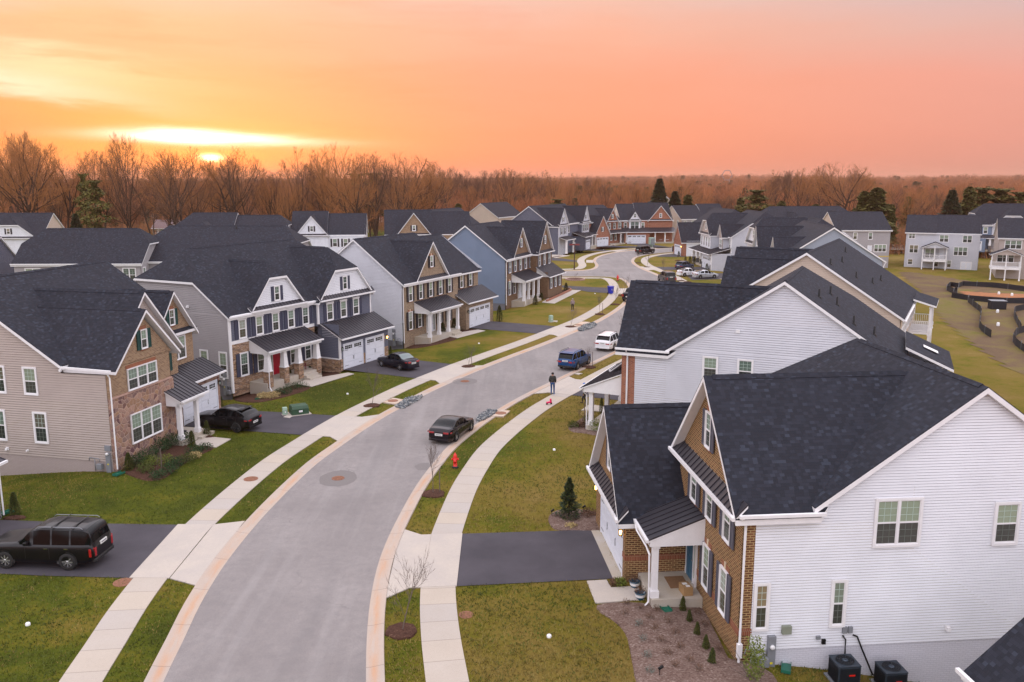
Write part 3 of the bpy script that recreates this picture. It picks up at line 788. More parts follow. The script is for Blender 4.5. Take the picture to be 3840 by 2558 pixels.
def brick_house(o,ang,label,W=18.3,base='pale_siding',brick='brick_l3',shut='shutter_black',z0=0,wing=False,ridge=11.2):
    h=House('house',o,ang,label,base=base,z0=z0)
    D=12
    h.rect('l',0,0.1,D,.4,6.65); h.panel('l',0,[(0,6.65),(D,6.65),(D/2,ridge-.15)]); h.rect('l',0,.1,D,-1.6,.4,'dark_found' if base!='blue_siding' else 'dark_found')
    h.rect('r',W,.6,D,-1.4,6.65); h.rect('b',D,0,W,-1.4,6.65); h.panel('r',W,[(0,6.65),(D,6.65),(D/2,ridge-.5)])
    h.rect('f',0,0,12,-.4,6.65,brick)
    h.gable('x',0,D,-.3,12.3,6.75,ridge,oh=.35,t=.22)
    h.gwall('f',-.02,2.4,9.4,6.75,10.75,mat=brick); h.gable('y',2.4,9.4,-.35,5.8,6.75,10.75,oh=.15,t=.22)
    h.shed('pent_roof',2.6,9.2,0,6.98,-.42,6.62,.42)
    h.gwallz=0
    brickwin(h,'f',-.02,5.9,7.9,9.1,.55,shut)
    g=MB(); gut_box(g,(-.3,-.33,6.55),(12.2,-.33,6.55),(0,-1,0)); g.build('gutter',M['trim'],h.root)
    for u in (1.4,3.5,5.65,7.8,9.9): brickwin(h,'f',0,u,4.6,6.2,.66,shut)
    for u in (1.3,3.2): brickwin(h,'f',0,u,1.5,3.4,.7,shut)
    for u in (7.6,9.7): brickwin(h,'f',0,u,1.3,3.1,.66,shut)
    # porch
    h.slabbox('porch_floor',2.1,9.0,-1.95,-.03,-.5,.55); h.slabbox('step',7.0,8.6,-2.35,-1.95,-.4,.3)
    h.shed('porch_roof',2.1,9.1,0,4.4,-2.2,3.45,.42); h.tri(2.2,0,-2.05,4.3,3.55,3.15); h.trim.box(2.2,9.0,-2.1,-1.85,3.1,3.35)
    for x in (2.5,4.5,6.6,8.75): h.column(x,-1.75,.55,3.15,.28)
    h.door('f',0,5.6,.45,.95,2.15,'white_door')
    if wing:
        # forward gable bay and study wing
        y=-1.0
        h.rect('f',y,9.9,W-1.2,3.0,6.65,brick); h.rect('l',9.9,y,0,3,6.65,brick); h.rect('r',W-1.2,y,6,-.4,6.65,base)
        h.gwall('f',y-.02,9.9,W-1.2,6.75,11.3,mat=brick); h.gable('y',9.9,W-1.2,y-.4,6,6.75,11.3,oh=.15,t=.22)
        h.shed('pent_roof',9.9,W-1.1,y,6.98,y-.42,6.62,.42)
        brickwin(h,'f',y-.02,13.6,7.9,9.1,.55,shut)
        for u in (11.1,13.4,15.7): brickwin(h,'f',y,u,4.7,6.3,.66,shut)
        wx0=10.1; wx1=17.0; wy=-2.75
        h.rect('f',wy,wx0,wx1,-.4,3.3,brick); h.rect('l',wx0,wy,0,-.4,3.9,brick); h.rect('r',wx1,wy,4,-.4,3.3,brick)
        h.shed('wing_roof',wx0-.4,wx1+.4,y,4.7,wy-.45,3.25,.42); h.tri(wx0-.1,y,wy-.1,4.6,3.4,3.2,.06)
        for u in (11.5,13.6,15.6): brickwin(h,'f',wy,u,1.4,3.0,.62,shut)
        h.gable('x',2,12,12,W-1.0,6.5,10.8,oh=.3,t=.22)
    else:
        h.rect('f',.6,12,W,4.3,6.55,brick)
        h.gable('x',.6,D-.6,11.8,W+.3,6.65,ridge-.5,oh=.35,t=.22)
        for u in (13.9,16.2): brickwin(h,'f',.6,u,4.65,6.2,.66,shut)
        gy=-1.25; gx0=11.7; gx1=W+.5
        h.rect('l',gx0,gy,0,-.1,3.4,brick); h.rect('r',gx1,gy,2,-.1,3.2,brick)
        for a,b,c,d in ((gx0,12.5,-.1,3.2),(17.7,gx1,-.1,3.2),(12.5,17.7,2.35,3.2)): h.rect('f',gy,a,b,c,d,brick)
        h.garage('f',gy,15.1,5.1,2.3); h.shed('garage_roof',gx0-.3,gx1+.35,.6,4.45,gy-.5,3.15,.42)
        h.lantern('f',gy,12.1,2.1,False)
    h.downspout([(-.25,-.35,6.4),(-.1,-.1,6.1),(-.1,-.1,.2)],.1); h.downspout([(2.2,-2.2,3.3),(2.25,-2.1,3.0),(2.25,-2.1,.1)])
    h.finish(); return h
M['keystone_pink']=plainmat('pinkish stone sill',(.42,.27,.22),.8)
M['dark_found']=brick_mat('grey painted brick foundation',(.17,.17,.19),(.19,.19,.21),(.14,.14,.16))
H_R1=house_r1(); H_L1=house_l1()
H_L2=craft_house((-23.25,70.25),63,'slate blue craftsman house with crimson front door, stone piers and two garage doors')
H_L3=brick_house((-11.62,91.63),64.5,'buff brick fronted house with pale grey side wall, black shutters, one wide garage door')
H_L4=brick_house((-.86,120.05),69,'dark brown brick house with a dusty blue side wall and two steep front gables',base='blue_siding',brick='brick_l4',shut='shutter_grey',wing=True)
M['mist_siding']=siding('misty blue grey siding',(.30,.34,.41))
# ---- right row
def house_r2():
    h=House('house',(7.475,57.65),-114,'pale grey sided house with a red brick front corner, directly behind the white sided house',base='pale_siding')
    h.rect('r',0,.92,3.4,-1.5,6.33); h.rect('r',0,3.4,17.4,-1.5,6.55); h.panel('r',0,[(3.4,6.55),(17.4,6.55),(10.35,11.2)]); h.rect('r',.012,0,.92,-.3,6.33,'brick_red'); h.rect('f',0,-12.5,0,-.3,6.33,'brick_red')
    h.rect('l',-12.5,0,17.4,-1,6.55); h.rect('b',17.4,-12.5,0,-2,6.55)
    h.gable('x',3.3,17.4,-12.8,.3,6.65,11.4,oh=.3,t=.24,clip0=9.0)
    h.gable('y',-6.05,0,-.4,9.6,6.5,10.6,oh=.28,t=.24,evr=3.2); h.gwall('f',0,-6.05,0,6.5,10.6,mat='brick_red')
    h.gable('y',-12.3,-6.4,-.4,8.0,6.5,9.6,oh=.25,t=.22); h.gwall('f',0,-12.3,-6.4,6.5,9.6,mat='brick_red')
    h.window('r',0,5.97,4.75,6.15,.82); h.window('r',0,8.2,4.75,6.15,.82)
    b=MB(); b.box(.02,.12,7.5,7.75,7.9,8.12); b.build('vent_hood',M['trim'],h.root)
    for u in (-1.6,-3.1,-4.6,-8,-10): h.window('f',0,u,4.5,6.0,.7,1,'brick')
    h.block(-10,-4.3,17.4,20.0,-2.4,5.7,skip='f'); e_=MB(); slab(e_,[[(-10.3,17.5,7.1),(-4.0,17.5,7.1),(-4.0,20.35,5.85),(-10.3,20.35,5.85)]],.2); e_.build('rear_roof',[M['shingle'],M['trim']],h.root)
    k_=MB(); k_.face([(-7.4,18.6,6.72),(-6.5,18.6,6.72),(-6.5,19.5,6.34),(-7.4,19.5,6.34)]); k_.build('skylight',M['white_plastic'],h.root)
    # porch
    h.slabbox('porch_floor',-8.6,-.6,-2.7,-.03,-.5,.4)
    h.shed('porch_roof',-9.0,-.45,0,4.5,-3.1,3.15,.34); h.tri(-.65,0,-2.9,4.4,3.25,2.85); h.trim.box(-8.9,-.6,-2.95,-2.7,2.8,3.05)
    h.shed('porch_roof',-5.4,-2.9,0,5.4,-1.7,4.05,.8)
    for x in (-.95,-4.6,-8.3): h.column(x,-2.45,.4,2.85,.3)
    g=MB(); gut_box(g,(.3,-.4,6.35),(.3,3.3,6.35),(1,0,0)); g.build('gutter',M['trim'],h.root)
    h.downspout([(.32,.35,6.25),(.1,.4,5.9),(.1,.4,-.2)],.11)
    h.downspout([(-.6,-3.1,3.1),(-.75,-2.9,2.7),(-.8,-2.75,2.6),(-.8,-2.75,.1)])
    for y,x in ((12.2,-2.4),(13.2,-4.2),(14.4,-1.6),(15.6,-3.0),(12.6,-6.5)): h.vent(x,y,11.4-(y-10.35)*.674,.55,.07)
    h.finish(); return h
H_R2=house_r2()
def mirror_house(o,ang,label,base,z0=0,W=20.5,D=15.2,ridge=11.5,gab=((5.5,10.4,3.2,0),(16.5,10.6,3.6,1.5)),porch=True,vents=((-3,9.5),(-6,10.5),(-9,9.2),(-12,11),(-5,12.5)),deck=True,zb=-2):
    """right-row house seen from its side and back: origin at its near rear corner; local y runs towards the back, so the street front is at y=-D"""
    h=House('house',o,ang,label,base=base,z0=z0)
    ze=6.5
    h.rect('r',0,-D,0,zb,ze); h.panel('r',0,[(-D,ze),(0,ze),(-D/2,ridge-.15)])
    h.rect('l',-W,-D,0,zb,ze); h.panel('l',-W,[(-D,ze),(0,ze),(-D/2,ridge-.15)])
    h.rect('b',0,-W,0,zb,ze); h.rect('f',-D,-W,0,-.3,ze)
    h.gable('x',-D,0,-W-.3,.3,ze+.1,ridge,oh=.35,t=.24)
    for x,zr,hw,fwd in gab:
        y=-D-fwd
        h.gable('y',-x-hw,-x+hw,y-.4,-D/2-1.2,ze,zr,oh=.28,t=.22); h.gwall('f',y,-x-hw,-x+hw,ze,zr,mat='beige_siding' if base=='cream_siding' else None)
        if fwd: h.block(-x-hw,-x+hw,y,-D,-.3,ze,skip='b')
        h.window('f',y,-x,7.3,8.5,.6)
    for u in (-3,-6,-9,-12,-15,-18):
        if -u<W: h.window('f',-D,u,4.4,5.9,.8); h.window('b',0,u,4.4,5.9,.85,2); h.window('b',0,u,1.4,3.0,.85)
    for y in (-11,-4): h.window('r',0,y,4.6,6.1,.8)
    g=MB(); gut_box(g,(-W-.3,.38,6.2),(.3,.38,6.2),(0,1,0)); g.build('gutter',M['trim'],h.root)
    sl=(ridge-ze-.1)/(D/2)
    for x,y in vents:
        yy=y-D if y>0 else y
        h.vent(x,-D/2+ (y-D/2 if y>D/2 else y), ridge-sl*(y-D/2 if y>D/2 else y),.5,.07)
    h.downspout([(.0,.45,6.1),(.12,.2,5.6),(.12,.2,zb+.3)],.11)
    if deck:
        x0,x1=-16,-10.9; dk=1.9; fz=3.65
        q=MB(); q.box(x0,x1,.02,dk,fz-.2,fz); q.box(x0,x1,dk-.1,dk,fz-.45,fz-.2)
        q.build('deck_floor',M['trim'],h.root)
        for x in (x0+.1,(x0+x1)/2,x1-.1):
            h.column(x,dk-.1,zb-.2,fz-.2,.2); h.column(x,dk-.1,fz,6.0,.2)
        r=MB()
        for (a,b,c,d) in ((x0,dk-.1,x1,dk-.1),(x0+.05,.1,x0+.05,dk-.1),(x1-.05,.1,x1-.05,dk-.1)):
            L=math.hypot(c-a,d-b); n=int(L/.16)
            for i in range(n+1):
                t=i/n; r.box(a+(c-a)*t-.02,a+(c-a)*t+.02,b+(d-b)*t-.02,b+(d-b)*t+.02,fz+.1,fz+.95)
            r.box(min(a,c)-.03,max(a,c)+.03,min(b,d)-.04,max(b,d)+.04,fz+.95,fz+1.02); r.box(min(a,c)-.03,max(a,c)+.03,min(b,d)-.04,max(b,d)+.04,fz+.07,fz+.13)
        r.build('railing',M['trim'],h.root)
        rr=MB(); slab(rr,[[(x0-.3,0.3,6.75),(x1+.3,0.3,6.75),(x1+.3,dk+.35,6.2),(x0-.3,dk+.35,6.2)]],.2); rr.build('deck_roof',[M['shingle'],M['trim']],h.root)
    h.finish(); return h
H_R3=mirror_house((31.68,69.83),-118,'cream sided house with long dark roof and white rear deck, third along the right side','cream_siding',W=19,gab=((5.3,10.45,3.2,.1),(15.0,10.6,3.4,1.6)),zb=-2.6,vents=((-1.6,9.3),(-3.6,11.2),(-6.5,9.6),(-6.3,12.3),(-10.5,12.6),(-13.2,9.0)))
H_R4=mirror_house((51.47,120.46),-97,'blue grey sided house whose gable shows above the cream sided house','mist_siding',W=20,D=13.6,ridge=11.0,gab=((5,9.3,2.6,.1),(14.2,10.4,3.3,1.2)),deck=False,vents=((-4,8.5),(-9,9)))
# ================================================================ houses further off
M['cream_white']=siding('cream white siding',(.62,.56,.50)); M['maroon_wall']=brick_mat('maroon brick',(.16,.02,.03),(.22,.03,.04),(.2,.1,.1)); M['yellow_board']=plainmat('yellow sheathing',(.5,.38,.1),.8)
def simple_house(o,ang,label,W,D,ridge,base,front=None,z0=0,ze=6.6,zb=-.6,gab=(),wins=(),clip=None,gar=None,rx=None,ridge2=None,split=None,shut=None,group=None,side=None,style='trim'):
    """gab: (u,halfwidth,apex,kind,fwd,mat); wins: (side,u,z0,z1,w,n)"""
    h=House('house',o,ang,label,base=base,z0=z0,group=group); front=front or base; side=side or base
    h.rect('f',0,0,W,zb,ze,front); h.rect('b',D,0,W,zb,ze); h.rect('l',0,0,D,zb,ze,side); h.rect('r',W,0,D,zb,ze,side)
    if clip is None:
        h.panel('l',0,[(0,ze),(D,ze),(D/2,ridge-.15)],side); h.panel('r',W,[(0,ze),(D,ze),(D/2,(ridge2 or ridge)-.15)],side)
    elif clip>ze+.5:
        k=(clip-ze)/((ridge-ze)/(D/2))
        for sd,c in (('l',0),('r',W)): h.panel(sd,c,[(0,ze),(D,ze),(D-k,clip-.15),(k,clip-.15)],side)
    if split:
        h.gable('x',0,D,-.3,split,ze+.1,ridge,oh=.35,clip0=clip); h.gable('x',.5,D-.5,split-.5,W+.3,ze+.1,ridge2,oh=.3,clip1=clip)
        h.panel('r',split-.2,[(0,ze),(D,ze),(D/2,ridge-.15)],side)
    else: h.gable('x',0,D,-.3,W+.3,ze+.1,ridge,oh=.35,clip0=clip,clip1=clip)
    for u,hw,zr,kind,fwd,mat in gab:
        cz=None if kind=='g' else ze+(zr-ze)*.62
        zz=ze if kind!='low' else 3.2
        if kind=='low': cz=None
        if fwd>0: h.block(u-hw,u+hw,-fwd,0,zb if kind=='low' else (3.2 if gar else zb),zz,f=mat,r=side,l=side,skip='b')
        h.gable('y',u-hw,u+hw,-fwd-.35,min(D/2,(zr-zz)/((ridge-ze-.1)/(D/2))+.35) if kind!='low' else min(D/2,2.5+hw),zz,zr,oh=.22,clip0=cz,t=.2); h.gwall('f',-fwd-.02,u-hw,u+hw,zz,zr,clip=cz,mat=mat)
        if kind!='low': h.shed('pent_roof',u-hw-.1,u+hw+.1,-fwd,zz+.3,-fwd-.4,zz,.5)
        h.window('f',-fwd-.02,u,zz+.75,zz+1.75,.55,1,style,shut,.3)
    for w in wins:
        sd,u,a,b,ww,n=w[:6]; c={'f':0,'b':D,'l':0,'r':W}[sd]
        if sd=='f' and len(w)>6: c=-w[6]
        h.window(sd,c,u,a,b,ww,n,style,shut if sd=='f' else None,.34)
    for e,a,b in ((-.33,-.3,W+.3),):
        g=MB(); gut_box(g,(a,e,ze-.08),(b,e,ze-.08),(0,-1,0)); g.build('gutter',M['trim'],h.root)
    if gar:
        gx0,gx1,gf,mat=gar
        n=2 if gx1-gx0>4 else 1
        h.block(gx0-.4,gx1+.4,-gf,0,zb,3.2,f=mat,r=side,l=side,skip='b')
        h.garage('f',-gf-.01,(gx0+gx1)/2,gx1-gx0-.3,2.2)
    return h
WF=lambda us,a=4.5,b=6.0,w=.75,n=1:[('f',u,a,b,w,n) for u in us]
# left side, beyond the brown brick house
h=simple_house((9.5,205),65.4,'slate grey house with two steep gables and small garage, beyond the dark brown brick house',23,12,11,'slate_siding',z0=.2,
  gab=((3,3.2,10.6,'g',1.5,'dove_siding'),(20,2.7,10.6,'g',1.0,'dove_siding')),wins=[('f',2,4.4,5.9,.7,1,1.5),('f',4.2,4.4,5.9,.7,1,1.5),('f',7.8,4.4,5.9,.7,1),('f',10.6,4.4,5.9,.7,1),('f',18.6,4.3,5.9,.7,1,1),('f',20,4.3,5.9,.7,1,1),('f',21.4,4.3,5.9,.7,1,1),('f',20,1.2,3,1,2,1)],shut='shutter_grey')
h.rect('f',-3.2,13.4,17.9,-.2,3.3); h.block(13.4,17.9,-3.2,0,-.2,3.3,skip='bf'); h.garage('f',-3.23,15.7,2.7,2.2); h.shed('garage_roof',13,18.3,0,4.3,-3.6,3.2,.5)
h.slabbox('porch_floor',18.3,23,-3,-1,-.3,.5); h.shed('porch_roof',18,23.3,-1,3.9,-3.2,3.35,.5)
for x in (18.6,20.2,22.8): h.column(x,-2.8,.5,3.1,.28)
h.rect('f',-1.05,18.3,22.7,.5,1.2,'maroon_wall'); h.door('f',-1,19.2,.5,.9,2.1,'red_paint',False); h.column(1.0,-3.2,0,3.2,.35); h.column(5.6,-3.2,0,3.2,.35); h.shed('porch_roof',.3,6.2,-1.5,3.9,-3.5,3.25,.5)
h.finish(); H_L5=h
h=simple_house((19.6,229.5),47,'red brick house with steep gabled garage wing at the left of the bend',15.5,13,10.4,'slate_siding','brick_red',side='grey_siding',ze=6.3,z0=0,
  gab=((3.6,3.3,8.0,'low',2.5,'brick_red'),(10.4,2.6,9.7,'g',.6,'brick_red')),wins=[('f',9.2,4.2,5.7,.7,1,.6),('f',11.4,4.2,5.7,.7,1,.6),('f',13.6,4.2,5.7,.7,1),('f',14.8,4.2,5.7,.7,1),('f',10,1.1,2.9,.7,1,.6),('f',12,1.1,2.9,.7,1,.6)],shut='shutter_black')
h.garage('f',-2.55,3.6,4.8,2.2); h.slabbox('porch_floor',8,15,-2,-.6,-.3,.3); h.shed('porch_roof',7.2,15.5,-.6,3.9,-2.4,3.2,.5)
for x in (12.4,15.0): h.column(x,-2.1,.3,2.95,.28)
h.finish(); H_L6=h
h=simple_house((30.2,241.5),7,'orange red brick house facing down the street at the bend, with white side wall',14.6,12,10.6,'pale_siding','brick_red',side='cream_white',ze=6.3,split=5.2,ridge2=10.9,z0=0,
  gab=((11.1,3.4,10.3,'g',.1,'brick_red'),(3.7,1.6,8.7,'g',.5,'white_siding')),wins=[('f',1.2,4.1,5.6,.75,1),('f',6.1,4.1,5.6,.75,1),('f',8.8,4.1,5.6,.75,1),('f',10.7,4.1,5.6,.75,1),('f',12.5,4.1,5.6,.75,1),('f',13.9,4.1,5.6,.6,1),('f',11.4,.9,2.8,.8,1),('f',13.3,.9,2.8,.8,1),('f',3.7,3.9,5.9,1.1,2,.5)])
h.block(.3,7.4,-2.6,0,-.2,3.3,f='brick_red',r='brick_red',skip='b'); h.garage('f',-2.63,3.7,5.0,2.25); h.shed('porch_roof',.0,15,0,4.3,-3.0,3.15,.5)
h.slabbox('porch_floor',7.5,14.8,-2.6,0,-.3,.3)
for x in (9.0,11.8,14.5): h.column(x,-2.5,.3,2.9,.3)
h.door('f',0,8.9,.3,.95,2.1,'maroon',False); h.finish(); H_C1=h
# right side
M['cream_white']=siding('cream white siding',(.62,.56,.50)) if 'cream_white' not in M else M['cream_white']
h=simple_house((48.6,250.5),16,'house with peach gabled side wall, right of the orange red brick house',15,12,9.9,'grey_siding','grey_siding',side='cream_siding',ze=6.2,split=8,ridge2=10.3,
  gab=((11,3,9.3,'g',.4,'grey_siding'),),wins=WF((1.2,3.6,6,8.5),4.2,5.6)+[('l',2.2,4.1,5.7,.8,1),('l',6.6,1.6,3.0,.6,1),('l',7.8,1.6,3.0,.6,1)]); h.finish()
h=House('house',(39.2,199.8),-84,'white house with red brick corner and dark garage roof, half hidden at the bend',base='white_siding')
h.rect('r',0,.9,7,-.3,3.5); h.rect('r',.012,0,.9,-.3,3.5,'brick_red'); h.rect('f',0,-7,0,-.3,3.5,'brick_red'); h.rect('l',-7,0,7,-.3,3.5)
h.gable('y',-7,0,-.4,8,3.5,7.6,oh=.3); h.gwall('f',0,-7,0,3.5,7.6,mat='brick_red'); h.garage('f',0,-3.5,4.8,2.3)
h.block(-15,0,6.5,18.5,-.5,6.6); h.gable('x',6.5,18.5,-15.3,.3,6.7,10.6,oh=.35,clip1=9.2); h.panel('r',0,[(6.5,6.6),(18.5,6.6),(15.5,8.9),(9.5,8.9)]); h.lantern('f',0,-.5,2.3,True); h.finish()
# craftsman with three cars
h=House('house',(42.6,169.0),-88,'white and grey craftsman house with wide bronze porch roof and three cars in front',base='dove_siding')
M['stone_grey']=stone_mat('grey ledge stone',[(.12,.12,.13),(.2,.2,.2),(.08,.08,.09),(.26,.25,.24)],(.06,.06,.06),2.6,3.0)
h.rect('r',0,-3.8,14,-.4,3.2); h.rect('r',0,0,14,3.2,6.5); h.panel('r',0,[(0,6.5),(14,6.5),(10.4,9.0),(3.6,9.0)]); h.rect('f',0,-16,0,-.3,6.5,'white_siding'); h.rect('b',14,-16,0,-1,6.5); h.rect('l',-16,0,14,-1,6.5)
h.gable('x',0,14,-16.3,.3,6.6,11.2,oh=.3,clip0=9.1,clip1=9.1)
h.block(-14.2,-6.0,-2.4,0,3.4,6.5,f='white_siding',skip='b'); h.gable('y',-14.2,-6.0,-2.85,6,6.55,10.7,oh=.2,clip0=9.3); h.gwall('f',-2.42,-14.2,-6.0,6.55,10.7,clip=9.3,mat='beige_siding'); h.shed('pent_roof',-14.4,-5.8,-2.4,6.9,-2.8,6.5,.5)
h.block(-4.2,-1.6,-1.2,0,3.6,6.5,f='beige_siding',skip='b'); h.gable('y',-4.6,-1.2,-1.6,4,6.55,8.8,oh=.2); h.gwall('f',-1.22,-4.6,-1.2,6.55,8.8,mat='beige_siding')
for u in (-13,-11.1,-9.2,-7.2): h.window('f',-2.4,u,4.0,5.9,.75,1,'craft')
h.window('f',-2.42,-10,7.4,8.7,.55,2,'trim'); h.window('f',-1.2,-2.9,4.1,5.8,.7,2,'craft'); h.window('f',0,-.75,4.2,5.8,.7,1,'craft')
h.rect('f',-3.8,-7.3,0,-.2,3.2,'white_siding'); h.garage('f',-3.82,-3.7,5.0,2.3); h.rect('l',-7.3,-3.8,0,0,3.2)
h.shed('porch_roof',-16.4,.35,0,4.35,-4.4,3.1,.5); h.slabbox('porch_floor',-16,-7.4,-3.7,0,-.3,.4)
for x in (-15.6,-12.3,-9.2): h.column(x,-3.4,.4,2.9,.3,'stone_grey')
h.hbox('f',-3.8,-.45,.04,-.2,1.1,.08,h.mi('stone_grey')); h.hbox('f',-3.8,-7.3,-6.4,-.2,1.1,.08,h.mi('stone_grey')); h.lantern('f',-3.8,-.4,2.2,False)
h.gutter('f',-.3,-16.2,.3,6.4); h.corner(0,0,3.2,6.5,.12,1,-1); h.corner(0,-3.8,-.2,3.1,.12,1,-1); h.finish(); H_R6=h
h=House('house',(45.0,143.5),-91,'white house with clipped gable seen edge on, nearer than the house with three cars',base='white_siding')
h.block(-16,0,0,13,-1,6.5,f='white_siding'); h.panel('r',0,[(0,6.5),(13,6.5),(9.6,9.0),(3.4,9.0)]); h.gable('x',0,13,-16.3,.3,6.6,11.0,oh=.3,clip0=9.1,clip1=9.1)
h.block(-12.4,-3.6,-3,0,-.3,6.5,skip='b'); h.gable('y',-12.4,-3.6,-3.5,6,6.55,11,oh=.2,clip0=9.3); h.gwall('f',-3.02,-12.4,-3.6,6.55,11,clip=9.3); h.shed('pent_roof',-12.6,-3.4,-3,6.95,-3.4,6.5,.5); h.window('f',-3.02,-8,7.4,8.7,.5,2,'trim')
for u in (-11,-9,-7,-5): h.window('f',-3,u,4.2,5.8,.7)
h.gutter('f',-.3,-16.2,.3,6.4); h.finish()
h=simple_house((63,212),8,'long dark roof of a house behind the craftsman house, with two clipped white gables',23,13,10.8,'cream_siding',clip=8.6,gab=((6,2.2,9.6,'j',.3,'cream_siding'),(17,2.6,9.8,'j',.3,'cream_siding'))); h.finish()
h=simple_house((56,276),4,'far cream gable rising behind the row of roofs at the foot of the wood',9,16,12.4,'cream_siding'); h.root.rotation_euler.z=R(94); h.finish()
h=simple_house((70.8,190),-1,'grey house with peach gabled side wall and a strip of yellow sheathing',11.6,12,10.35,'grey_siding',side='cream_siding',zb=-2.2,
  wins=[('f',.9,5.0,6.1,.6,1),('f',4.0,4.6,6.0,.75,1),('f',7.3,4.6,6.0,.75,1),('f',9.6,1.9,3.4,.8,3),('f',9.6,-.8,.4,.9,1)])
h.door('f',0,7.3,1.0,.8,2.2,'white_door',False); y_=MB(); y_.box(8.3,11.6,-.05,0,.75,1.0); y_.build('sheathing_strip',M['yellow_board'] if 'yellow_board' in M else plainmat('yellow sheathing',(.5,.38,.1),.8),h.root); h.finish()
def deck(h,x0,x1,fwd,zf,zg,zr,posts=3):
    q=MB(); q.box(x0,x1,-fwd,-.03,zf-.12,zf); q.box(x0,x1,-fwd-.04,-fwd,zf-.45,zf); q.box(x0-.04,x0,-fwd,-.03,zf-.45,zf); q.box(x1,x1+.04,-fwd,-.03,zf-.45,zf); q.build('deck_floor',M['trim'],h.root)
    for i in range(posts):
        x=x0+.1+(x1-x0-.2)*i/(posts-1); h.column(x,-fwd+.1,zg,zf-.1,.2); h.column(x,-fwd+.1,zf,zr,.2)
    r=MB()
    for (a,b,c,d) in ((x0,-fwd+.1,x1,-fwd+.1),(x0+.1,-fwd,x0+.1,-.1),(x1-.1,-fwd,x1-.1,-.1)):
        L=math.hypot(c-a,d-b); n=int(L/.17)
        for i in range(n+1):
            t=i/n; r.box(a+(c-a)*t-.025,a+(c-a)*t+.025,b+(d-b)*t-.025,b+(d-b)*t+.025,zf+.1,zf+.95)
        r.box(min(a,c)-.03,max(a,c)+.03,min(b,d)-.05,max(b,d)+.05,zf+.95,zf+1.03); r.box(min(a,c)-.03,max(a,c)+.03,min(b,d)-.05,max(b,d)+.05,zf+.06,zf+.12)
    r.build('railing',M['trim'],h.root)
    rb=MB(); h.gable('y',x0,x1,-fwd-.3,0,zr,zr+1.05,oh=.3,t=.14,dest=rb); rb.build('deck_roof',[M['shingle'],M['trim']],h.root)
    h.gwall('f',-fwd,x0,x1,zr,zr+1.05)
h=simple_house((86.9,192),-25.8,'pale grey three storey house back with gabled white deck above the dark fenced basin',14.4,12,9.6,'dove_siding',zb=-2.8,ze=6.0,split=6,ridge2=9.7,
  wins=[('f',1.15,4.7,5.75,.55,2),('f',7.5,4.1,5.55,.8,2),('f',12,4.1,5.55,.8,2),('f',1.7,1.55,3.2,.8,2),('f',10.9,1.3,3.05,.8,3),('f',1.2,-1.0,.1,.9,1),('f',6.4,-1.3,.2,.75,1),('f',8.9,-1.35,.15,.75,1),('f',5.0,.6,2.5,.9,2)])
deck(h,3.5,8.3,3.2,.45,-2.6,3.1); f_=MB(); f_.box(11.1,13.3,-.08,0,-1.95,.0); f_.build('patio_door',M['trim'],h.root); g_=MB(); g_.box(11.3,12.1,-.1,-.08,-1.8,-.2); g_.box(12.3,13.1,-.1,-.08,-1.8,-.2); g_.build('pane',M['white_door'],h.root); h.door('f',0,7.3,.45,.85,2.1,'white_door',False); h.finish(); H_FR2=h
h=simple_house((97.3,173.8),-25,'taupe house back with a white gabled deck cut by the right edge of the frame',14.4,12,9.7,'beige_siding',zb=-2.4,ze=6.0,wins=[('f',2.5,3.9,5.5,.9,3),('f',1.4,1.2,3.0,.9,3),('f',8,3.9,5.5,.9,2),('f',8,1.2,3,.9,2)])
deck(h,-1.3,3.9,3.6,.45,-2.2,3.0); h.finish()
h=simple_house((112.5,210.5),-14,'blue house with a white clipped gable and stone based porch columns at the far right',15,12,10.9,'blue_siding','blue_siding',z0=.7,ze=6.0,clip=8.6,gab=((7.2,4.2,9.6,'j',.1,'dove_siding'),),wins=WF((1.6,4.6,7.6,10.4),3.9,5.4,.8))
h.shed('porch_roof',-.3,12,0,3.6,-2.5,2.9,.5); h.slabbox('porch_floor',0,12,-2.4,0,-.3,.2)
for x in (2.2,6.0,11.0): h.column(x,-2.2,.2,2.75,.3,'stone_grey')
h.rect('f',-.02,2.4,8,-.3,2.7,'stone_grey'); h.window('f',-.02,4.2,.9,2.4,.8); h.door('f',-.02,7.2,.2,.9,2.1,'maroon'); h.block(-3.2,1.0,-3.4,0,-.3,2.9,skip='b'); h.garage('f',-3.42,-1.2,2.6,2.1); h.finish()
# rear rows on the left
h=simple_house((-107,165),4,'cream house with a clipped white gable and dark shutters at the far left',17,12,11.1,'cream_siding','white_siding',z0=-.1,gab=((11.4,5.2,10.6,'j',.2,'white_siding'),),wins=WF((9.3,12.0,14.6),4.2,5.8,.8),shut='shutter_black'); h.finish()
h=simple_house((-83,113),6,'slate sided house cut by the left edge of the frame, white trimmed gable end',13,11,10.6,'slate_siding',z0=-.8,zb=-1); h.finish()
h=simple_house((-65.7,114.2),1.5,'long grey house back with clipped roof ends and white double windows, at left',16.5,10.8,10.9,'grey_siding',z0=0,zb=-1.8,clip=9.0,wins=[('f',2.4,4.4,5.9,.9,2),('f',15.0,4.2,5.9,.75,2),('r',1.0,4.2,5.9,.7,1)]); h.vent(5,3.6,9.3,.4); h.vent(10,3.2,9.0,.4); h.vent(4,5,10.5,.4); h.finish()
h=simple_house((-51,117.5),0,'long dark hipped roof directly behind the slate blue craftsman house',21,13.5,11.05,'grey_siding',zb=-1.5,clip=8.8); h.vent(12,6,10.8,.4); h.finish()
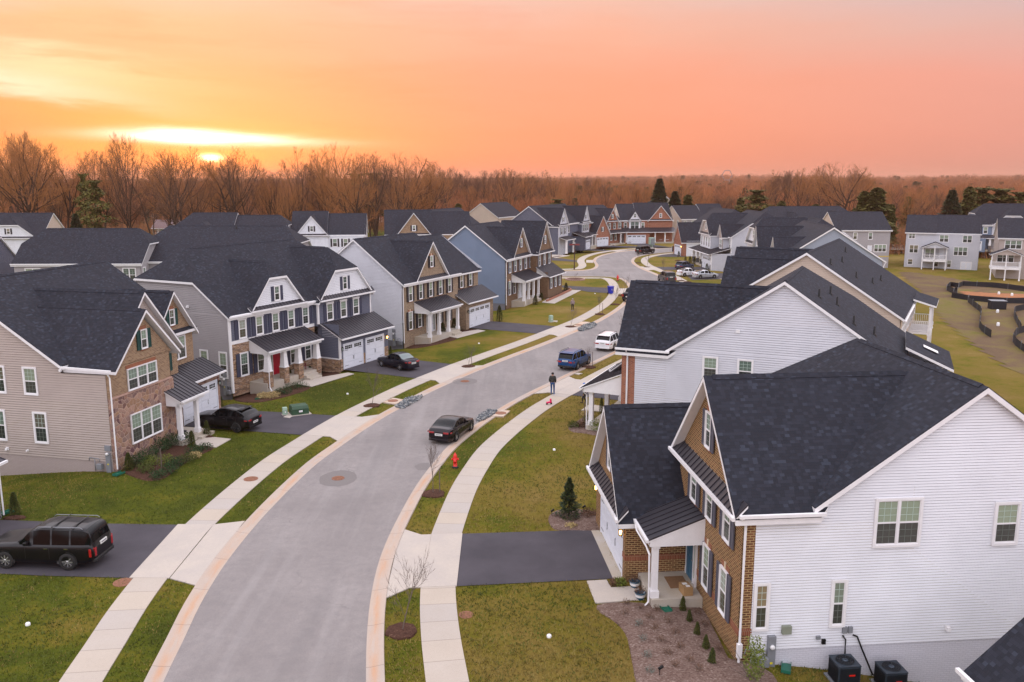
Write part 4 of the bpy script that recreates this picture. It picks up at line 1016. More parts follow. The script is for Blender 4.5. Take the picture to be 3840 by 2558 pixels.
h=simple_house((-65,167),3,'house with a white outlined clipped gable behind the grey house back, near the wood edge',21,12,11,'dove_siding',z0=0,split=11,ridge2=10.5,clip=8.7,gab=((5.5,4.2,9.5,'j',.3,'dove_siding'),)); h.block(17.5,21.5,-3,0,-.5,6.0,skip='b',f='white_siding'); h.window('f',-3,19.5,4.0,5.6,.9,3,'plain'); h.shed('sunroom_roof',17.2,21.8,0,6.9,-3.3,6.0,.5); h.finish()
h=simple_house((-43.6,172.2),7,'white sided house with a steep white gable and black shutters in the back row',14.3,12,11.1,'white_siding',split=6.9,ridge2=10.6,gab=((4.0,3.2,10.4,'g',.3,'white_siding'),),wins=[('f',1.3,4.3,5.8,.8,1,.0),('f',3.6,4.3,5.8,.8,1),('f',5.8,4.3,5.8,.8,1),('f',8.4,4.3,5.8,.8,1),('f',10.5,4.3,5.8,.8,1),('f',12.8,4.3,5.8,.8,1)],shut='shutter_black'); h.finish()
h=simple_house((-25.2,174.1),8,'house with golden buff brick gable in the back row of the left side',17,12,11.3,'cream_siding','brick_l1',split=9.6,ridge2=10.9,gab=((5.6,3.4,10.9,'g',.1,'brick_l1'),),wins=WF((2,4,6,8,11,14),4.3,5.8,.75),shut='shutter_black'); h.finish()
for (x,y,lab,W,D,rz) in ((-14,198,'house whose cream gable peeks out behind the dusty blue sided house',18,11,70),(-4,252,'further house with a white edged gable and dark roof behind the row',18,11,66)):
    h=simple_house((x,y),rz,lab,W,D,10.6,'cream_siding'); h.finish()
def ranch(px,py,W,label,roof,ang=0,z=3.2):
    x,y,zz=G(px,py); q=empty('house',(x,y,zz),R(ang),label,'house',group=None)
    w=MB(); w.box(0,W,0,8,-1,2.7); w.face([(W,0,2.7),(W,8,2.7),(W,4,5)]); w.face([(0,8,2.7),(0,0,2.7),(0,4,5)]); w.build('wall',M['cream_white'],q)
    r=MB(); slab(r,[[(-.4,-.5,2.5),(W+.4,-.5,2.5),(W+.4,4,5.2),(-.4,4,5.2)],[(-.4,8.5,2.5),(W+.4,8.5,2.5),(W+.4,4,5.2),(-.4,4,5.2)]],.2); r.build('roof',[M[roof],M['trim']],q)
    for u in (.18,.45,.72):
        a,b=win_mesh(1.2,1.2,1,'plain',False); o=link('window',a,q,(W*u,-.02,1)); link('pane',b,o)
    c=MB(); c.box(W*.3,W*.3+.9,3.6,4.5,3,6.4); c.build('chimney',M['brick_red'],q)
M['rust_roof']=plainmat('rusty brown shingle roof',(.12,.065,.05),.9)
M['pink_roof']=plainmat('faded mauve shingle roof',(.16,.11,.11),.9)
ranch(352,542,6,'small white gabled cottage among trunks at the left wood edge','pink_roof')
ranch(405,544,13,'white single storey house with a dark garage opening behind the trunks of the left wood','pink_roof',4)
ranch(820,512,12,'low mauve roofed house at the wood edge between two back row houses on the left','pink_roof',-8)
ranch(1000,508,14,'single storey white gabled house far behind, left of the golden brick gable','pink_roof',10)
ranch(890,506,12,'low brown roofed house with a red chimney in the wood','rust_roof',5)
ranch(1110,520,12,'little dark roofed house just above the golden brick gable','rust_roof',-12)
# sliver of the house at the very left edge, and the roof corner at lower right
h=House('house',(-27.6,39.4),84,'corner of a pale stone fronted house at the very left edge of the frame',base='pale_siding')
h.rect('l',0,0,12,-1,3.0); h.rect('r',4.2,0,12,-1,3.0); h.rect('f',0,0,4.2,-.3,3.0,'stone_grey'); h.shed('garage_roof',-.3,4.5,3,4.2,-.4,3.0,.42); h.downspout([(4.3,-.2,2.9),(4.28,-.1,2.6),(4.28,-.1,0)],.1); h.finish(); H_L0=h
h=House('house',(14.35,23.75),-84.75,'dark shingled roof corner with white gutter at the lower right corner of the frame',base='white_siding')
h.block(-.6,6,.5,12,-2.2,2.8); h.gable('x',.3,12,-1.0,6.3,2.9,8.5,oh=.5,t=.22); h.gutter('f',-.3,-1.0,6,2.6); h.finish(); H_R0=h
# ================================================================ ground, street, paving
def cr(pts,step=.8,closed=False):
    out=[]
    n=len(pts)
    P=[Vector((p[0],p[1],0)) for p in pts]
    rng_=range(n if closed else n-1)
    for i in rng_:
        p1=P[i];p2=P[(i+1)%n]
        p0=P[(i-1)%n] if (closed or i>0) else p1*2-p2
        p3=P[(i+2)%n] if (closed or i+2<n) else p2*2-p1
        k=max(1,int((p2-p1).length/step))
        for j in range(k):
            t=j/k
            out.append(.5*((2*p1)+(-p0+p2)*t+(2*p0-5*p1+4*p2-p3)*t*t+(-p0+3*p1-3*p2+p3)*t**3))
    if not closed: out.append(P[-1])
    return out
def offs(pl,d):
    """offset to the right of travel direction"""
    o=[]
    for i,p in enumerate(pl):
        t=pl[min(i+2,len(pl)-1)]-pl[max(i-2,0)]; t.normalize()
        o.append(p+Vector((t.y,-t.x,0))*d)
    return o
RE=cr([(-2.4,14),(-3.5,19),(-4.5,24),(-5.2,28.1),(-5.65,31),(-6.0,34),(-6.2,37.1),(-6.2,40),(-6.0,43.5),(-5.6,48),(-5.0,52),(-4.3,55.6),(-3.2,59.3),(-1.9,63),(-.4,66.8),(1.5,70.8),(3.7,75),(6.5,80.4),(9.8,86.6),(12.4,92),(14.7,97.2),(17,102.8),(19.3,109),(21.3,115),(23,121),(24.9,129),(26.2,138),(26.9,147),(26.9,156),(26.3,164),(25.6,171),(25.3,179),(25.6,186),(26.4,191.5),(27.6,196.5),(29.8,201.5),(33.4,206.8),(39.4,212.4),(48,217),(70,221),(120,224)])
LEa=cr([(-10.0,14),(-10.9,19),(-11.8,24),(-12.4,28.1),(-12.75,31),(-13.1,33.8),(-13.3,37),(-13.3,40),(-13.15,43.5),(-12.75,48),(-12.2,52.2),(-11.4,55.8),(-10.5,59.5),(-9.4,63.3),(-8.1,67),(-6.7,70.8),(-5.1,74.5),(-3.3,78.4),(-1.5,82),(.7,86.2),(3.3,91),(5.8,96),(8.1,100.7),(10.6,106),(12.8,111.6),(14.7,117.1),(16.4,122.8),(18.3,131),(19.6,140),(20.1,147),(20.1,152),(19.6,155.2),(18.3,157.2),(16.0,158.2),(9.2,158.4),(0,158.3),(-40,158)])
LEb=cr([(-40,166.8),(0,167),(9.7,167.1),(13.6,168),(15.6,169.6),(16.8,172.4),(17.6,176.3),(18,181),(18.1,186),(18.6,191.2),(19.8,197.1),(21.9,203.4),(24.6,208.9),(28,213.7),(33,218.3),(43.6,223.4),(70,227.5),(120,231)])
from mathutils.geometry import tessellate_polygon
PAVED=[]
def flatpoly(name,pts,z,mat,kind=None,label=None,skirt=0,cat=None,parent=None,follow=False,group=None):
    if name!='road': PAVED.append([(p[0],p[1]) for p in pts])
    pts=[Vector((p[0],p[1],0)) for p in pts]
    # orientation ccw
    ar=sum(a.x*b.y-b.x*a.y for a,b in zip(pts,pts[1:]+pts[:1]))
    if ar<0: pts=pts[::-1]
    zz=lambda p:(hgt(p.x,p.y) if follow else 0)+z
    m=MB()
    tri=tessellate_polygon([pts])
    for t in tri:
        q=[pts[i] for i in t]
        a2=(q[1]-q[0]).cross(q[2]-q[0]).z
        if a2<0: q=q[::-1]
        m.face([(p.x,p.y,zz(p)) for p in q],0)
    if skirt:
        for a,b in zip(pts,pts[1:]+pts[:1]):
            m.face([(a.x,a.y,zz(a)-skirt),(b.x,b.y,zz(b)-skirt),(b.x,b.y,zz(b)),(a.x,a.y,zz(a))],0)
    o=m.build(name,M[mat] if isinstance(mat,str) else mat,parent)
    return tag(o,label,cat,group,kind)
def road_fn(nt,b):
    p=POS(nt)
    sx=nt.add('ShaderNodeSeparateXYZ'); nt.l.new(p,sx.inputs[0])
    n1=nt.noise(p,.16,5,.6); n2=nt.noise(p,2.2,5,.7); n3=nt.noise(p,28,3,.8)
    c=nt.mix(nt.rng(n1,.35,.65,0,1),(.235,.212,.202),(.31,.282,.268))
    c=nt.mix(nt.rng(n2,.35,.7,0,.5),c,(.18,.165,.165))
    c=nt.mix(nt.rng(n3,.35,.75,0,.5),c,(.12,.11,.11))
    st=nt.noise(nt.mapping(p,(1.2,.07,1)),1,4,.6)
    c=nt.mix(nt.rng(st,.5,.72,0,.22),c,(.36,.34,.33)); cv=nt.add('ShaderNodeTexVoronoi',feature='DISTANCE_TO_EDGE'); dn=nt.add('ShaderNodeTexNoise'); nt.l.new(p,dn.inputs['Vector']); dn.inputs['Scale'].default_value=.6; dn.inputs['Detail'].default_value=6; ad=nt.add('ShaderNodeVectorMath',operation='MULTIPLY_ADD'); nt.l.new(dn.outputs[1],ad.inputs[0]); ad.inputs[1].default_value=(3,3,0); nt.l.new(p,ad.inputs[2]); nt.l.new(ad.outputs[0],cv.inputs['Vector']); cv.inputs['Scale'].default_value=.13; ck=nt.math('MULTIPLY',nt.math('LESS_THAN',cv.outputs[0],.0035),nt.rng(n1,.5,.6,0,.3)); c=nt.mix(ck,c,(.07,.065,.065)); tr=nt.noise(nt.mapping(p,(.55,.05,1),(0,0,R(-8))),1,3,.5); c=nt.mix(nt.rng(tr,.5,.68,0,.35),c,(.15,.14,.14))
    setc(nt,b,c,nt.bump(n3,.35,.01))
M['road']=newmat('worn grey asphalt',(.3,.28,.3),.9,0,.25,road_fn)
def drv_fn(nt,b):
    p=POS(nt); n1=nt.noise(p,.5,4,.6); n3=nt.noise(p,30,3,.8)
    c=nt.mix(nt.rng(n1,.3,.7),(.050,.045,.054),(.078,.070,.082)); c=nt.mix(nt.rng(n3,.3,.8,0,.4),c,(.03,.03,.034)); setc(nt,b,c,nt.bump(n3,.4,.01))
M['driveway']=newmat('dark new asphalt',(.06,.05,.06),.85,0,.3,drv_fn)
def slab_fn(len_,ca,cb_,rust=False):
    def fn(nt,b):
        uv=UV(nt); sx=nt.add('ShaderNodeSeparateXYZ'); nt.l.new(uv,sx.inputs[0])
        k=nt.math('DIVIDE',sx.outputs[0],len_); fl=nt.math('FLOOR',k); fr=nt.math('FRACT',k)
        wn=nt.add('ShaderNodeTexWhiteNoise',noise_dimensions='1D'); nt.l.new(fl,wn.inputs['W'])
        p=POS(nt); n=nt.noise(p,.7,5,.65); n2=nt.noise(p,14,3,.7)
        c=nt.mix(wn.outputs[0],ca,cb_); c=nt.mix(nt.rng(n,.35,.7,0,.35),c,tuple(x*.82 for x in cb_)); c=nt.mix(nt.rng(n2,.3,.8,0,.18),c,(.2,.18,.16))
        if rust:
            nn=nt.noise(nt.mapping(uv,(.35,2.2,1)),1,4,.6)
            mid=nt.math('SUBTRACT',1.0,nt.math('ABSOLUTE',nt.math('MULTIPLY',nt.math('SUBTRACT',sx.outputs[1],.3),3.2)),clamp=True)
            c=nt.mix(nt.math('MULTIPLY',nt.math('MULTIPLY',mid,nt.rng(nn,.4,.7,0,1)),.75),c,(.50,.24,.10))
        j=nt.math('LESS_THAN',fr,.014/len_*1.5)
        c=nt.mix(nt.math('MULTIPLY',j,.75),c,(.10,.08,.07))
        setc(nt,b,c,nt.bump(n2,.2,.01))
    return fn
M['sidewalk']=newmat('sidewalk slabs',(.5,.45,.4),.85,0,.3,slab_fn(1.52,(.42,.38,.345),(.475,.405,.325)))
M['kerb']=newmat('kerb concrete with rusty runoff stains',(.5,.4,.35),.85,0,.3,slab_fn(3.05,(.42,.36,.315),(.46,.37,.30),True))
def strip(name,pl,prof,mat,kind='structure',parent=None):
    """prof: list of (offset,z)"""
    m=MB(); ls=[offs(pl,o) for o,z in prof]; s=0
    for i in range(len(pl)-1):
        d=(pl[i+1]-pl[i]).length
        for j in range(len(prof)-1):
            a=ls[j][i];b=ls[j][i+1];c=ls[j+1][i+1];e=ls[j+1][i]
            z0=prof[j][1];z1=prof[j+1][1]
            w0=abs(prof[j][0]-prof[0][0]); w1=abs(prof[j+1][0]-prof[0][0])
            f=[(a.x,a.y,z0),(b.x,b.y,z0),(c.x,c.y,z1),(e.x,e.y,z1)]; uv=[(s,w0),(s+d,w0),(s+d,w1),(s,w1)]
            n=(Vector(f[1])-Vector(f[0])).cross(Vector(f[2])-Vector(f[0]))
            if n.z<0: f=f[::-1]; uv=uv[::-1]
            m.face(f,0,uv=uv)
        s+=d
    o=m.build(name,M[mat],parent); tag(o,kind=kind); return o
# terrain sheet
def grass_fn(nt,b):
    p=POS(nt)
    ln=nt.add('ShaderNodeVectorMath',operation='LENGTH'); nt.l.new(p,ln.inputs[0])
    n1=nt.noise(p,.10,4,.6,.4); n2=nt.noise(p,.55,5,.65); n3=nt.noise(p,3.5,4,.7); n4=nt.noise(p,22,3,.8); n5=nt.noise(nt.mapping(p,(40,14,20),(0,0,.5)),1,2,.6)
    m=nt.math('ADD',nt.math('MULTIPLY',n1,.9),nt.math('MULTIPLY',n2,.45)); m=nt.math('ADD',m,nt.math('MULTIPLY',n3,.22)); sp_=nt.add('ShaderNodeSeparateXYZ'); nt.l.new(p,sp_.inputs[0]); m=nt.math('ADD',m,nt.rng(sp_.outputs[0],-15,4,-.13,.09))
    c=nt.ramp(nt.rng(m,.55,1.05,0,1),[(0,(.042,.058,.004)),(.25,(.078,.095,.005)),(.42,(.135,.122,.010)),(.58,(.185,.138,.022)),(.8,(.215,.145,.036)),(1,(.27,.185,.06))])
    k=nt.math('MULTIPLY',nt.rng(n4,.35,.7,0,.85),1.0)
    c=nt.mix(k,c,nt.mix(.5,c,(.02,.03,.004)))
    c=nt.mix(nt.rng(n5,.52,.72,0,.5),c,(.24,.19,.05))
    setc(nt,b,c,nt.bump(nt.math('ADD',n4,nt.math('MULTIPLY',n5,.7)),.8,.06))
    b.inputs['Specular IOR Level'].default_value=.1
M['grass']=newmat('winter lawn',(.1,.12,.02),.95,0,.1,grass_fn)
def litter_fn(nt,b):
    p=POS(nt); n=nt.noise(p,.02,4,.6); n2=nt.noise(p,.6,4,.7)
    c=nt.mix(nt.rng(n,.35,.65),(.12,.07,.045),(.17,.095,.06)); c=nt.mix(nt.rng(n2,.3,.7,0,.5),c,(.07,.045,.03)); setc(nt,b,c)
M['litter']=newmat('leaf litter under far woods',(.12,.07,.05),.95,0,.1,litter_fn)
def dirt_fn(nt,b):
    p=POS(nt); n=nt.noise(p,.12,5,.65,.5); n2=nt.noise(p,1.6,5,.7); n3=nt.noise(p,12,3,.8)
    m=nt.math('ADD',n,nt.math('MULTIPLY',n2,.35))
    c=nt.ramp(nt.rng(m,.45,.95),[(0,(.13,.13,.02)),(.25,(.18,.14,.05)),(.5,(.15,.10,.06)),(1,(.105,.07,.05))]); c=nt.mix(nt.rng(n3,.3,.8,0,.4),c,(.08,.06,.03)); setc(nt,b,c,nt.bump(n3,.7,.05))
M['dirt']=newmat('sparse straw and bare soil',(.17,.12,.07),.95,0,.1,dirt_fn)
M['redclay']=plainmat('orange clay soil',(.30,.12,.045),.95,.25,1.5)
def in_poly(x,y,P):
    c=False
    for (x1,y1),(x2,y2) in zip(P,P[1:]+P[:1]):
        if (y1>y)!=(y2>y) and x<(x2-x1)*(y-y1)/(y2-y1)+x1: c=not c
    return c
soil=[G(*p)[:2] for p in [(2075,625),(2150,640),(2230,655),(2354,668),(2500,700),(2500,1000),(2354,930),(2300,870),(2220,760),(2160,690),(2100,650)]]
def terrain():
    ys=[8+i*1.1 for i in range(95)]; y=ys[-1]
    while y<9000: y+=max(2.2,(y-95)*.035+1.5); ys.append(y)
    xs=[i*1.2 for i in range(70)]; x=xs[-1]
    while x<7000: x+=max(2.5,(x-80)*.06+2); xs.append(x)
    xs=[-a for a in xs[::-1]]+xs[1:]
    verts=[];faces=[];mi=[]
    for y in ys:
        for x in xs: verts.append((x,y,hgt(x,y)))
    nx=len(xs)
    for j in range(len(ys)-1):
        for i in range(nx-1):
            faces.append((j*nx+i,j*nx+i+1,(j+1)*nx+i+1,(j+1)*nx+i))
            cx,cy=(xs[i]+xs[i+1])/2,(ys[j]+ys[j+1])/2
            far=cy>350 or (cx<-60 and cy>330) or cx>240 or (cy>262 and cx>-20 and not (cx>75 and cy<300)); mi.append(1 if far else 0)
    me=bpy.data.meshes.new('terrain'); me.from_pydata(verts,[],faces); me.materials.append(M['grass']); me.materials.append(M['litter'])
    me.polygons.foreach_set('material_index',mi); me.polygons.foreach_set('use_smooth',[True]*len(faces)); me.update()
    o=bpy.data.objects.new('ground',me); C.objects.link(o); tag(o,kind='structure'); return o
terrain()
# asphalt
main=[p for p in RE]+[p for p in LEb[::-1]]+[p for p in LEa[::-1]]
flatpoly('road',main,.012,'road','structure')
for nm,pl,sg in (('kerb',RE,1),('kerb',LEa,-1),('kerb',LEb,-1)):
    strip(nm,pl,[(0,.016),(sg*.18,.014),(sg*.42,.05),(sg*.62,.085),(sg*.66,.085),(sg*.68,-.02)],'kerb')
SWR=offs(RE,2.1); 
strip('sidewalk',RE,[(2.1,-.02),(2.1,.045),(3.62,.045),(3.62,-.02)],'sidewalk')
strip('sidewalk',LEa,[(-2.15,-.02),(-2.15,.045),(-3.67,.045),(-3.67,-.02)],'sidewalk')
strip('sidewalk',LEb,[(-2.5,-.02),(-2.5,.045),(-4.1,.045),(-4.1,-.02)],'sidewalk')
def hitline(p,d,pl):
    """distance along p+t*d to polyline"""
    best=None
    for a,b in zip(pl,pl[1:]):
        e=b-a; den=d.x*e.y-d.y*e.x
        if abs(den)<1e-9: continue
        w=a-p; t=(w.x*e.y-w.y*e.x)/den; s=(w.x*d.y-w.y*d.x)/den
        if 0<=s<=1 and t>0 and (best is None or t<best): best=t
    return best
def driveway(house,u0,u1,yg,pl,sg,flare=.35,wide=0,so=2.12,sw=1.5,bend=0):
    a=house.root.rotation_euler.z; X=Vector((math.cos(a),math.sin(a),0)); Y=Vector((-math.sin(a),math.cos(a),0)); o=Vector((house.root.location.x,house.root.location.y,0))
    d=-Y
    if bend: d=Matrix.Rotation(R(bend),3,'Z')@d
    A=o+X*u0+Y*yg; B=o+X*u1+Y*yg
    outer=offs(pl,sg*(so+sw)); inner=offs(pl,sg*so); g=offs(pl,sg*.6)
    ta=hitline(A,d,outer); tb=hitline(B,d,outer)
    if ta is None or tb is None: print('driveway miss',house.root['label']); return
    side=(B-A).normalized()
    dh=hgt(A.x,A.y)
    A1=A+d*ta; B1=B+d*tb
    A1b=A1-side*wide; B1b=B1+side*wide
    flatpoly('driveway',[A,B,B1b,A1b],.028,'driveway','structure')
    A2=A1b+d*(hitline(A1b-d*.5,d,inner) or 1.5); B2=B1b+d*(hitline(B1b-d*.5,d,inner) or 1.5)
    ta=hitline(A2-d*.8,d,g); tb=hitline(B2-d*.8,d,g)
    if ta is None or tb is None: return
    A3=A2+d*(ta-.8)-side*.9; B3=B2+d*(tb-.8)+side*.9
    # slab over the crossing and flared apron
    A0=A1b-d*.05; B0=B1b-d*.05
    flatpoly('driveway_apron',[A0,B0,B2-d*.9,B2-d*.5,A2-d*.5,A2-d*.9],.056,'concrete','structure',skirt=.05)
    flatpoly('driveway_apron',[A2-d*.49,B2-d*.49,B2,B3,A3,A2],.058,'concrete','structure',skirt=.05)
    return
driveway(H_R1,-12.5,-7.0,-2.8,RE,1,wide=.1)
driveway(H_L1,9.6,14.6,1.7,LEa,-1,wide=.1); driveway(H_L2,11.4,18.2,-2.55,LEa,-1,wide=-.1); driveway(H_L3,12.4,18.0,-1.3,LEa,-1)
driveway(H_R2,-15.3,-9.8,-1.5,RE,1)
driveway(H_L5,13.9,17.5,-3.3,LEb,-1,so=2.5); driveway(H_L6,1.0,6.3,-2.7,LEb,-1,so=2.5,bend=22); driveway(H_C1,1.0,6.4,-2.7,LEb,-1,so=2.5,bend=12)
driveway(H_R6,-6.6,-1.0,-3.9,RE,1,wide=.2); 
# other drives given directly
def pxpoly(fn,pts): return [at(*fn(x,y)) for x,y in pts]
z4=lambda x,y:zc(0,1850,2.215,x,y); z3=lambda x,y:zc(1000,1500,1.4823,x,y); z2=lambda x,y:zc(1500,1300,2.6156,x,y); z1=lambda x,y:zc(2050,900,3.3629,x,y)
za1=lambda x,y:zc(0,700,2.24,x,y); za2=lambda x,y:zc(0,1300,2.24,x,y); za3=lambda x,y:zc(900,700,2.24,x,y); za4=lambda x,y:zc(1800,650,3.2,x,y); za5=lambda x,y:zc(2300,650,3.2,x,y); za6=lambda x,y:zc(600,900,2.24,x,y)
zb=lambda x,y:zc(2100,1750,1.941,x,y); zf=lambda x,y:zc(2740,1750,1.941,x,y); zr=lambda x,y:zc(3000,650,2232/840,x,y); zg=lambda x,y:zc(3300,700,3.409,x,y)
D=pxpoly(z4,[(-700,190),(0,225),(870,255),(1478,265),(1075,707),(400,690),(0,672),(-700,650)])
flatpoly('driveway',D,.028,'driveway','structure')
flatpoly('driveway_apron',pxpoly(z4,[(1478,264),(1770,266),(1405,712),(1075,708)]),.056,'concrete','structure',skirt=.05)
flatpoly('driveway_apron',pxpoly(z4,[(1780,266),(2035,237),(2010,265),(1637,775),(1412,714)]),.058,'concrete','structure',skirt=.05)
flatpoly('driveway',pxpoly(z1,[(0,222),(200,235),(385,262),(385,278),(0,255),(-200,240)]),.028,'driveway','structure')
flatpoly('driveway',pxpoly(z1,[(190,575),(400,588),(775,605),(765,672),(520,655),(440,640),(200,600)]),.028,'driveway','structure')
flatpoly('driveway_apron',pxpoly(z1,[(912,617),(1028,612),(1075,610),(1010,660),(985,685),(905,683)]),.058,'concrete','structure',skirt=.05)
flatpoly('driveway',pxpoly(z1,[(1380,213),(1450,190),(1600,180),(1740,182),(1740,215)]),.028,'driveway','structure')
flatpoly('driveway_apron',pxpoly(z1,[(500,256),(585,256),(585,290),(497,287)]),.058,'concrete','structure',skirt=.05)
flatpoly('driveway',pxpoly(za5,[(870,1222),(1000,1200),(1380,1203),(1420,1262),(1290,1272),(945,1282)]),.028,'driveway','structure')
# front walks
def walk(fn,pts,z=.05): flatpoly('front_walk',pxpoly(fn,pts),z,'concrete','structure',skirt=.05)
walk(zb,[(195,838),(338,829),(372,886),(565,874),(612,972),(258,1000)])
walk(za2,[(1640,800),(1690,772),(1800,765),(1942,780),(1810,852),(1625,828)])
walk(za6,[(1150,1212),(1215,1180),(1580,1118),(1630,1128),(1272,1236)])
walk(za3,[(1735,1257),(1860,1225),(2000,1203),(2060,1213),(1825,1275)])
walk(z1,[(300,632),(432,638),(95,805),(-60,790),(10,745)])
walk(z1,[(60,185),(180,190),(295,200),(120,228),(70,222)])
walk(z2,[(1775,630),(1860,568),(2045,600),(2045,615),(1985,640)])
walk(z1,[(2180,492),(2260,488),(2300,530),(2235,505)])
walk(z1,[(770,52),(870,62),(800,75),(765,72)]); walk(z1,[(470,100),(560,108),(530,120),(470,118)])
walk(z1,[(1355,15),(1440,18),(1420,25),(1350,22)])
# dirt, silt fence area on the right
def gp(fn,pts,follow=True): return [G(*fn(x,y))[:2] for x,y in pts]
def drape(name,pts,mat,kind,up=.05,res=1.5,label=None):
    xs=[p[0] for p in pts]; ys=[p[1] for p in pts]; m=MB()
    P=[Vector((p[0],p[1],0)) for p in pts]
    nx=int((max(xs)-min(xs))/res)+1; ny=int((max(ys)-min(ys))/res)+1
    for i in range(nx):
        for j in range(ny):
            x0=min(xs)+i*res; y0=min(ys)+j*res
            if in_poly(x0+res/2,y0+res/2,pts):
                m.face([(a,b,hgt(a,b)+up) for a,b in ((x0,y0),(x0+res,y0),(x0+res,y0+res),(x0,y0+res))],0,True)
    o=m.build(name,M[mat],weld=True); return tag(o,label,kind=kind)
so=gp(zr,[(985,985),(1150,990),(1500,1045),(1800,1090),(2232,1120),(2700,1180),(3100,1500),(3100,2200),(2500,2150),(2000,1900),(1720,1700),(1450,1480),(1290,1300),(1180,1150),(1080,1080)])
drape('bare_soil',so,'dirt','structure',.03,1.0)
drape('clay_patch',gp(zr,[(1580,1175),(1900,1195),(2300,1210),(2600,1230),(2600,1262),(2200,1262),(1650,1225)]),'redclay','structure',.06,.6)
drape('clay_patch',gp(zr,[(905,700),(1100,705),(1095,750),(905,748)]),'redclay','structure',.06,1)
flatp=gp(zr,[(880,768),(1095,770),(1095,795),(880,795)]); drape('lane',flatp,'concrete','structure',.06,1)
drape('lane',gp(zr,[(1825,812),(2060,825),(2060,855),(1825,838)]),'concrete','structure',.06,1)
M['grass2']=M['grass']
# ---------------------------------------------------------------- mulch
def mulch_fn(ca,cb_,cc):
    def fn(nt,b):
        p=POS(nt); v=nt.add('ShaderNodeTexVoronoi',feature='F1'); nt.l.new(nt.mapping(p,(1,2.6,1),(0,0,.7)),v.inputs['Vector']); v.inputs['Scale'].default_value=16
        sc=nt.add('ShaderNodeSeparateColor'); nt.l.new(v.outputs['Color'],sc.inputs[0])
        n=nt.noise(p,1.1,4,.7); c=nt.ramp(sc.outputs[0],[(0,ca),(.5,cb_),(.85,cb_),(1,cc)]); c=nt.mix(nt.rng(n,.3,.7,0,.5),c,ca); setc(nt,b,c,nt.bump(sc.outputs[1],.8,.03))
    return fn
M['mulch_dark']=newmat('dark brown mulch',(.08,.04,.03),.95,0,.1,mulch_fn((.045,.022,.016),(.10,.05,.035),(.17,.10,.07)))
M['mulch_pale']=newmat('weathered pinkish mulch',(.2,.14,.13),.95,0,.1,mulch_fn((.10,.058,.045),(.22,.155,.13),(.42,.34,.29)))
def bed(pts,mat,label,h=.06):
    PAVED.append([(p[0],p[1]) for p in pts])
    P=cr(pts,.35,True); c=sum(P,Vector())/len(P); m=MB(); n=len(P)
    rings=[]
    for k,(f,z) in enumerate(((1,-.03),(.97,h*.7),(.85,h*1.1),(.7,h*1.2),(.55,h*1.2),(.4,h*1.2),(.2,h*1.2),(.05,h*1.3))):
        rings.append([(lambda w:Vector((w.x,w.y,hgt(w.x,w.y)+z+(random.random()*.03 if k>0 else 0))))(c+(p-c)*f) for p in P])
    for a,b in zip(rings,rings[1:]):
        for i in range(n): j=(i+1)%n; m.face([a[i],a[j],b[j],b[i]],0,True)
    m.face(rings[-1],0)
    o=m.build('mulch_bed',M[mat]); return tag(o,label,'mulch bed')
bed(pxpoly(zb,[(262,1004),(450,985),(700,992),(990,968),(1130,1180),(1262,1425),(1420,1440),(1560,1480),(1610,1640),(1500,1750),(900,1800),(600,1760),(545,1560),(510,1370),(470,1215),(380,1120),(290,1065)]),'mulch_pale','large bed of weathered mulch with sparse dry plants below the near tan brick front',.05)
bed(pxpoly(z3,[(1563,665),(1600,622),(1700,608),(1850,632),(1880,690),(1850,727),(1700,728),(1600,722)]),'mulch_pale','mulch bed with a small spruce beside the near driveway')
bed(pxpoly(za2,[(1040,1060),(1190,1122),(1290,1130),(1390,1105),(1520,1003),(1680,915),(1800,855),(1720,835),(1600,840),(1440,800),(1240,900),(1050,990)]),'mulch_dark','dark mulch bed along the fieldstone front at left')
bed(pxpoly(za2,[(1690,770),(1780,768),(1800,760),(1720,745),(1690,752)]),'mulch_dark','small mulch patch between the fieldstone house porch and its driveway')
bed(pxpoly(za6,[(622,1302),(700,1340),(830,1358),(1000,1330),(1180,1280),(1265,1238),(1160,1212),(1090,1172),(900,1200),(760,1210),(630,1262)]),'mulch_dark','dark mulch bed in front of the stone pier porch of the slate blue house')
bed(pxpoly(za6,[(1215,1168),(1300,1196),(1400,1160),(1500,1118),(1480,1080),(1340,1050),(1260,1100)]),'mulch_dark','triangular mulch bed between the porch and the garages of the slate blue house')
bed(pxpoly(za3,[(1388,1322),(1430,1338),(1520,1340),(1700,1312),(1820,1277),(1740,1245),(1650,1262),(1480,1290)]),'mulch_dark','mulch bed along the buff brick house porch')
bed(pxpoly(za3,[(1760,1222),(1830,1245),(1990,1206),(1915,1182),(1850,1190)]),'mulch_dark','mulch strip left of the buff brick house garage')
bed(pxpoly(z1,[(-10,700),(0,770),(120,720),(290,645),(300,632),(230,625),(120,650),(30,690)]),'mulch_dark','brick edged bed beside the front walk of the dark brown brick house')
bed(pxpoly(z2,[(1648,800),(1700,842),(1800,852),(1900,872),(1975,882),(1990,830),(1930,780),(1880,700),(1840,640),(1790,700),(1700,760)]),'mulch_pale','mulch bed with grasses beside the white porch column of the red brick cornered house')
bed(pxpoly(z1,[(60,190),(60,222),(140,215),(200,205),(120,192)]),'mulch_dark','small mulch bed at the left end of the slate grey house walk')
bed([at(*z4(30+math.cos(t)*100+90,205+math.sin(t)*20-10)) for t in [i*math.pi/5 for i in range(10)]],'mulch_dark','round mulch patch under the evergreen at the left edge')
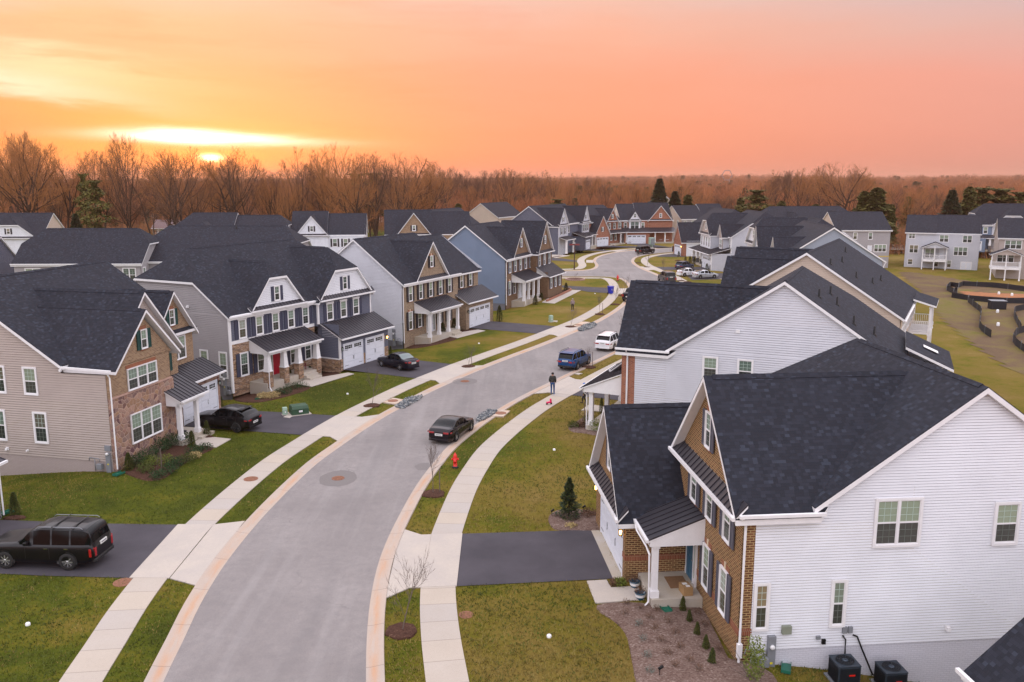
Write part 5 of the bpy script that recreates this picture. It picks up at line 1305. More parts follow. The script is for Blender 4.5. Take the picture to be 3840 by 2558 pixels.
# low brick edging by the dark brown brick house
e=MB(); pl=[Vector((*at(*z1(x,y)),0)) for x,y in ((0,782),(60,755),(180,700),(306,640),(300,632),(250,625))]
for a,b in zip(pl,pl[1:]):
    d=(b-a).normalized(); n=Vector((-d.y,d.x,0))*.12; z=Vector((0,0,.3)); 
    e.face([a-n+z,b-n+z,b+n+z,a+n+z]); e.face([a-n,b-n,b-n+z,a-n+z]); e.face([b+n,a+n,a+n+z,b+n+z]); e.face([a+n,a-n,a-n+z,a+n+z]); e.face([b-n,b+n,b+n+z,b-n+z])
tag(e.build('brick_edging',M['brick_red']),'low red brick edging curving round the bed of the dark brown brick house','edging')
def ring(px,r,label):
    x,y,z=G(*px); m=MB(); n=18
    for k in range(n):
        a=2*math.pi*k/n; c=Matrix.Translation((x+r*math.cos(a),y+r*math.sin(a),z+.1))@Matrix.Rotation(a,4,'Z')
        b=MB(); b.box(-.14,.14,-math.pi*r/n*.93,math.pi*r/n*.93,-.12,.1); b.xf(c)
        for f,mi_,uv in zip(b.f,b.m,b.uv): m.face([b.v[i] for i in f],0)
    return tag(m.build('tree_ring',M['tree_ring']),label,'tree ring')
M['tree_ring']=plainmat('pinkish edging stones',(.35,.22,.18),.85,.2,8)
ring(z1(360,502),1.6,'ring of pinkish stones round a sapling on the corner lawn')
bed([(at(*z1(360,502))[0]+1.45*math.cos(i*.785),at(*z1(360,502))[1]+1.45*math.sin(i*.785)) for i in range(8)],'mulch_dark','mulch inside the stone tree ring on the corner lawn',.04)
# ---------------------------------------------------------------- street furniture and small things
def manhole(px,r,label,patch=None,z=.02,name='manhole_cover',mat='rusty_iron'):
    x,y=at(*px); m=MB(); m.lathe([(0,z+.012),(r*.92,z+.012),(r*.94,z+.02),(r,z+.02),(r,z-.02)],20,x,y)
    for k in range(-3,4):
        w=(r*.85)**2-(k*r*.25)**2
        if w>0: m.box(x-math.sqrt(w),x+math.sqrt(w),y+k*r*.25-.02,y+k*r*.25+.02,z+.012,z+.022)
    tag(m.build(name,M[mat]),label,'manhole cover')
    if patch:
        pts=[(x+patch[0]*math.cos(t)*(1+.12*random.random()),y+patch[1]*math.sin(t)*(1+.12*random.random())) for t in [i*.42 for i in range(15)]]
        flatpoly('asphalt_patch',[(p.x,p.y) for p in cr(pts,.4,True)],.0155,'patch','structure')
M['patch']=newmat('asphalt patch',(.2,.19,.21),.92,0,.2,lambda nt,b:setc(nt,b,nt.mix(nt.noise(POS(nt),20,4,.8),(.12,.108,.105),(.24,.22,.21))))
M['rusty_iron']=plainmat('rusty cast iron',(.24,.11,.065),.8,.3,12)
manhole(z3(397,437),.38,'rusty manhole cover in its own asphalt patch on the near street',(1.05,1.35))
manhole(z2(636,342),.4,'rusty manhole cover on the street outside the buff brick house',(1.05,1.2))
manhole(za2(2108,1118),.42,'rusty round cover set in the left sidewalk',z=.047)
flatpoly('asphalt_patch',[(p.x,p.y) for p in cr([at(*z3(x,y)) for x,y in ((820,370),(850,355),(900,350),(915,372),(890,392),(840,390))],.4,True)],.0155,'patch','structure')
flatpoly('asphalt_patch',[(p.x,p.y) for p in cr([at(*z1(x,y)) for x,y in ((705,395),(760,385),(800,395),(760,404))],.6,True)],.0155,'patch','structure')
flatpoly('asphalt_patch',[(p.x,p.y) for p in cr([at(*z1(x,y)) for x,y in ((720,235),(760,228),(800,235),(760,241))],.6,True)],.0155,'patch','structure')
def inlet(pts,cov,r,label):
    x,y=at(*cov); q=flatpoly('storm_inlet_slab',pts,.10,'kerb_concrete',None,label,.14,'storm inlet')
    m=MB(); m.lathe([(0,.112),(r*.9,.112),(r,.12),(r,.09)],20,x,y); o=m.build('cover',M['rusty_iron'],q)
inlet(pxpoly(z2,[(1000,633),(1080,640),(1015,696),(900,690)]),z2(989,665),.42,'concrete storm inlet slab with round rusty lid by the right kerb')
inlet(pxpoly(za6,[(1875,1372),(1960,1335),(2045,1350),(1990,1385),(1950,1385)]),za6(1957,1361),.42,'concrete storm inlet slab with dark lid by the left kerb')
inlet(pxpoly(z1,[(335,1092),(440,1038),(545,1045),(460,1085),(420,1105)]),z1(405,1083),.42,'third concrete storm inlet slab, furthest up the left kerb')
def stones(pts,label,n,hmax,col):
    m=MB(); P=pts; xs=[p[0] for p in P]; ys=[p[1] for p in P]; rnd=random.Random(n)
    k=0
    while k<n:
        x=rnd.uniform(min(xs),max(xs)); y=rnd.uniform(min(ys),max(ys))
        if not in_poly(x,y,P): continue
        k+=1; r=rnd.uniform(.05,.12); z=.03+hmax*.45*rnd.random()**2
        v=[Vector((rnd.uniform(.7,1.2)*a,rnd.uniform(.7,1.2)*b,rnd.uniform(.6,1)*c))*r+Vector((x,y,z)) for a,b,c in ((1,0,0),(0,1,0),(-1,0,0),(0,-1,0),(0,0,1),(0,0,-1))]
        for i in range(4):
            j=(i+1)%4; m.face([v[i],v[j],v[4]],k%3); m.face([v[j],v[i],v[5]],k%3)
    tag(m.build('stone_pile',[M['gravel%d'%i] for i in range(3)]),label,'stone pile',kind='stuff')
for i,c in enumerate(((.15,.165,.18),(.28,.28,.27),(.08,.09,.10))): M['gravel%d'%i]=plainmat('grey crushed stone %d'%i,c,.85,.2,5)
stones(pxpoly(z2,[(750,710),(800,665),(870,632),(945,632),(930,665),(870,700),(765,745)]),'heap of blue grey crushed stone in the right gutter ahead of the dark sedan',900,.3,None)
stones(pxpoly(z2,[(-60,600),(0,560),(60,518),(130,498),(218,492),(190,525),(110,568),(30,612)]),'heap of pale crushed stone in the left gutter below the buff brick house',900,.3,None)
stones(pxpoly(z1,[(390,1130),(430,1095),(520,1060),(600,1050),(640,1080),(560,1120),(470,1150),(400,1155)]),'heap of crushed stone in the left gutter, the furthest of the three',800,.3,None)
def hydrant(px,label,s=1):
    x,y,z=G(*px); m=MB()
    m.lathe([(.16,0),(.16,.05),(.11,.06),(.11,.45),(.14,.46),(.14,.50),(.12,.52),(.115,.62),(.10,.72),(.06,.80),(.03,.82),(.03,.87),(0,.87)],14)
    root=m.build('fire_hydrant',M['hyd'],None,(x,y,z)); root.scale=(s,s,s); tag(root,label,'fire hydrant','fire hydrants')
    for d,r,l,w in ((0,.055,.19,.5),(math.pi,.055,.19,.5),(-math.pi/2,.075,.2,.42)):
        c=MB(); c.lathe([(0,0),(r,0),(r,l-.05),(r*1.25,l-.05),(r*1.25,l),(r*.4,l),(r*.4,l+.03),(0,l+.03)],10)
        c.xf(Matrix.Rotation(d,4,'Z')@Matrix.Translation((0,0,w))@Matrix.Rotation(math.pi/2,4,'Y')); c.build('outlet_cap',M['hyd'],root)
    b=MB(); b.lathe([(.18,-.02),(.18,.07),(.13,.08),(.12,.1),(0,.1)],14); b.build('base_flange',M['black_iron'],root)
M['hyd']=newmat('red hydrant enamel',(.62,.015,.01),.35)
hydrant(z3(1048,377),'bright red fire hydrant on the near right verge',1.12); hydrant(za4(1652,1292),'bright red fire hydrant on the far corner verge by the side street',1.25)
def utility_box(px,sx,sy,sz,rz,label,mat='xfmr',lid=True,name='utility_box'):
    x,y,z=G(*px); m=MB(); m.box(-sx/2,sx/2,-sy/2,sy/2,0,sz*.62); m.box(-sx/2+.03,sx/2-.03,-sy/2-.03,sy/2,sz*.62,sz*.7); m.frustum(0,0,sz*.7,sz,sx,sy,sx*.92,sy*.8)
    o=m.build(name,M[mat],None,(x,y,z),rz,bevel=.015); tag(o,label,'utility box')
    q=MB(); q.box(-sx*.1,sx*.12,-sy/2-.045,-sy/2-.03,sz*.35,sz*.55); q.build('label_plate',M['white_plastic'],o)
    p=MB(); p.box(-sx*.62,sx*.62,-sy*.65,sy*.65,-.05,.06); p.build('concrete_pad',M['concrete'],o)
M['xfmr']=plainmat('dark green enamel',(.03,.075,.04),.45,.1); M['pale_green']=plainmat('pale green enamel',(.30,.42,.33),.5,.06)
utility_box(za6(1168,1460),1.3,1.0,.72,R(28),'dark green electrical transformer box on the lawn of the slate blue house')
utility_box(za6(1050,1470),.36,.32,.6,R(25),'small pale green utility pedestal beside the dark green transformer','pale_green')
utility_box(za5(0+0,0),.4,.4,.8,0,'x','pale_green') if False else None
utility_box(za4(1195,955),1.5,1.2,1.0,R(20),'distant green transformer box on the lawn of the slate grey house')
utility_box(za4(1148,960),.35,.35,.7,0,'pale green pedestal beside the distant transformer box','pale_green')
utility_box(z1(54,1035),.45,.4,.85,R(30),'pale green utility pedestal on the lawn beyond the buff brick house driveway','pale_green')
def cap(px,label,r=.1,h=.1):
    x,y,z=G(*px); m=MB(); m.lathe([(r,-.05),(r,h*.7),(r*.7,h),(0,h)],12); tag(m.build('cleanout_cap',M['white_plastic'],None,(x,y,z)),label,'pipe cap','white pipe caps on the lawns')
for p,l in ((z4(232,1095),'white pipe cap on the lawn at lower left'),(z3(1570,1318),'white pipe cap on the lawn at bottom right of centre'),(z3(1598,280),'white pipe cap on the green lawn between the near house and its neighbour'),(za6(1575,1297),'white pipe cap on the lawn by the slate blue house walk'),(za3(2007,1320),'white pipe cap on the buff brick house lawn'),(za4(1380,1447),'white pipe cap on the lawn near the blue bin'),(za4(1484,920),'white pipe cap on the lawn of the red brick house at the bend'),(zr(1980,1208),'white pipe stub in the fenced clay basin, left one'),(zr(2110,1222),'white pipe stub in the fenced clay basin, right one'),(zr(1967,1390),'white pipe stub between the dark fences'),(zr(1972,1522),'white pipe stub at the edge of the bare soil')):
    cap(p,l,.095 if p[0]<2100 else .2,.11 if p[0]<2100 else .5)
flatpoly('meter_lid',pxpoly(za6,[(1035,1492),(1075,1472),(1128,1473),(1090,1500)]),.05,'concrete',None,'concrete lid in the lawn below the pale green pedestal',.05,'meter lid')
flatpoly('meter_lid',pxpoly(z2,[(1710,270),(1755,262),(1790,268),(1750,280)]),.06,'concrete',None,'pale square lid in the right verge behind the blue car',.05,'meter lid')
flatpoly('meter_lid',pxpoly(z1,[(72,1030),(85,1020),(140,1022),(130,1038)]),.05,'concrete',None,'pale lid on the lawn beside the pedestal beyond the buff brick house',.05,'meter lid')
manhole(z4(1022,742),.42,'orange stained round lid in the lawn by the lower left sidewalk',z=.01)
manhole(z3(1108,1196),.3,'small round rusty lid in the lawn beside the near right sidewalk',z=.01)
# recycling bin
def bin_(px,label):
    x,y,z=G(*px); m=MB(); m.frustum(0,0,.12,1.0,.5,.55,.62,.72); root=m.build('wheeled_bin',M['bin_blue'],None,(x,y,z),R(25),bevel=.03); tag(root,label,'bin')
    l=MB(); l.box(-.34,.34,-.4,.38,1.0,1.06); l.box(-.3,.3,.36,.46,.98,1.02); l.build('lid',M['bin_blue'],root,bevel=.015)
    for s_ in (-1,1):
        w=MB(); w.lathe([(0,-.03),(.12,-.03),(.12,.03),(0,.03)],14); w.xf(Matrix.Translation((s_*.27,.28,.12))@Matrix.Rotation(R(90),4,'Y')); w.build('wheel',M['black_iron'],root)
    q=MB()
    for k in range(3):
        a=k*2.094; q.tube([(.10*math.cos(a),-.335,.62+.1*math.sin(a)),(.10*math.cos(a+1.4),-.335,.62+.1*math.sin(a+1.4))],.022,4)
    q.build('recycling_mark',M['white_plastic'],root)
    root.scale=(1.15,1.15,1.2)
M['bin_blue']=newmat('royal blue plastic',(.012,.03,.42),.4)
bin_(za4(1567,1452),'blue wheeled recycling bin on the sidewalk')
# street name post
x,y,z=G(*za4(1131,1155)); q=MB(); q.box(-.09,.09,-.09,.09,0,5.3); q.box(-.13,.13,-.13,.13,0,.6); q.lathe([(.1,5.3),(.16,5.36),(.1,5.48),(0,5.5)],8)
r_=q.build('street_sign_post',M['maroon_post'] if 'maroon_post' in M else newmat('dark brown post',(.05,.02,.018),.6),None,(x,y,z)); tag(r_,'dark brown post carrying crossed street name signs at the side street corner','street sign')
s1=MB(); s1.box(-1.0,1.0,-.03,.03,4.75,5.05); s1.build('name_blade',newmat('dark red sign',(.2,.03,.03),.5),r_); s2=MB(); s2.box(-.03,.03,-1.0,1.0,5.08,5.38); s2.build('name_blade',M['white_plastic'],r_)
# kiosk mailbox
def mailbox(px,label):
    x,y,z=G(*px); m=MB(); m.box(-.4,.4,-.25,.25,.45,1.65); root=m.build('cluster_mailbox',M['pale_green'],None,(x,y,z),R(10),bevel=.03); tag(root,label,'mailbox')
    p=MB(); p.box(-.08,.08,-.08,.08,0,.45); p.build('pedestal',M['pale_green'],root)
    d=MB()
    for i in range(2):
        for j in range(4): d.box(-.36+i*.37,-.02+i*.37,-.27,-.25,.52+j*.27,.75+j*.27)
    d.build('letter_door',M['grey_metal'],root); root.scale=(1.5,1.5,1.5)
mailbox(za4(2052,885),'first of two pale green communal mailboxes behind the dark off roader'); mailbox(za4(2066,888),'second of two pale green communal mailboxes, right beside the other')
# ================================================================ vehicles
def carpaint(name,c,coat=.4,rough=.3,metal=.3): return newmat(name,c,rough,metal,.25,None,coat)
M['p_black']=carpaint('black car paint',(.006,.006,.008)); M['p_navy']=carpaint('blue black car paint',(.006,.007,.016)); M['p_dark']=carpaint('dark plum black paint',(.006,.004,.007))
M['p_blue']=carpaint('royal blue car paint',(.006,.055,.18)); M['p_dblue']=carpaint('slate blue car paint',(.018,.03,.075)); M['p_white']=carpaint('white car paint',(.7,.7,.72),1,.35,0); M['p_silver']=carpaint('silver car paint',(.50,.52,.56),1,.35,.5); M['p_grey']=carpaint('graphite car paint',(.05,.052,.055)); M['p_ind']=carpaint('black blue pickup paint',(.008,.01,.02))
M['tyre']=newmat('tyre rubber',(.012,.012,.012),.85); M['rim']=newmat('alloy rim',(.55,.55,.57),.3,.8); M['rim_dark']=newmat('black alloy rim',(.02,.02,.022),.35,.6)
M['tail']=newmat('red tail lamp',(.32,.006,.01),.15,0,.6,coat=1); M['head']=newmat('clear headlamp',(.6,.62,.65),.1,0,.8,coat=1); M['carglass']=newmat('tinted car glass',(.003,.004,.005),.04,0,.25); M['carglass_clear']=newmat('pale reflecting car glass',(.10,.14,.14),.03,0,.9); M['chrome']=newmat('chrome trim',(.7,.7,.72),.12,1)
M['plate']=newmat('white licence plate',(.65,.65,.62),.5); M['platetext']=newmat('dark plate lettering',(.06,.06,.1),.6); M['blackplastic']=newmat('black plastic cladding',(.015,.015,.016),.6)
def interp(pts,x):
    if x<=pts[0][0]: return pts[0][1]
    for a,b in zip(pts,pts[1:]):
        if x<=b[0]:
            t=(x-a[0])/(b[0]-a[0]); return a[1]+(b[1]-a[1])*(t*t*(3-2*t)*.5+t*.5)
    return pts[-1][1]
_cars={}
def wheel_meshes(r,w,style):
    k=('wh',r,w,style)
    if k in _cars: return _cars[k]
    t=MB(); t.lathe([(r*.64,-w/2),(r*.9,-w/2-.005),(r,-w/2+.03),(r,w/2-.03),(r*.9,w/2+.005),(r*.64,w/2)],28); t.xf(Matrix.Rotation(R(90),4,'X'))
    m=MB(); m.lathe([(r*.66,-w/2+.0),(r*.66,w/2-.03),(r*.60,w/2-.03)],28); 
    m.lathe([(0,w/2-.02),(r*.13,w/2-.02),(r*.16,w/2-.04)],12)
    n={5:5,8:8,10:10,7:7}.get(style,5)
    for k2 in range(n):
        a=2*math.pi*k2/n; b=MB(); b.box(r*.08,r*.63,-r*.055,r*.055,w/2-.06,w/2-.025)
        b.xf(Matrix.Rotation(a,4,'Z')); 
        for f in b.f: m.face([b.v[i] for i in f],0)
    m.xf(Matrix.Rotation(R(90),4,'X'))
    h=MB(); h.lathe([(0,w/2-.08),(r*.62,w/2-.08)],20); h.xf(Matrix.Rotation(R(90),4,'X'))
    res=(t.mesh('tyre',M['tyre']),m.mesh('rim',M['rim_dark' if style==7 else 'rim']),h.mesh('brake_disc',M['blackplastic'])); _cars[k]=res; return res
def make_car(label,px,heading,spec,paint,cat='car',rim=5,group=None,rails=False,clad=False,chrome=True,rear_glass='carglass',world=None,name='parked_car'):
    """car faces local +x; origin under the middle of the wheelbase"""
    L,Wd,H=spec['L'],spec['W'],spec['H']; top=spec['top']; belt=spec['belt']; gh=spec['gh']; r=spec['r']; wb=spec['wb']; fo=spec['fo']
    if world is None: x,y,z=G(*px)
    else: x,y=world; z=hgt(x,y)
    root=empty(name,(x,y,z+.03),R(heading),label,cat,group)
    x0=L-fo-wb/2 # distance from rear end to origin... rear at -(L-fo-wb/2)
    X=lambda s:fo+wb/2-s   # s: distance from front bumper
    NS=64; hw=Wd/2; gc=spec.get('gc',.2)
    prof=[]
    gtop=[p for p in top]
    def section(s):
        zt=interp(top,s); zb_=interp(belt,s)
        e=min(s,L-s); tap=1-.17*max(0,1-e/.55)**2*1.0-.05*max(0,1-e/1.4)
        if s<.5 or s>L-.5: pass
        lift=gc+.0+ (.16*max(0,1-e/.45)**1.5)
        w=hw*tap; zb2=min(zb_,zt-.015)
        hasg=gh[0]<s<gh[3]
        g=max(0,zt-zb2)
        tw=w*(1-.30*min(1,g/.62)) if g>.03 else w*.86
        if spec.get('boxy'): tw=w*(1-.20*min(1,g/.7)) if g>.03 else w*.9
        pts=[(0,lift),(w*.82,lift),(w*.96,lift+.05),(w,lift+.22),(w*1.0,(lift+zb2)*.52+.05),(w*.985,zb2-.09),(w*.955,zb2-.02),(w*.93,zb2)]
        # greenhouse or bonnet
        if g>.12:
            pts+=[(w*.93+(tw-w*.93)*.5,zb2+g*.48),(tw,zt-.07),(tw*.93,zt-.025),(tw*.7,zt),(tw*.35,zt+.02),(0,zt+.025)]
        else:
            pts+=[(w*.90,zb2+g*.4),(w*.86,zb2+g*.8),(w*.8,zt),(w*.62,zt+.012),(w*.3,zt+.025),(0,zt+.03)]
        return pts,g
    S=[L*i/NS for i in range(NS+1)]
    secs=[section(s) for s in S]
    meshes={'body':MB(),'glass1':MB(),'glass-1':MB(),'rear':MB(),'ws':MB(),'roofm':MB()}
    pill=spec['pill']
    for i in range(NS):
        a,ga=secs[i]; b,gb=secs[i+1]; sm=(S[i]+S[i+1])/2
        for j in range(len(a)-1):
            key='body'
            if ga>.14 and gb>.14 and j in (7,8) and gh[0]+.12<sm<gh[3]-.08:
                key='glass'
                for p in pill:
                    if abs(sm-p)<.055: key='body'
            if j in (9,10,11,12) or (j in (8,7) and False):
                if gh[0]<sm<gh[1] and j>=9: key='ws'
                elif gh[2]<sm<gh[3] and j>=10 : key='rear'
            if j in (7,8) and key=='glass' and (sm<gh[0]+.25): pass
            for sg in (1,-1):
                P=lambda q,s:(X(s),sg*q[0],q[1])
                f=[P(a[j],S[i]),P(b[j],S[i+1]),P(b[j+1],S[i+1]),P(a[j+1],S[i])]
                meshes[key if key!='glass' else 'glass%d'%sg].face(f if sg<0 else f[::-1],0,True)
    for s,sec,fl in ((0,secs[0][0],False),(L,secs[-1][0],True)):
        f=[(X(s),p[0],p[1]) for p in sec]+[(X(s),-p[0],p[1]) for p in sec[::-1]]
        meshes['body'].face(f if fl else f[::-1],0)
    body=meshes['body'].build('body',M[paint],root,weld=True)
    for sg in (1,-1): meshes['glass%d'%sg].build('side_window',M['carglass'],root,weld=True)
    if meshes['ws'].f: meshes['ws'].build('windscreen',M['carglass'],root,weld=True)
    if meshes['rear'].f: meshes['rear'].build('rear_window',M[rear_glass],root,weld=True)
    if spec.get('bed'): # pickup bed cut
        bx0,bx1=spec['bed']; bd=MB(); zt=interp(top,(bx0+bx1)/2); bd.box(X(bx1),X(bx0),-hw*.78,hw*.78,zt+.03,zt+.045); bd.build('truck_bed',M['blackplastic'],root)
    # wheels
    tm,rm,hm=wheel_meshes(r,.235,rim)
    for sx in (1,-1):
        for sg in (1,-1):
            loc=(sx*wb/2,sg*(hw-.115),r)
            t=link('wheel',tm,root,loc,0 if sg<0 else math.pi); link('rim',rm,t); link('brake_disc',hm,t)
            ar=MB(); ar.lathe([(0,0),(r*1.17,0),(r*1.19,.012)],28); ar.xf(Matrix.Translation((sx*wb/2,sg*(hw+.004-.012),r+.02))@Matrix.Rotation(R(90)*(1 if sg<0 else -1),4,'X'))
            ar.v=[Vector((p.x,p.y,max(p.z,gc+.03))) for p in ar.v]
            ar.build('wheel_arch',M['blackplastic'],root)
            t.location.y=sg*(hw-.10)
    # sills / cladding
    if clad:
        for sg in (1,-1):
            c=MB(); c.box(-wb/2+r*1.2,wb/2-r*1.2,sg*(hw-.02)-.03,sg*(hw-.02)+.03,gc+.02,gc+.2); c.build('sill',M['blackplastic'],root)
    zt_r=interp(belt,L-.12)
    # lamps
    for sg in (1,-1):
        q=MB(); lw,lh=spec.get('tl',(.36,.16)); boxy=spec.get('boxy'); e=section(L-.02)[0][5][0]
        q.box(X(L)-.012,X(L)+.10,sg*(e-lw+.0),sg*(e+.0),zt_r-lh-.05,zt_r-.05); 
        q.box(X(L)+.10,X(L)+(.2 if boxy else .32),sg*(hw*.90),sg*(hw*.965),zt_r-lh-.03,zt_r-.06); q.build('tail_light',M['tail'],root,bevel=.01)
        q=MB(); zf=interp(belt,.25); e=section(.03)[0][5][0]
        q.box(X(0)-.25,X(0)+.008,sg*(e-.38),sg*(e+.0),zf-.2,zf-.06); q.build('headlight',M['head'],root,bevel=.01)
        q=MB(); sm=gh[0]+.55; zz=interp(belt,sm)
        q.box(X(sm)-.08,X(sm)+.08,sg*(hw*.93),sg*(hw+.14),zz+.02,zz+.16); q.build('mirror',M[paint],root,bevel=.02)
        for k,s_ in enumerate(spec['dh']):
            q=MB(); zz=interp(belt,s_)-.17; q.box(X(s_)-.09,X(s_)+.09,sg*(hw*.985),sg*(hw+.03),zz,zz+.035); q.build('door_handle',M['chrome' if chrome else paint],root)
        # door seams
        q=MB()
        for s_ in spec['seam']:
            zz=interp(belt,s_); q.box(X(s_)-.006,X(s_)+.006,sg*(hw-.004),sg*(hw+.006),gc+.25,zz-.1)
        q.build('door_seam',M['blackplastic'],root)
        if rails:
            q=MB(); a=gh[1]+.1; b=gh[2]-.1; tw=section((a+b)/2)[0][9][0]*.93; zt=H
            q.tube([(X(a),sg*tw,interp(top,a)-.0),(X(a+.12),sg*tw,interp(top,a+.12)+.07),(X(b-.12),sg*tw,interp(top,b-.12)+.07),(X(b),sg*tw,interp(top,b))],.018,6); q.build('roof_rail',M['grey_metal' if rails=='chrome' else 'blackplastic'],root)
    if rails=='chrome' or rails=='bars':
        q=MB()
        for s_ in (gh[1]+.9,gh[2]-.6):
            tw=section(s_)[0][9][0]; q.box(X(s_)-.03,X(s_)+.03,-tw,tw,interp(top,s_)+.045,interp(top,s_)+.065)
        q.build('roof_bar',M['blackplastic'],root)
    q=MB(); q.box(X(L)-.02,X(L)+.05,-.27,.27,.72 if not spec.get('lp') else spec['lp'],.86 if not spec.get('lp') else spec['lp']+.15); pl_=q.build('licence_plate',M['plate'],root)
    q=MB(); zl=(.72 if not spec.get('lp') else spec['lp'])
    for k in range(6): q.box(X(L)-.024,X(L)-.02,-.2+k*.07,-.155+k*.07,zl+.05,zl+.11)
    q.build('plate_lettering',M['platetext'],pl_)
    q=MB(); q.box(X(L)-.03,X(L)+.3,-hw*.8,hw*.8,gc+.08,gc+.24); q.build('bumper',M['blackplastic' if clad or spec.get('boxy') else paint],root,bevel=.03)
    if spec.get('spoiler'):
        q=MB(); s_=gh[2]+.02; tw=section(gh[2]-.1)[0][9][0]*.95; q.box(X(s_+.28),X(s_-.05),-tw,tw,interp(top,gh[2])-.01,interp(top,gh[2])+.03); q.build('rear_spoiler',M[paint],root,bevel=.01)
    q=MB(); q.box(X(0)-.02,X(0)+.015,-hw*.5,hw*.5,gc+.25,interp(belt,.1)-.18); q.build('grille',M['blackplastic'],root)
    return root
SUV=dict(L=5.13,W=2.0,H=1.93,wb=2.95,fo=.95,r=.41,gc=.28,boxy=True,top=[(0,.95),(.12,1.12),(1.15,1.20),(1.55,1.24),(2.25,1.84),(2.7,1.93),(4.6,1.90),(4.88,1.80),(5.06,1.25),(5.13,1.0)],belt=[(0,.85),(.15,1.08),(1.5,1.17),(4.9,1.2),(5.13,.95)],gh=(1.5,2.3,4.72,5.06),pill=(2.25,3.15,4.05),dh=(2.95,3.9),seam=(1.95,3.08,4.0),tl=(.15,.40),lp=1.0)
SUVC=dict(L=4.69,W=1.9,H=1.65,wb=2.82,fo=.9,r=.37,gc=.24,top=[(0,.72),(.15,.93),(1.1,1.06),(1.5,1.10),(2.25,1.58),(2.75,1.66),(3.6,1.60),(4.15,1.42),(4.5,1.18),(4.69,.95)],belt=[(0,.65),(.2,.9),(1.5,1.05),(3.9,1.14),(4.4,1.12),(4.69,.9)],gh=(1.45,2.3,3.75,4.5),pill=(2.2,3.05,3.75),dh=(2.75,3.5),seam=(1.85,2.98,3.7),tl=(.28,.1),spoiler=1,lp=.6)
SEDAN=dict(L=4.53,W=1.70,H=1.47,wb=2.6,fo=.88,r=.31,gc=.18,top=[(0,.60),(.15,.78),(1.05,.93),(1.3,.96),(2.05,1.40),(2.5,1.47),(3.15,1.43),(3.85,1.06),(4.35,1.03),(4.53,.8)],belt=[(0,.55),(.2,.74),(1.3,.9),(3.9,.99),(4.4,.97),(4.53,.75)],gh=(1.25,2.1,3.1,3.85),pill=(2.1,2.75),dh=(2.5,3.3),seam=(1.65,2.68,3.4),tl=(.34,.14),lp=.66)
CIVIC=dict(L=4.63,W=1.80,H=1.42,wb=2.7,fo=.9,r=.33,gc=.15,top=[(0,.56),(.15,.74),(1.1,.91),(1.35,.95),(2.15,1.36),(2.6,1.42),(3.2,1.38),(4.1,1.06),(4.5,1.03),(4.63,.8)],belt=[(0,.5),(.2,.7),(1.35,.88),(4.0,.98),(4.45,.98),(4.63,.75)],gh=(1.3,2.2,3.1,4.05),pill=(2.15,2.85),dh=(2.6,3.4),seam=(1.7,2.78,3.5),tl=(.36,.11),lp=.6)
FOR=dict(L=4.62,W=1.82,H=1.73,wb=2.67,fo=.95,r=.36,gc=.26,boxy=True,top=[(0,.75),(.15,.95),(1.0,1.06),(1.35,1.09),(2.0,1.62),(2.4,1.71),(4.05,1.69),(4.3,1.6),(4.5,1.2),(4.62,.95)],belt=[(0,.7),(.2,.9),(1.35,1.03),(4.3,1.1),(4.62,.9)],gh=(1.3,2.1,4.2,4.52),pill=(2.05,2.9,3.7),dh=(2.65,3.5),seam=(1.75,2.85,3.65),tl=(.34,.16),spoiler=1,lp=.85)
Q7=dict(L=5.07,W=1.98,H=1.74,wb=3.0,fo=.95,r=.38,gc=.24,top=[(0,.72),(.15,.93),(1.2,1.06),(1.6,1.10),(2.3,1.64),(2.75,1.74),(4.3,1.68),(4.65,1.56),(4.93,1.15),(5.07,.9)],belt=[(0,.65),(.2,.9),(1.6,1.04),(4.7,1.1),(5.07,.85)],gh=(1.55,2.4,4.5,4.93),pill=(2.3,3.2,4.1),dh=(2.95,3.85),seam=(1.95,3.12,4.0),tl=(.4,.11),spoiler=1,lp=.8)
PRIUS=dict(L=4.46,W=1.75,H=1.49,wb=2.7,fo=.9,r=.32,gc=.16,top=[(0,.55),(.15,.76),(.9,.98),(1.1,1.02),(2.0,1.43),(2.5,1.49),(3.2,1.42),(4.1,1.14),(4.36,1.08),(4.46,.8)],belt=[(0,.5),(.2,.72),(1.1,.9),(4.0,1.03),(4.35,1.0),(4.46,.75)],gh=(1.0,2.1,3.1,4.2),pill=(2.05,2.8,3.6),dh=(2.55,3.35),seam=(1.6,2.72,3.5),tl=(.22,.22),lp=.7)
WAGON=dict(L=4.82,W=1.84,H=1.66,wb=2.74,fo=.95,r=.36,gc=.24,top=[(0,.68),(.15,.9),(1.1,1.02),(1.4,1.05),(2.1,1.55),(2.55,1.64),(4.1,1.6),(4.4,1.5),(4.7,1.12),(4.82,.9)],belt=[(0,.62),(.2,.86),(1.4,.99),(4.4,1.06),(4.82,.85)],gh=(1.35,2.2,4.2,4.7),pill=(2.1,2.95,3.8),dh=(2.7,3.55),seam=(1.8,2.9,3.7),tl=(.32,.16),spoiler=1,lp=.8)
TRUCK=dict(L=5.8,W=2.03,H=1.93,wb=3.7,fo=.95,r=.41,gc=.35,boxy=True,top=[(0,.95),(.12,1.1),(1.3,1.2),(1.6,1.25),(2.2,1.83),(2.6,1.93),(3.75,1.90),(4.02,1.75),(4.1,1.32),(4.2,1.28),(5.7,1.3),(5.8,1.2)],belt=[(0,.85),(.15,1.05),(1.5,1.15),(4.1,1.22),(5.7,1.25),(5.8,1.1)],gh=(1.5,2.3,3.88,4.13),pill=(2.25,3.2),dh=(2.95,3.85),seam=(1.95,3.1,4.0),bed=(4.2,5.7),tl=(.18,.4),lp=.75)
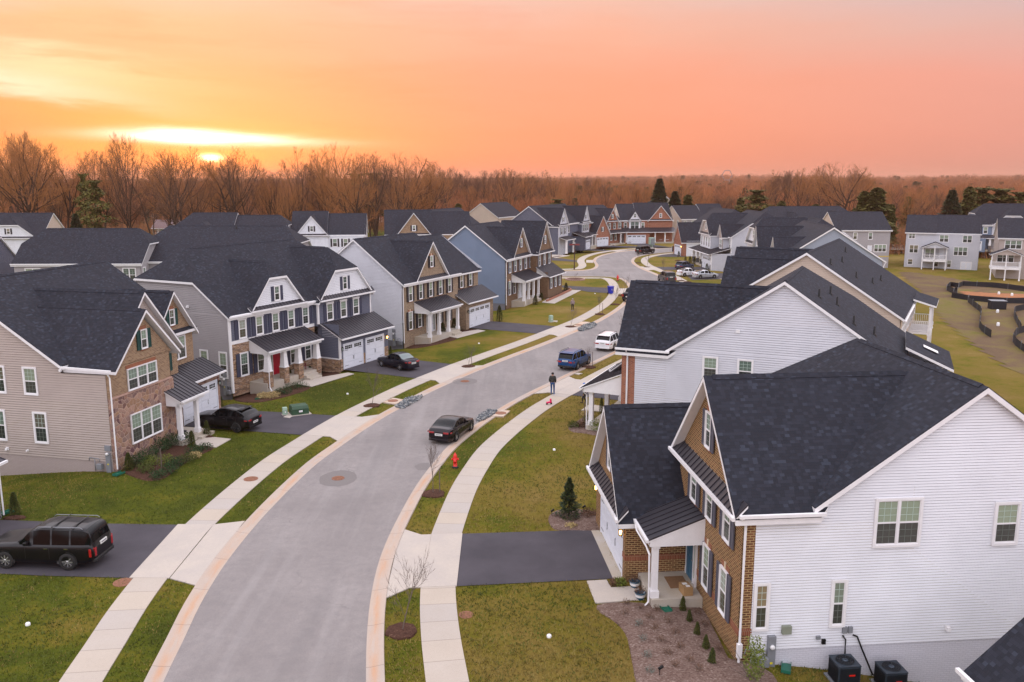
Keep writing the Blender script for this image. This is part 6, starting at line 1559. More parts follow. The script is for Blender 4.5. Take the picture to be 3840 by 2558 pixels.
def two(fn,a,b,spec,side):
    """heading and centre from the two near-side wheel contact pixels (rear a, front b); side=+1 when the near side is the car's left"""
    A=Vector(at(*fn(*a))); B=Vector(at(*fn(*b))); d=(B-A); h=math.atan2(d.y,d.x); m=(A+B)/2; n=Vector((-math.sin(h),math.cos(h)))
    print('wheelbase',round(d.length,2),'spec',spec['wb'],'heading',round(math.degrees(h),1))
    c=m-n*side*(spec['W']/2-.12); return (c.x,c.y),math.degrees(h)
w,h_=two(z4,(592,638),(48,622),SUV,1); make_car('large black boxy off roader with chrome roof rails on the driveway at lower left',None,h_,SUV,'p_black','car',8,world=w,rails='chrome')
w,h_=two(za2,(2010,725),(1695,692),SUVC,1); make_car('glossy black coupe shaped crossover on the fieldstone house driveway',None,h_,SUVC,'p_black','car',7,world=w,chrome=False)
w,h_=two(za3,(1365,1550),(1180,1510),SEDAN,1); make_car('black older sedan with silver wheels on the slate blue house driveway',None,h_,SEDAN,'p_navy','car',8,world=w,rear_glass='carglass_clear')
w,h_=two(z2,(540,935),(692,825),CIVIC,-1); make_car('dark plum black sedan seen from behind, parked at the near right kerb',None,h_,CIVIC,'p_dark','car',10,world=w)
w,h_=two(z2,(1733,230),(1845,175),FOR,-1); make_car('royal blue crossover with roof rails at the right kerb behind the white one',None,h_,FOR,'p_blue','car',10,world=w,rails=True,clad=True)
q7=lambda x,y:zc(2200,1100,2.24,x,y)
w,h_=two(q7,(218,487),(315,437),Q7,-1); make_car('white family crossover at the right kerb in front of the blue one',None,h_,Q7,'p_white','car',10,world=w,rails=True)
make_car('black pickup truck half hidden behind the nearest dark roof ridge',None,63,TRUCK,'p_ind','pickup truck',5,world=(at(*z1(1065,790))[0]+.8,at(*z1(1065,790))[1]+2.6))
a_=at(*za5(395,970)); make_car('black off roader driving round the bend',None,38,SUV,'p_dark','car',5,world=(a_[0],a_[1]+1.2),rails=True,name='moving_car')
w,h_=two(za5,(810,1168),(985,1142),WAGON,-1); make_car('slate blue estate car on the driveway of the craftsman house',None,h_,WAGON,'p_dblue','car',5,world=w,rails=True,clad=True)
w,h_=two(za5,(1030,1268),(1218,1262),PRIUS,-1); make_car('silver hatchback on the driveway, nearest of the three cars by the craftsman house',None,h_,PRIUS,'p_silver','car',5,world=w)
make_car('white hatchback between the silver hatchback and the slate blue estate',None,h_+4,PRIUS,'p_white','car',5,world=(w[0]-2.2,w[1]+3.6))
a_=at(*za5(665,1322)); make_car('graphite sport utility car seen from behind over the nearest dark roof ridge',None,97,SUV,'p_grey','car',5,world=(a_[0],a_[1]+2.2),rails=True)
# ================================================================ people
M['skin']=newmat('skin',(.45,.25,.17),.55); M['hairm']=newmat('dark hair',(.015,.01,.008),.7); M['coat_dark']=plainmat('charcoal padded coat',(.035,.037,.035),.85,.2,14); M['jeans']=plainmat('blue jeans',(.02,.07,.19),.85,.15,20)
M['black_cloth']=plainmat('black cloth',(.012,.012,.016),.85,.1); M['mauve_cloth']=plainmat('mauve grey fleece',(.26,.2,.2),.9,.1); M['blue_cap']=newmat('bright blue cap',(.02,.16,.55),.7); M['grey_cloth']=plainmat('pale grey cloth',(.3,.3,.33),.9,.1); M['shoe']=newmat('blue trainers',(.05,.12,.3),.6)
def skin_obj(name,pts,edges,rad,mat,parent,sub=2,root=0):
    me=bpy.data.meshes.new(name); me.from_pydata(pts,edges,[]); me.update(); me.materials.append(M[mat])
    o=link(name,me,parent); md=o.modifiers.new('skin','SKIN'); md.use_smooth_shade=True
    for v,rr in zip(me.skin_vertices[0].data,rad): v.radius=rr if isinstance(rr,tuple) else (rr,rr)
    for i,v in enumerate(me.skin_vertices[0].data): v.use_root=(i==root)
    s=o.modifiers.new('sub','SUBSURF'); s.levels=sub; s.render_levels=sub
    return o
def person(px,rz,label,top='coat_dark',leg='jeans',h=1.78,hat=None,stride=.25,armf=.1,lean=0,shoe='shoe',cap='hairm',bulk=1.0,hood=False):
    x,y,z=G(*px); root=empty('person',(x,y,z+.05),R(rz),label,'person'); s=h/1.78; root.scale=(s,s,s)
    f=lean
    P=dict(pel=(0,0,.95),sp=(0,f*.3,1.15),ch=(0,f*.7,1.36),nk=(0,f,1.50),hd=(0,f+.02,1.63),ht=(0,f+.01,1.70),
      sl=(.18,f*.8,1.42),el=(.25,f*.8-.04,1.15),wl=(.21,f*.8+armf,.95),sr=(-.18,f*.8,1.42),er=(-.25,f*.8-.02,1.15),wr=(-.2,f*.8+armf*.6,.94),
      hl=(.10,0,.9),kl=(.11,stride*.55+.03,.5),al=(.11,stride*.6,.09),tl=(.12,stride*.6+.17,.04),hr=(-.10,0,.9),kr=(-.10,-stride*.2+.05,.5),ar=(-.1,-stride*.8,.12),tr=(-.1,-stride*.8+.16,.05))
    for k,sg in (('wl',1),('wr',-1)):
        w=Vector(P[k])
        for i in range(5):
            b=w+Vector((sg*.0,(i-1.5)*.018 if i<4 else .045,-.07)); t=b+Vector((-sg*.01,(i-1.5)*.004 if i<4 else .02,-.07+abs(i-1.5)*.008 if i<4 else -.03)); P[f'{k}f{i}']=tuple(b); P[f'{k}g{i}']=tuple(t)
    names=list(P); idx={n:i for i,n in enumerate(names)}
    E_=[('pel','sp'),('sp','ch'),('ch','nk'),('nk','hd'),('hd','ht'),('ch','sl'),('sl','el'),('el','wl'),('ch','sr'),('sr','er'),('er','wr'),('pel','hl'),('hl','kl'),('kl','al'),('al','tl'),('pel','hr'),('hr','kr'),('kr','ar'),('ar','tr')]
    for k in ('wl','wr'):
        for i in range(5): E_+= [(k,f'{k}f{i}'),(f'{k}f{i}',f'{k}g{i}')]
    rd=dict(pel=(.14,.1),sp=(.13,.09),ch=(.16,.1),nk=.055,hd=(.08,.098),ht=(.07,.085),sl=.062,el=.042,wl=.028,sr=.062,er=.042,wr=.028,hl=.085,kl=.055,al=.038,tl=.035,hr=.085,kr=.055,ar=.038,tr=.035)
    rad=[rd.get(n,.010) for n in names]
    body=skin_obj('body',[P[n] for n in names],[(idx[a],idx[b]) for a,b in E_],rad,'skin',root)
    # clothing grown over the same skeleton
    def cloth(name,keys,edges,radii,mat):
        ii={n:i for i,n in enumerate(keys)}
        return skin_obj(name,[P[k] for k in keys],[(ii[a],ii[b]) for a,b in edges],radii,mat,root)
    b=bulk
    cloth('coat',['pel','sp','ch','nk','sl','el','wl','sr','er','wr'],[('pel','sp'),('sp','ch'),('ch','nk'),('ch','sl'),('sl','el'),('el','wl'),('ch','sr'),('sr','er'),('er','wr')],[(.19*b,.14*b),(.18*b,.13*b),(.2*b,.14*b),(.085,.08),.09*b,.068*b,.05*b,.09*b,.068*b,.05*b],top)
    cloth('trousers',['pel','hl','kl','al','hr','kr','ar'],[('pel','hl'),('hl','kl'),('kl','al'),('pel','hr'),('hr','kr'),('kr','ar')],[(.15,.11),.1,.072,.055,.1,.072,.055],leg)
    for a,t in (('al','tl'),('ar','tr')):
        q=MB(); A=Vector(P[a]);T=Vector(P[t]); q.box(A.x-.045,A.x+.045,A.y-.06,T.y+.07,max(0,A.z-.09),A.z+.0); q.build('shoe',M[shoe],root,bevel=.02)
    q=MB(); hd=Vector(P['hd'])+Vector((0,0,.03)); q.lathe([(.105,-.03),(.112,.02),(.10,.07),(.06,.115),(0,.125)],14,0,0); q.xf(Matrix.Translation(hd+Vector((0,-.015,0)))); q.build('cap' if cap!='hairm' else 'hair',M[cap],root)
    if cap!='hairm':
        q=MB(); q.box(-.07,.07,.06,.19,.0,.02); q.xf(Matrix.Translation(hd)); q.build('cap_peak',M[cap],root)
    fc=MB()
    for sx in (-.035,.035): fc.lathe([(0,0),(.012,.003),(0,.006)],6,sx,0)
    fc.xf(Matrix.Translation(Vector(P['hd'])+Vector((0,.1,.02)))@Matrix.Rotation(R(-90),4,'X')); fc.build('eyes',M['hairm'],root)
    nz=MB(); nz.frustum(0,0,0,.03,.03,.04,.012,.015); nz.xf(Matrix.Translation(Vector(P['hd'])+Vector((0,.095,-.015)))@Matrix.Rotation(R(-90),4,'X')); nz.build('nose',M['skin'],root)
    return root
person(z2(1496,472),-8,'man in a charcoal padded coat and blue jeans walking on the driveway apron',bulk=1.15,stride=.12,h=1.85,armf=.22)
person(z2(1808,562),70,'child in black jacket and trousers walking on the dark driveway','black_cloth','black_cloth',1.45,stride=.35,shoe='black_cloth')
person(z2(1806,512),60,'child in a pale jacket and bright blue cap, half hidden behind the child in black','mauve_cloth','grey_cloth',1.3,cap='blue_cap',stride=.2,shoe='grey_cloth')
person(z1(326,900),175,'older person in a mauve grey fleece and cap standing on the corner lawn','mauve_cloth','black_cloth',1.7,cap='grey_cloth',lean=-.05,stride=.1,bulk=1.15)
# ================================================================ things near the houses
def hl(h,x,y,z=0): return h.root.matrix_basis@Vector((x,y,z))
def ac_unit(pos,rz,label):
    root=empty('air_conditioner',pos,rz,label,'air conditioner','air conditioners beside the white side wall'); s=.42
    b=MB(); b.box(-s,s,-s,s,.06,.78); o=b.build('casing',M['ac'],root,bevel=.03)
    l=MB()
    for i in range(17):
        z=.12+i*.038
        for a in range(4):
            c=MB(); c.box(-s+.05,s-.05,-s-.012,-s+.002,z,z+.014); c.xf(Matrix.Rotation(a*math.pi/2,4,'Z'))
            for f in c.f: l.face([c.v[i2] for i2 in f],0)
    l.build('louvre',M['black_iron'],root)
    t=MB(); t.box(-s-.01,s+.01,-s-.01,s+.01,.78,.84); t.build('top_cover',M['ac'],root,bevel=.03)
    g=MB()
    for rr in (.12,.19,.26,.33): g.tube([(rr*math.cos(a),rr*math.sin(a),.855) for a in [k*math.pi/12 for k in range(25)]],.006,4,cap=False)
    for k in range(12): a=k*math.pi/6; g.tube([(0,0,.87),(.33*math.cos(a),.33*math.sin(a),.85)],.005,4)
    g.build('fan_grille',M['ac'],root)
    f=MB(); f.lathe([(0,.80),(.1,.80),(.1,.865),(0,.87)],12); f.build('fan_hub',M['ac2'],root); d=MB(); d.lathe([(0,.843),(.34,.843)],24); d.build('fan_well',M['black_iron'],root)
    p=MB(); p.box(-.52,.52,-.52,.52,0,.06); p.build('pad',M['grey_metal'],root); q=MB(); q.box(-.02,.2,-s-.02,-s-.005,.45,.51); q.build('badge',M['hyd'],root)
M['ac']=plainmat('dark blue grey steel',(.022,.032,.045),.4,.1); M['ac2']=newmat('blue grey hub',(.05,.07,.1),.4)
def on_side(h,y,out,z): return h.root.matrix_world@Vector((0,0,0)) if False else Vector((h.root.location.x,h.root.location.y,h.root.location.z))+Matrix.Rotation(h.root.rotation_euler.z,3,'Z')@Vector((out,y,z))
for yy,lab in ((3.75,'dark blue grey air conditioner beside the white wall, left of the two'),(5.55,'dark blue grey air conditioner beside the white wall, right of the two')):
    p=on_side(H_R1,yy,.85,0); p.z=hgt(p.x,p.y)-.12+.2; ac_unit(p,R(-84.75+90),lab)
def wallbox(h,y,z,sx,sz,d,name,label,mat='grey_metal',cat='utility box',extra=None):
    p=on_side(h,y,.03,z); root=empty(name,p,h.root.rotation_euler.z+math.pi/2,label,cat); m=MB(); m.box(-sx/2,sx/2,-d,0,0,sz); m.build('case',M[mat],root,bevel=.012)
    if extra: extra(root,d)
    return root
def meter_face(root,d):
    q=MB(); q.lathe([(0,-.0),(.09,0),(.09,.07),(.07,.1),(0,.1)],14); q.xf(Matrix.Translation((0,-d,1.15))@Matrix.Rotation(R(90),4,'X')); q.build('dial',M['white_plastic'],root)
    s=MB(); s.box(-.05,.05,-d-.004,-d,.45,.53); s.build('warning_sticker',newmat('yellow sticker',(.7,.6,.02),.6),root)
wallbox(H_R1,1.25,-.55,.3,1.55,.16,'electric_meter','tall grey electric meter cabinet on the white side wall',extra=meter_face)
wallbox(H_R1,1.85,1.0,.36,.3,.14,'junction_box','beige grey junction box above the electric meter on the white wall','grn_box')if False else None
M['grn_box']=plainmat('olive grey box',(.22,.24,.19),.6,.1)
wallbox(H_R1,1.8,1.05,.36,.32,.14,'junction_box','olive grey junction box above the electric meter on the white wall','grn_box')
wallbox(H_R1,3.05,.75,.16,.14,.1,'outlet_box','small grey outlet box on the white wall'); wallbox(H_R1,3.27,.55,.14,.2,.1,'outlet_box','small black outlet box on the white wall','black_iron')
wallbox(H_R1,4.05,.95,.17,.26,.1,'disconnect_box','left one of two small grey disconnect boxes above the air conditioners'); wallbox(H_R1,4.27,.95,.17,.26,.1,'disconnect_box','right one of two small grey disconnect boxes above the air conditioners')
def hose(h,pts,r,label,mat='black_iron',name='hose'):
    q=MB(); q.tube([on_side(h,y,o,z) for y,o,z in pts],r,6); tag(q.build(name,M[mat]),label,'hose')
hose(H_R1,[(4.0,.06,.85),(4.1,.12,.7),(4.1,.15,.2),(3.95,.4,-.1)],.03,'black pipe from the wall to the left air conditioner'); hose(H_R1,[(4.4,.06,.85),(4.55,.1,.8),(4.8,.15,.2),(5.1,.4,-.6),(5.3,.45,-.65)],.035,'black pipe looping down to the right air conditioner')
def gas_meter(h,y,z,side,label):
    p=on_side(h,y,.1,z) if side>0 else on_side(h,y,-.1,z); root=empty('gas_meter',p,h.root.rotation_euler.z+(math.pi/2 if side>0 else -math.pi/2),label,'gas meter')
    q=MB(); q.tube([(-.55,-.1,.35),(-.5,-.1,.55),(.15,-.1,.5),(.2,-.1,.3)],.028,6); q.tube([(-.15,-.1,.45),(-.15,-.1,-.3)],.03,6); q.build('pipe',M['grey_metal'],root)
    b=MB(); b.box(.02,.36,-.25,.0,-.15,.2); b.lathe([(.0,.0),(.11,.0),(.11,.06),(0,.06)],12,.2,-.1); b.build('meter_case',M['grey_metal'],root,bevel=.03)
gas_meter(H_R1,.75,.0,1,'grey gas meter with bent pipes at the brick corner of the near right house')
def meter_left(h,y,label):
    a=h.root.rotation_euler.z; p=on_side(h,y,-.03,0); root=empty('electric_meter',p,a-math.pi/2,label,'utility box'); m=MB(); m.box(-.15,.15,-.16,0,-.2,1.2); m.box(-.2,.2,-.12,0,1.3,1.65); m.build('case',M['grey_metal'],root,bevel=.012); meter_face(root,.16)
meter_left(H_L1,.45,'grey electric meter cabinet on the taupe side wall at left'); gas_meter(H_L1,1.2,.3,-1,'grey gas meter beside the meter cabinet of the taupe sided house')
meter_left(H_L2,.75,'grey electric meter cabinet on the side wall of the slate blue house'); gas_meter(H_L2,.4,.1,-1,'gas meter at the corner of the slate blue house'); meter_left(H_L3,1.2,'grey electric meter on the pale side wall of the buff brick house'); gas_meter(H_L3,.5,.2,-1,'gas meter at the corner of the buff brick house')
# splash blocks
def splash(p,rz,label,mat='green_plastic'):
    m=MB(); m.face([(-.15,-.35,.03),(.15,-.35,.03),(.15,.35,.08),(-.15,.35,.08)]); m.box(-.17,-.15,-.35,.35,0,.12); m.box(.15,.17,-.35,.35,0,.12); m.box(-.15,.15,.33,.35,0,.12); m.face([(-.15,.35,.0),(.15,.35,.0),(.15,-.35,.0),(-.15,-.35,0)])
    tag(m.build('splash_block',M[mat],None,(p[0],p[1],p[2]+.05),rz),label,'splash block')
splash(G(*zb(760,1042)),R(20),'green splash block in the mulch below the near porch downspout'); splash(G(*zb(1645,1480)),R(160),'green plastic scoop with red handle against the white foundation'); splash(G(*za2(998,1080)),R(160),'green splash block below the taupe sided house downspout'); splash(G(*za6(830,1340)),R(170),'green splash block in the bed of the slate blue house'); splash(G(*za2(60,1405)),R(150),'green splash block at the far left edge')
# porch things near right
def pot(p,label,sc=1):
    root=empty('flower_pot',p,0,label,'flower pot','plant pots by the near porch'); m=MB(); m.lathe([(.14,0),(.2,.12),(.23,.3),(.25,.32),(.22,.33),(.2,.27),(0,.27)],16); m.build('pot',M['pot_blue'],root); b=MB(); b.lathe([(.205,.14),(.222,.2),(.222,.26),(.235,.28)],16); b.build('pot_band',M['white_plastic'],root)
    leaf_blob('plant',root,.26,.2,(0,0,.42),260,'dry_leaf',.05)
def leaf_blob(name,parent,rx,rz_,c,n,mat,size,seed=1,flat=False):
    rnd=random.Random(seed+n); m=MB()
    for i in range(n):
        u=Vector((rnd.gauss(0,1),rnd.gauss(0,1),rnd.gauss(0,1))); u.normalize(); rr=rnd.random()**.4
        p=Vector((u.x*rx*rr,u.y*rx*rr,u.z*rz_*rr))+Vector(c)
        a=Vector((rnd.uniform(-1,1),rnd.uniform(-1,1),rnd.uniform(-1,1)))*size; b=Vector((rnd.uniform(-1,1),rnd.uniform(-1,1),rnd.uniform(-.3,1)))*size
        m.face([p,p+a,p+a*.5+b],rnd.randrange(2) if isinstance(mat,(list,tuple)) else 0)
    return m.build(name,[M[k] for k in mat] if isinstance(mat,(list,tuple)) else M[mat],parent)
M['pot_blue']=newmat('glazed teal pot',(.01,.07,.12),.2,coat=1); M['dry_leaf']=plainmat('dry reddish leaves',(.13,.07,.04),.9,.3,20); M['leaf_green']=plainmat('dark evergreen leaf',(.02,.05,.012),.8,.4,9); M['leaf_bright']=plainmat('yellow green leaf',(.12,.15,.02),.8,.4,9); M['leaf_olive']=plainmat('olive conifer leaf',(.06,.075,.012),.85,.4,6)
M['straw']=plainmat('straw grass',(.42,.32,.14),.9,.2,9)
p=H_R1.root.location
for q,l in ((zb(543,880),'blue glazed pot with dry plant at the garage corner, upper of the two'),(zb(583,965),'blue glazed pot with dry plant beside the porch step, lower of the two')): pot(G(*q),l)
P_=on_side(H_R1,-.6,-4.6,.43); b=MB(); b.box(-.3,.3,-.2,.2,0,.36); bo=b.build('parcel',plainmat('brown cardboard',(.33,.2,.09),.8,.1),None,P_,R(-80)); tag(bo,'brown cardboard parcel on the near porch floor','parcel'); l_=MB(); l_.box(-.2,-.02,-.12,.08,.361,.365); l_.box(.05,.2,-.05,.12,.361,.365); l_.build('shipping_label',M['white_plastic'],bo)
P_=on_side(H_R1,-.7,-5.6,.425); b=MB(); b.box(-.42,.42,-.55,.55,0,.015); tag(b.build('doormat',plainmat('coir doormat',(.22,.12,.06),.95,.2,20),None,P_,R(5)),'brown coir doormat at the near front door','doormat')
P_=on_side(H_L1,.3,0,.4); P_=Vector((H_L1.root.location.x,H_L1.root.location.y,0))+Matrix.Rotation(H_L1.root.rotation_euler.z,3,'Z')@Vector((7.25,.35,.405)); b=MB(); b.lathe([(0,.015),(.4,.015),(.4,0)],20); tag(b.build('doormat',M['black_cloth'],None,P_),'dark half round doormat at the fieldstone house door','doormat')
# red porch chair at the slate blue house
P_=Vector((H_L2.root.location.x,H_L2.root.location.y,0))+Matrix.Rotation(H_L2.root.rotation_euler.z,3,'Z')@Vector((7.6,-.9,.55)); ch=empty('garden_chair',P_,R(63),'maroon garden chair on the stone pier porch','chair')
b=MB(); b.box(-.27,.27,-.25,.25,.38,.43); b.build('seat',M['maroon'],ch); b=MB()
for i in range(5): b.box(-.26+i*.11,-.18+i*.11,.22,.26,.43,1.0+.05*math.sin((i+.5)/5*3.14))
b.build('backrest',M['maroon'],ch)
for a in (-.25,.25):
    for c_ in (-.23,.23): b=MB(); b.box(a-.025,a+.025,c_-.025,c_+.025,0,.6 if c_<0 else .43); b.build('leg',M['maroon'],ch)
    b=MB(); b.box(a-.05,a+.05,-.27,.25,.6,.63); b.build('armrest',M['maroon'],ch)
# pink toy by sidewalk
x,y,z=G(*z2(1462,572)); b=MB(); b.box(-.22,.22,-.1,.1,.12,.24); b.box(.1,.2,-.08,.08,.24,.45); r_=b.build('toy_scooter',newmat('hot pink plastic',(.7,.02,.12),.4),None,(x,y,z+.04),R(30),bevel=.03); tag(r_,'small hot pink toy left at the sidewalk edge','toy')
for sx in (-.2,.2): w_=MB(); w_.lathe([(0,-.02),(.08,-.02),(.08,.02),(0,.02)],12); w_.xf(Matrix.Translation((sx,0,.08))@Matrix.Rotation(R(90),4,'X')); w_.build('wheel',M['black_iron'],r_)
# silt fence
def siltfence(fn,pts,label,hgt_=1.0,closed=False):
    P=cr([G(*fn(x,y))[:2] for x,y in pts],2.0,closed); root=empty('silt_fence',(0,0,0),0,label,'silt fence'); m=MB(); rnd=random.Random(len(P)); top=[hgt_+rnd.uniform(-.12,.08) for _ in P]
    if closed: P.append(P[0]); top.append(top[0])
    for i in range(len(P)-1):
        a,b=P[i],P[i+1]; za,zb_=hgt(a.x,a.y)-.05,hgt(b.x,b.y)-.05; d=(b-a).normalized(); n=Vector((-d.y,d.x,0))*.02
        for s in (-1,1): m.face([a+n*s+Vector((0,0,za)),b+n*s+Vector((0,0,zb_)),b+n*s+Vector((0,0,zb_+top[i+1])),a+n*s+Vector((0,0,za+top[i]))],0)
    m.build('fabric',M['silt'],root); q=MB()
    for i in range(0,len(P),2): a=P[i]; z=hgt(a.x,a.y); q.box(a.x-.03,a.x+.03,a.y-.03,a.y+.03,z-.1,z+hgt_+.12)
    q.build('stakes',M['grey_metal'],root)
M['silt']=newmat('black silt fence fabric',(.008,.009,.014),.75)
siltfence(zr,[(1460,1165),(1505,1128),(1580,1140),(1620,1122),(1760,1128),(1920,1140),(2070,1155),(2232,1178),(2450,1195),(2600,1215)],'black silt fence along the far rim of the clay basin')
siltfence(zr,[(1462,1168),(1530,1200),(1560,1185),(1560,1215),(1510,1240),(1680,1268),(1900,1290),(2232,1300),(2600,1300)],'black silt fence along the near rim of the clay basin')
siltfence(zr,[(1672,1285),(1740,1340),(1800,1395),(1795,1470),(1785,1540),(1840,1600),(1900,1640)],'black silt fence curving down the slope from the clay basin')
siltfence(zr,[(2240,1360),(2150,1380),(2130,1430),(2160,1500),(2200,1568)],'black silt fence at the right edge below the clay basin')
siltfence(zr,[(2300,1570),(2180,1600),(2120,1680),(2200,1760),(2350,1850),(2500,1960)],'black silt fence cut by the right edge, lowest of the fences')
siltfence(zr,[(905,712),(1000,706),(1100,712)],'low black fence behind a clay strip at the far road',.9)
siltfence(za5,[(705,940),(760,935),(830,942)],'short black fence at the end of the white house driveway at the bend',1.4)
x,y,z=G(*zr(1960,1352)); b=MB(); b.box(-1.1,1.1,-.8,.8,-.1,1.3); r_=b.build('inlet_guard',M['silt'],None,(x,y,z),R(-10),bevel=.08); tag(r_,'black fabric covered box in the soil below the clay basin','inlet guard'); b=MB(); b.box(-1.15,1.15,-.85,.85,1.3,1.36); b.build('lid',M['grey_metal'],r_)
# grill on the far deck and rear air conditioner
# ================================================================ vegetation
def bark(name,c):
    def fn(nt,b):
        n=nt.noise(OBJ(nt),4,4,.7); setc(nt,b,nt.mix(nt.rng(n,.3,.7),tuple(x*.7 for x in c),tuple(x*1.3 for x in c)))
    return newmat(name,c,.9,0,.15,fn)
M['bark']=bark('dark grey brown bark',(.055,.034,.024)); M['twig']=bark('reddish brown twigs',(.30,.13,.05)); M['bark_young']=bark('young grey bark',(.13,.10,.085))
def perp(d,rnd):
    a=Vector((rnd.gauss(0,1),rnd.gauss(0,1),rnd.gauss(0,1))); a-=d*a.dot(d)
    return a.normalized()
def ribbon(m,pts,r0,r1,rnd,mi=0):
    """thin three sided twig drawn as a narrow folded strip"""
    d=(pts[-1]-pts[0]).normalized(); s=perp(d,rnd); n=len(pts)-1
    for i in range(n):
        a=pts[i];b=pts[i+1]; ra=r0+(r1-r0)*i/n; rb=r0+(r1-r0)*(i+1)/n
        m.face([a-s*ra,a+s*ra,b+s*rb,b-s*rb],mi)
def bare_tree(name,H,seed,r0=.38,leaders=5,spread=.5,split=.3,depth=4,dens=1.0,twr=.02):
    rnd=random.Random(seed); T=MB(); Cn=MB(); env=H>10
    ea=H*(.20+.17*spread); ec=H*.60; eh=H*.42
    def reach(p,d):
        q=Vector((p.x/ea,p.y/ea,(p.z-ec)/eh)); e=Vector((d.x/ea,d.y/ea,d.z/eh)); A=e.dot(e); B=q.dot(e); Cc=q.dot(q)-1; D_=B*B-A*Cc
        return max(0,(-B+math.sqrt(D_))/A) if D_>0 else 0
    def limb(p,d,L,r,k,lvl):
        if env and lvl>0: L=max(.6,min(L,reach(p,d)*rnd.uniform(.85,1.04)))
        n=4 if lvl<2 else 3
        pts=[p.copy()]; dd=d.copy()
        for i in range(n):
            dd=(dd+perp(dd,rnd)*.16+Vector((0,0,.10 if lvl>0 else .02))).normalized()
            pts.append(pts[-1]+dd*L/n)
        if lvl<=1: T.tube(pts,[r*(1-.55*i/n) for i in range(n+1)],6 if lvl==0 else 5,cap=False)
        elif lvl==2: Cn.tube(pts,[r*(1-.6*i/n) for i in range(n+1)],3,cap=False)
        else: ribbon(Cn,pts,r,r*.4,rnd)
        if lvl>=depth: return
        nb={0:leaders,1:6,2:6,3:5}[lvl]
        nb=int(nb*dens+.5)
        for i in range(nb):
            if lvl==0: t=split+(1-split)*rnd.random()**.8
            else: t=.22+.78*(i+rnd.random())/nb
            t=min(t,.995); k_=t*n; j=int(k_); q=pts[j]+(pts[min(j+1,n)]-pts[j])*(k_-j)
            bd=(pts[min(j+1,n)]-pts[j]).normalized()
            ang=rnd.uniform(.35,.8)*(spread*2.1 if lvl==0 else 1.15)
            nd=(bd*math.cos(ang)+perp(bd,rnd)*math.sin(ang)).normalized()
            if nd.z<-.1: nd.z=abs(nd.z)*.3; nd.normalize()
            Lc=L*((3 if env else rnd.uniform(.5,.8)) if lvl==0 else rnd.uniform(.42,.65))*(1.12-.45*t if lvl else 1.05-.3*t)
            limb(q,nd,Lc,max(twr,r*(.62-.25*t) if lvl else r*.42*(1.1-.5*t)),i,lvl+1)
        if lvl<depth: # continuation
            limb(pts[-1],(dd+perp(dd,rnd)*.2).normalized(),L*.5,max(twr,r*.42),0,lvl+1)
    limb(Vector((0,0,-.3)),Vector((0,0,1)),H*.62,r0,0,0)
    top=max(p.z for p in Cn.v); s=H/top
    for q in (T,Cn): q.v=[Vector((p.x*s,p.y*s,p.z*s)) for p in q.v]
    return T.mesh('trunk',M['bark']),Cn.mesh('crown',M['twig'])
def place_tree(ms,loc,rz,sc,label,cat='tree',group=None,name='bare_tree'):
    root=empty(name,loc,rz,label,cat,group); root.scale=(sc[0],sc[0],sc[1]) if hasattr(sc,'__len__') else (sc,sc,sc)
    link('trunk',ms[0],root); link('crown',ms[1],root); return root
big=[bare_tree('t',28,11,.40,9,.5,.28,4,1,.018),bare_tree('t',28,12,.34,8,.6,.32,4,1,.018),bare_tree('t',28,13,.42,10,.72,.25,4,1,.018),bare_tree('t',28,14,.30,8,.38,.36,4,1,.018),bare_tree('t',28,19,.42,13,.85,.24,4,1,.018)]
def dark_variant(ms):
    c=ms[1].copy(); c.materials.clear(); c.materials.append(M['twig_dark']); return (ms[0],c)
M['twig_dark']=bark('dark brown twigs',(.13,.07,.045))
big+= [dark_variant(b) for b in big[:4]]
topY=[(-60,285),(0,290),(60,288),(100,332),(180,335),(240,332),(285,302),(330,318),(400,332),(490,338),(560,338),(640,345),(690,336),(730,332),(775,325),(835,335),(880,345),(930,348),(965,360),(1010,370),(1080,392),(1160,378),(1200,388),(1250,388),(1320,395),(1390,402),(1450,415),(1540,415),(1600,430),(1700,425),(1760,395),(1850,382),(1930,368),(1985,385),(2030,408),(2120,415),(2200,418),(2354,420),(2420,420)]
def ytop(px):
    for a,b in zip(topY,topY[1:]):
        if a[0]<=px<=b[0]: return a[1]+(b[1]-a[1])*(px-a[0])/(b[0]-a[0])
    return 415
rnd=random.Random(5)
NT_=0
def wood_tree(px,d,hy,label,group,k=None,narrow=1.0):
    """px: picture column of the survey, d: distance, hy: survey row of the tree top"""
    x=(px-1177)/2027*d; y=d; z=hgt(x,y)
    r=ray(px,hy); zt=CH+r[2]*(y/r[1]); H=max(7,zt-z)
    ms=big[(k if k is not None else rnd.randrange(9))]
    w=min(1.15,max(.6,(H/28)**.75))*rnd.uniform(.85,1.1)*narrow
    return place_tree(ms,(x,y,z),rnd.uniform(0,6.28),(w,H/28),label,'tree',group)
G1='bare trees of the wood behind the left houses'; G2='bare trees of the wood behind the bend'; G3='bare trees behind the right hand houses'
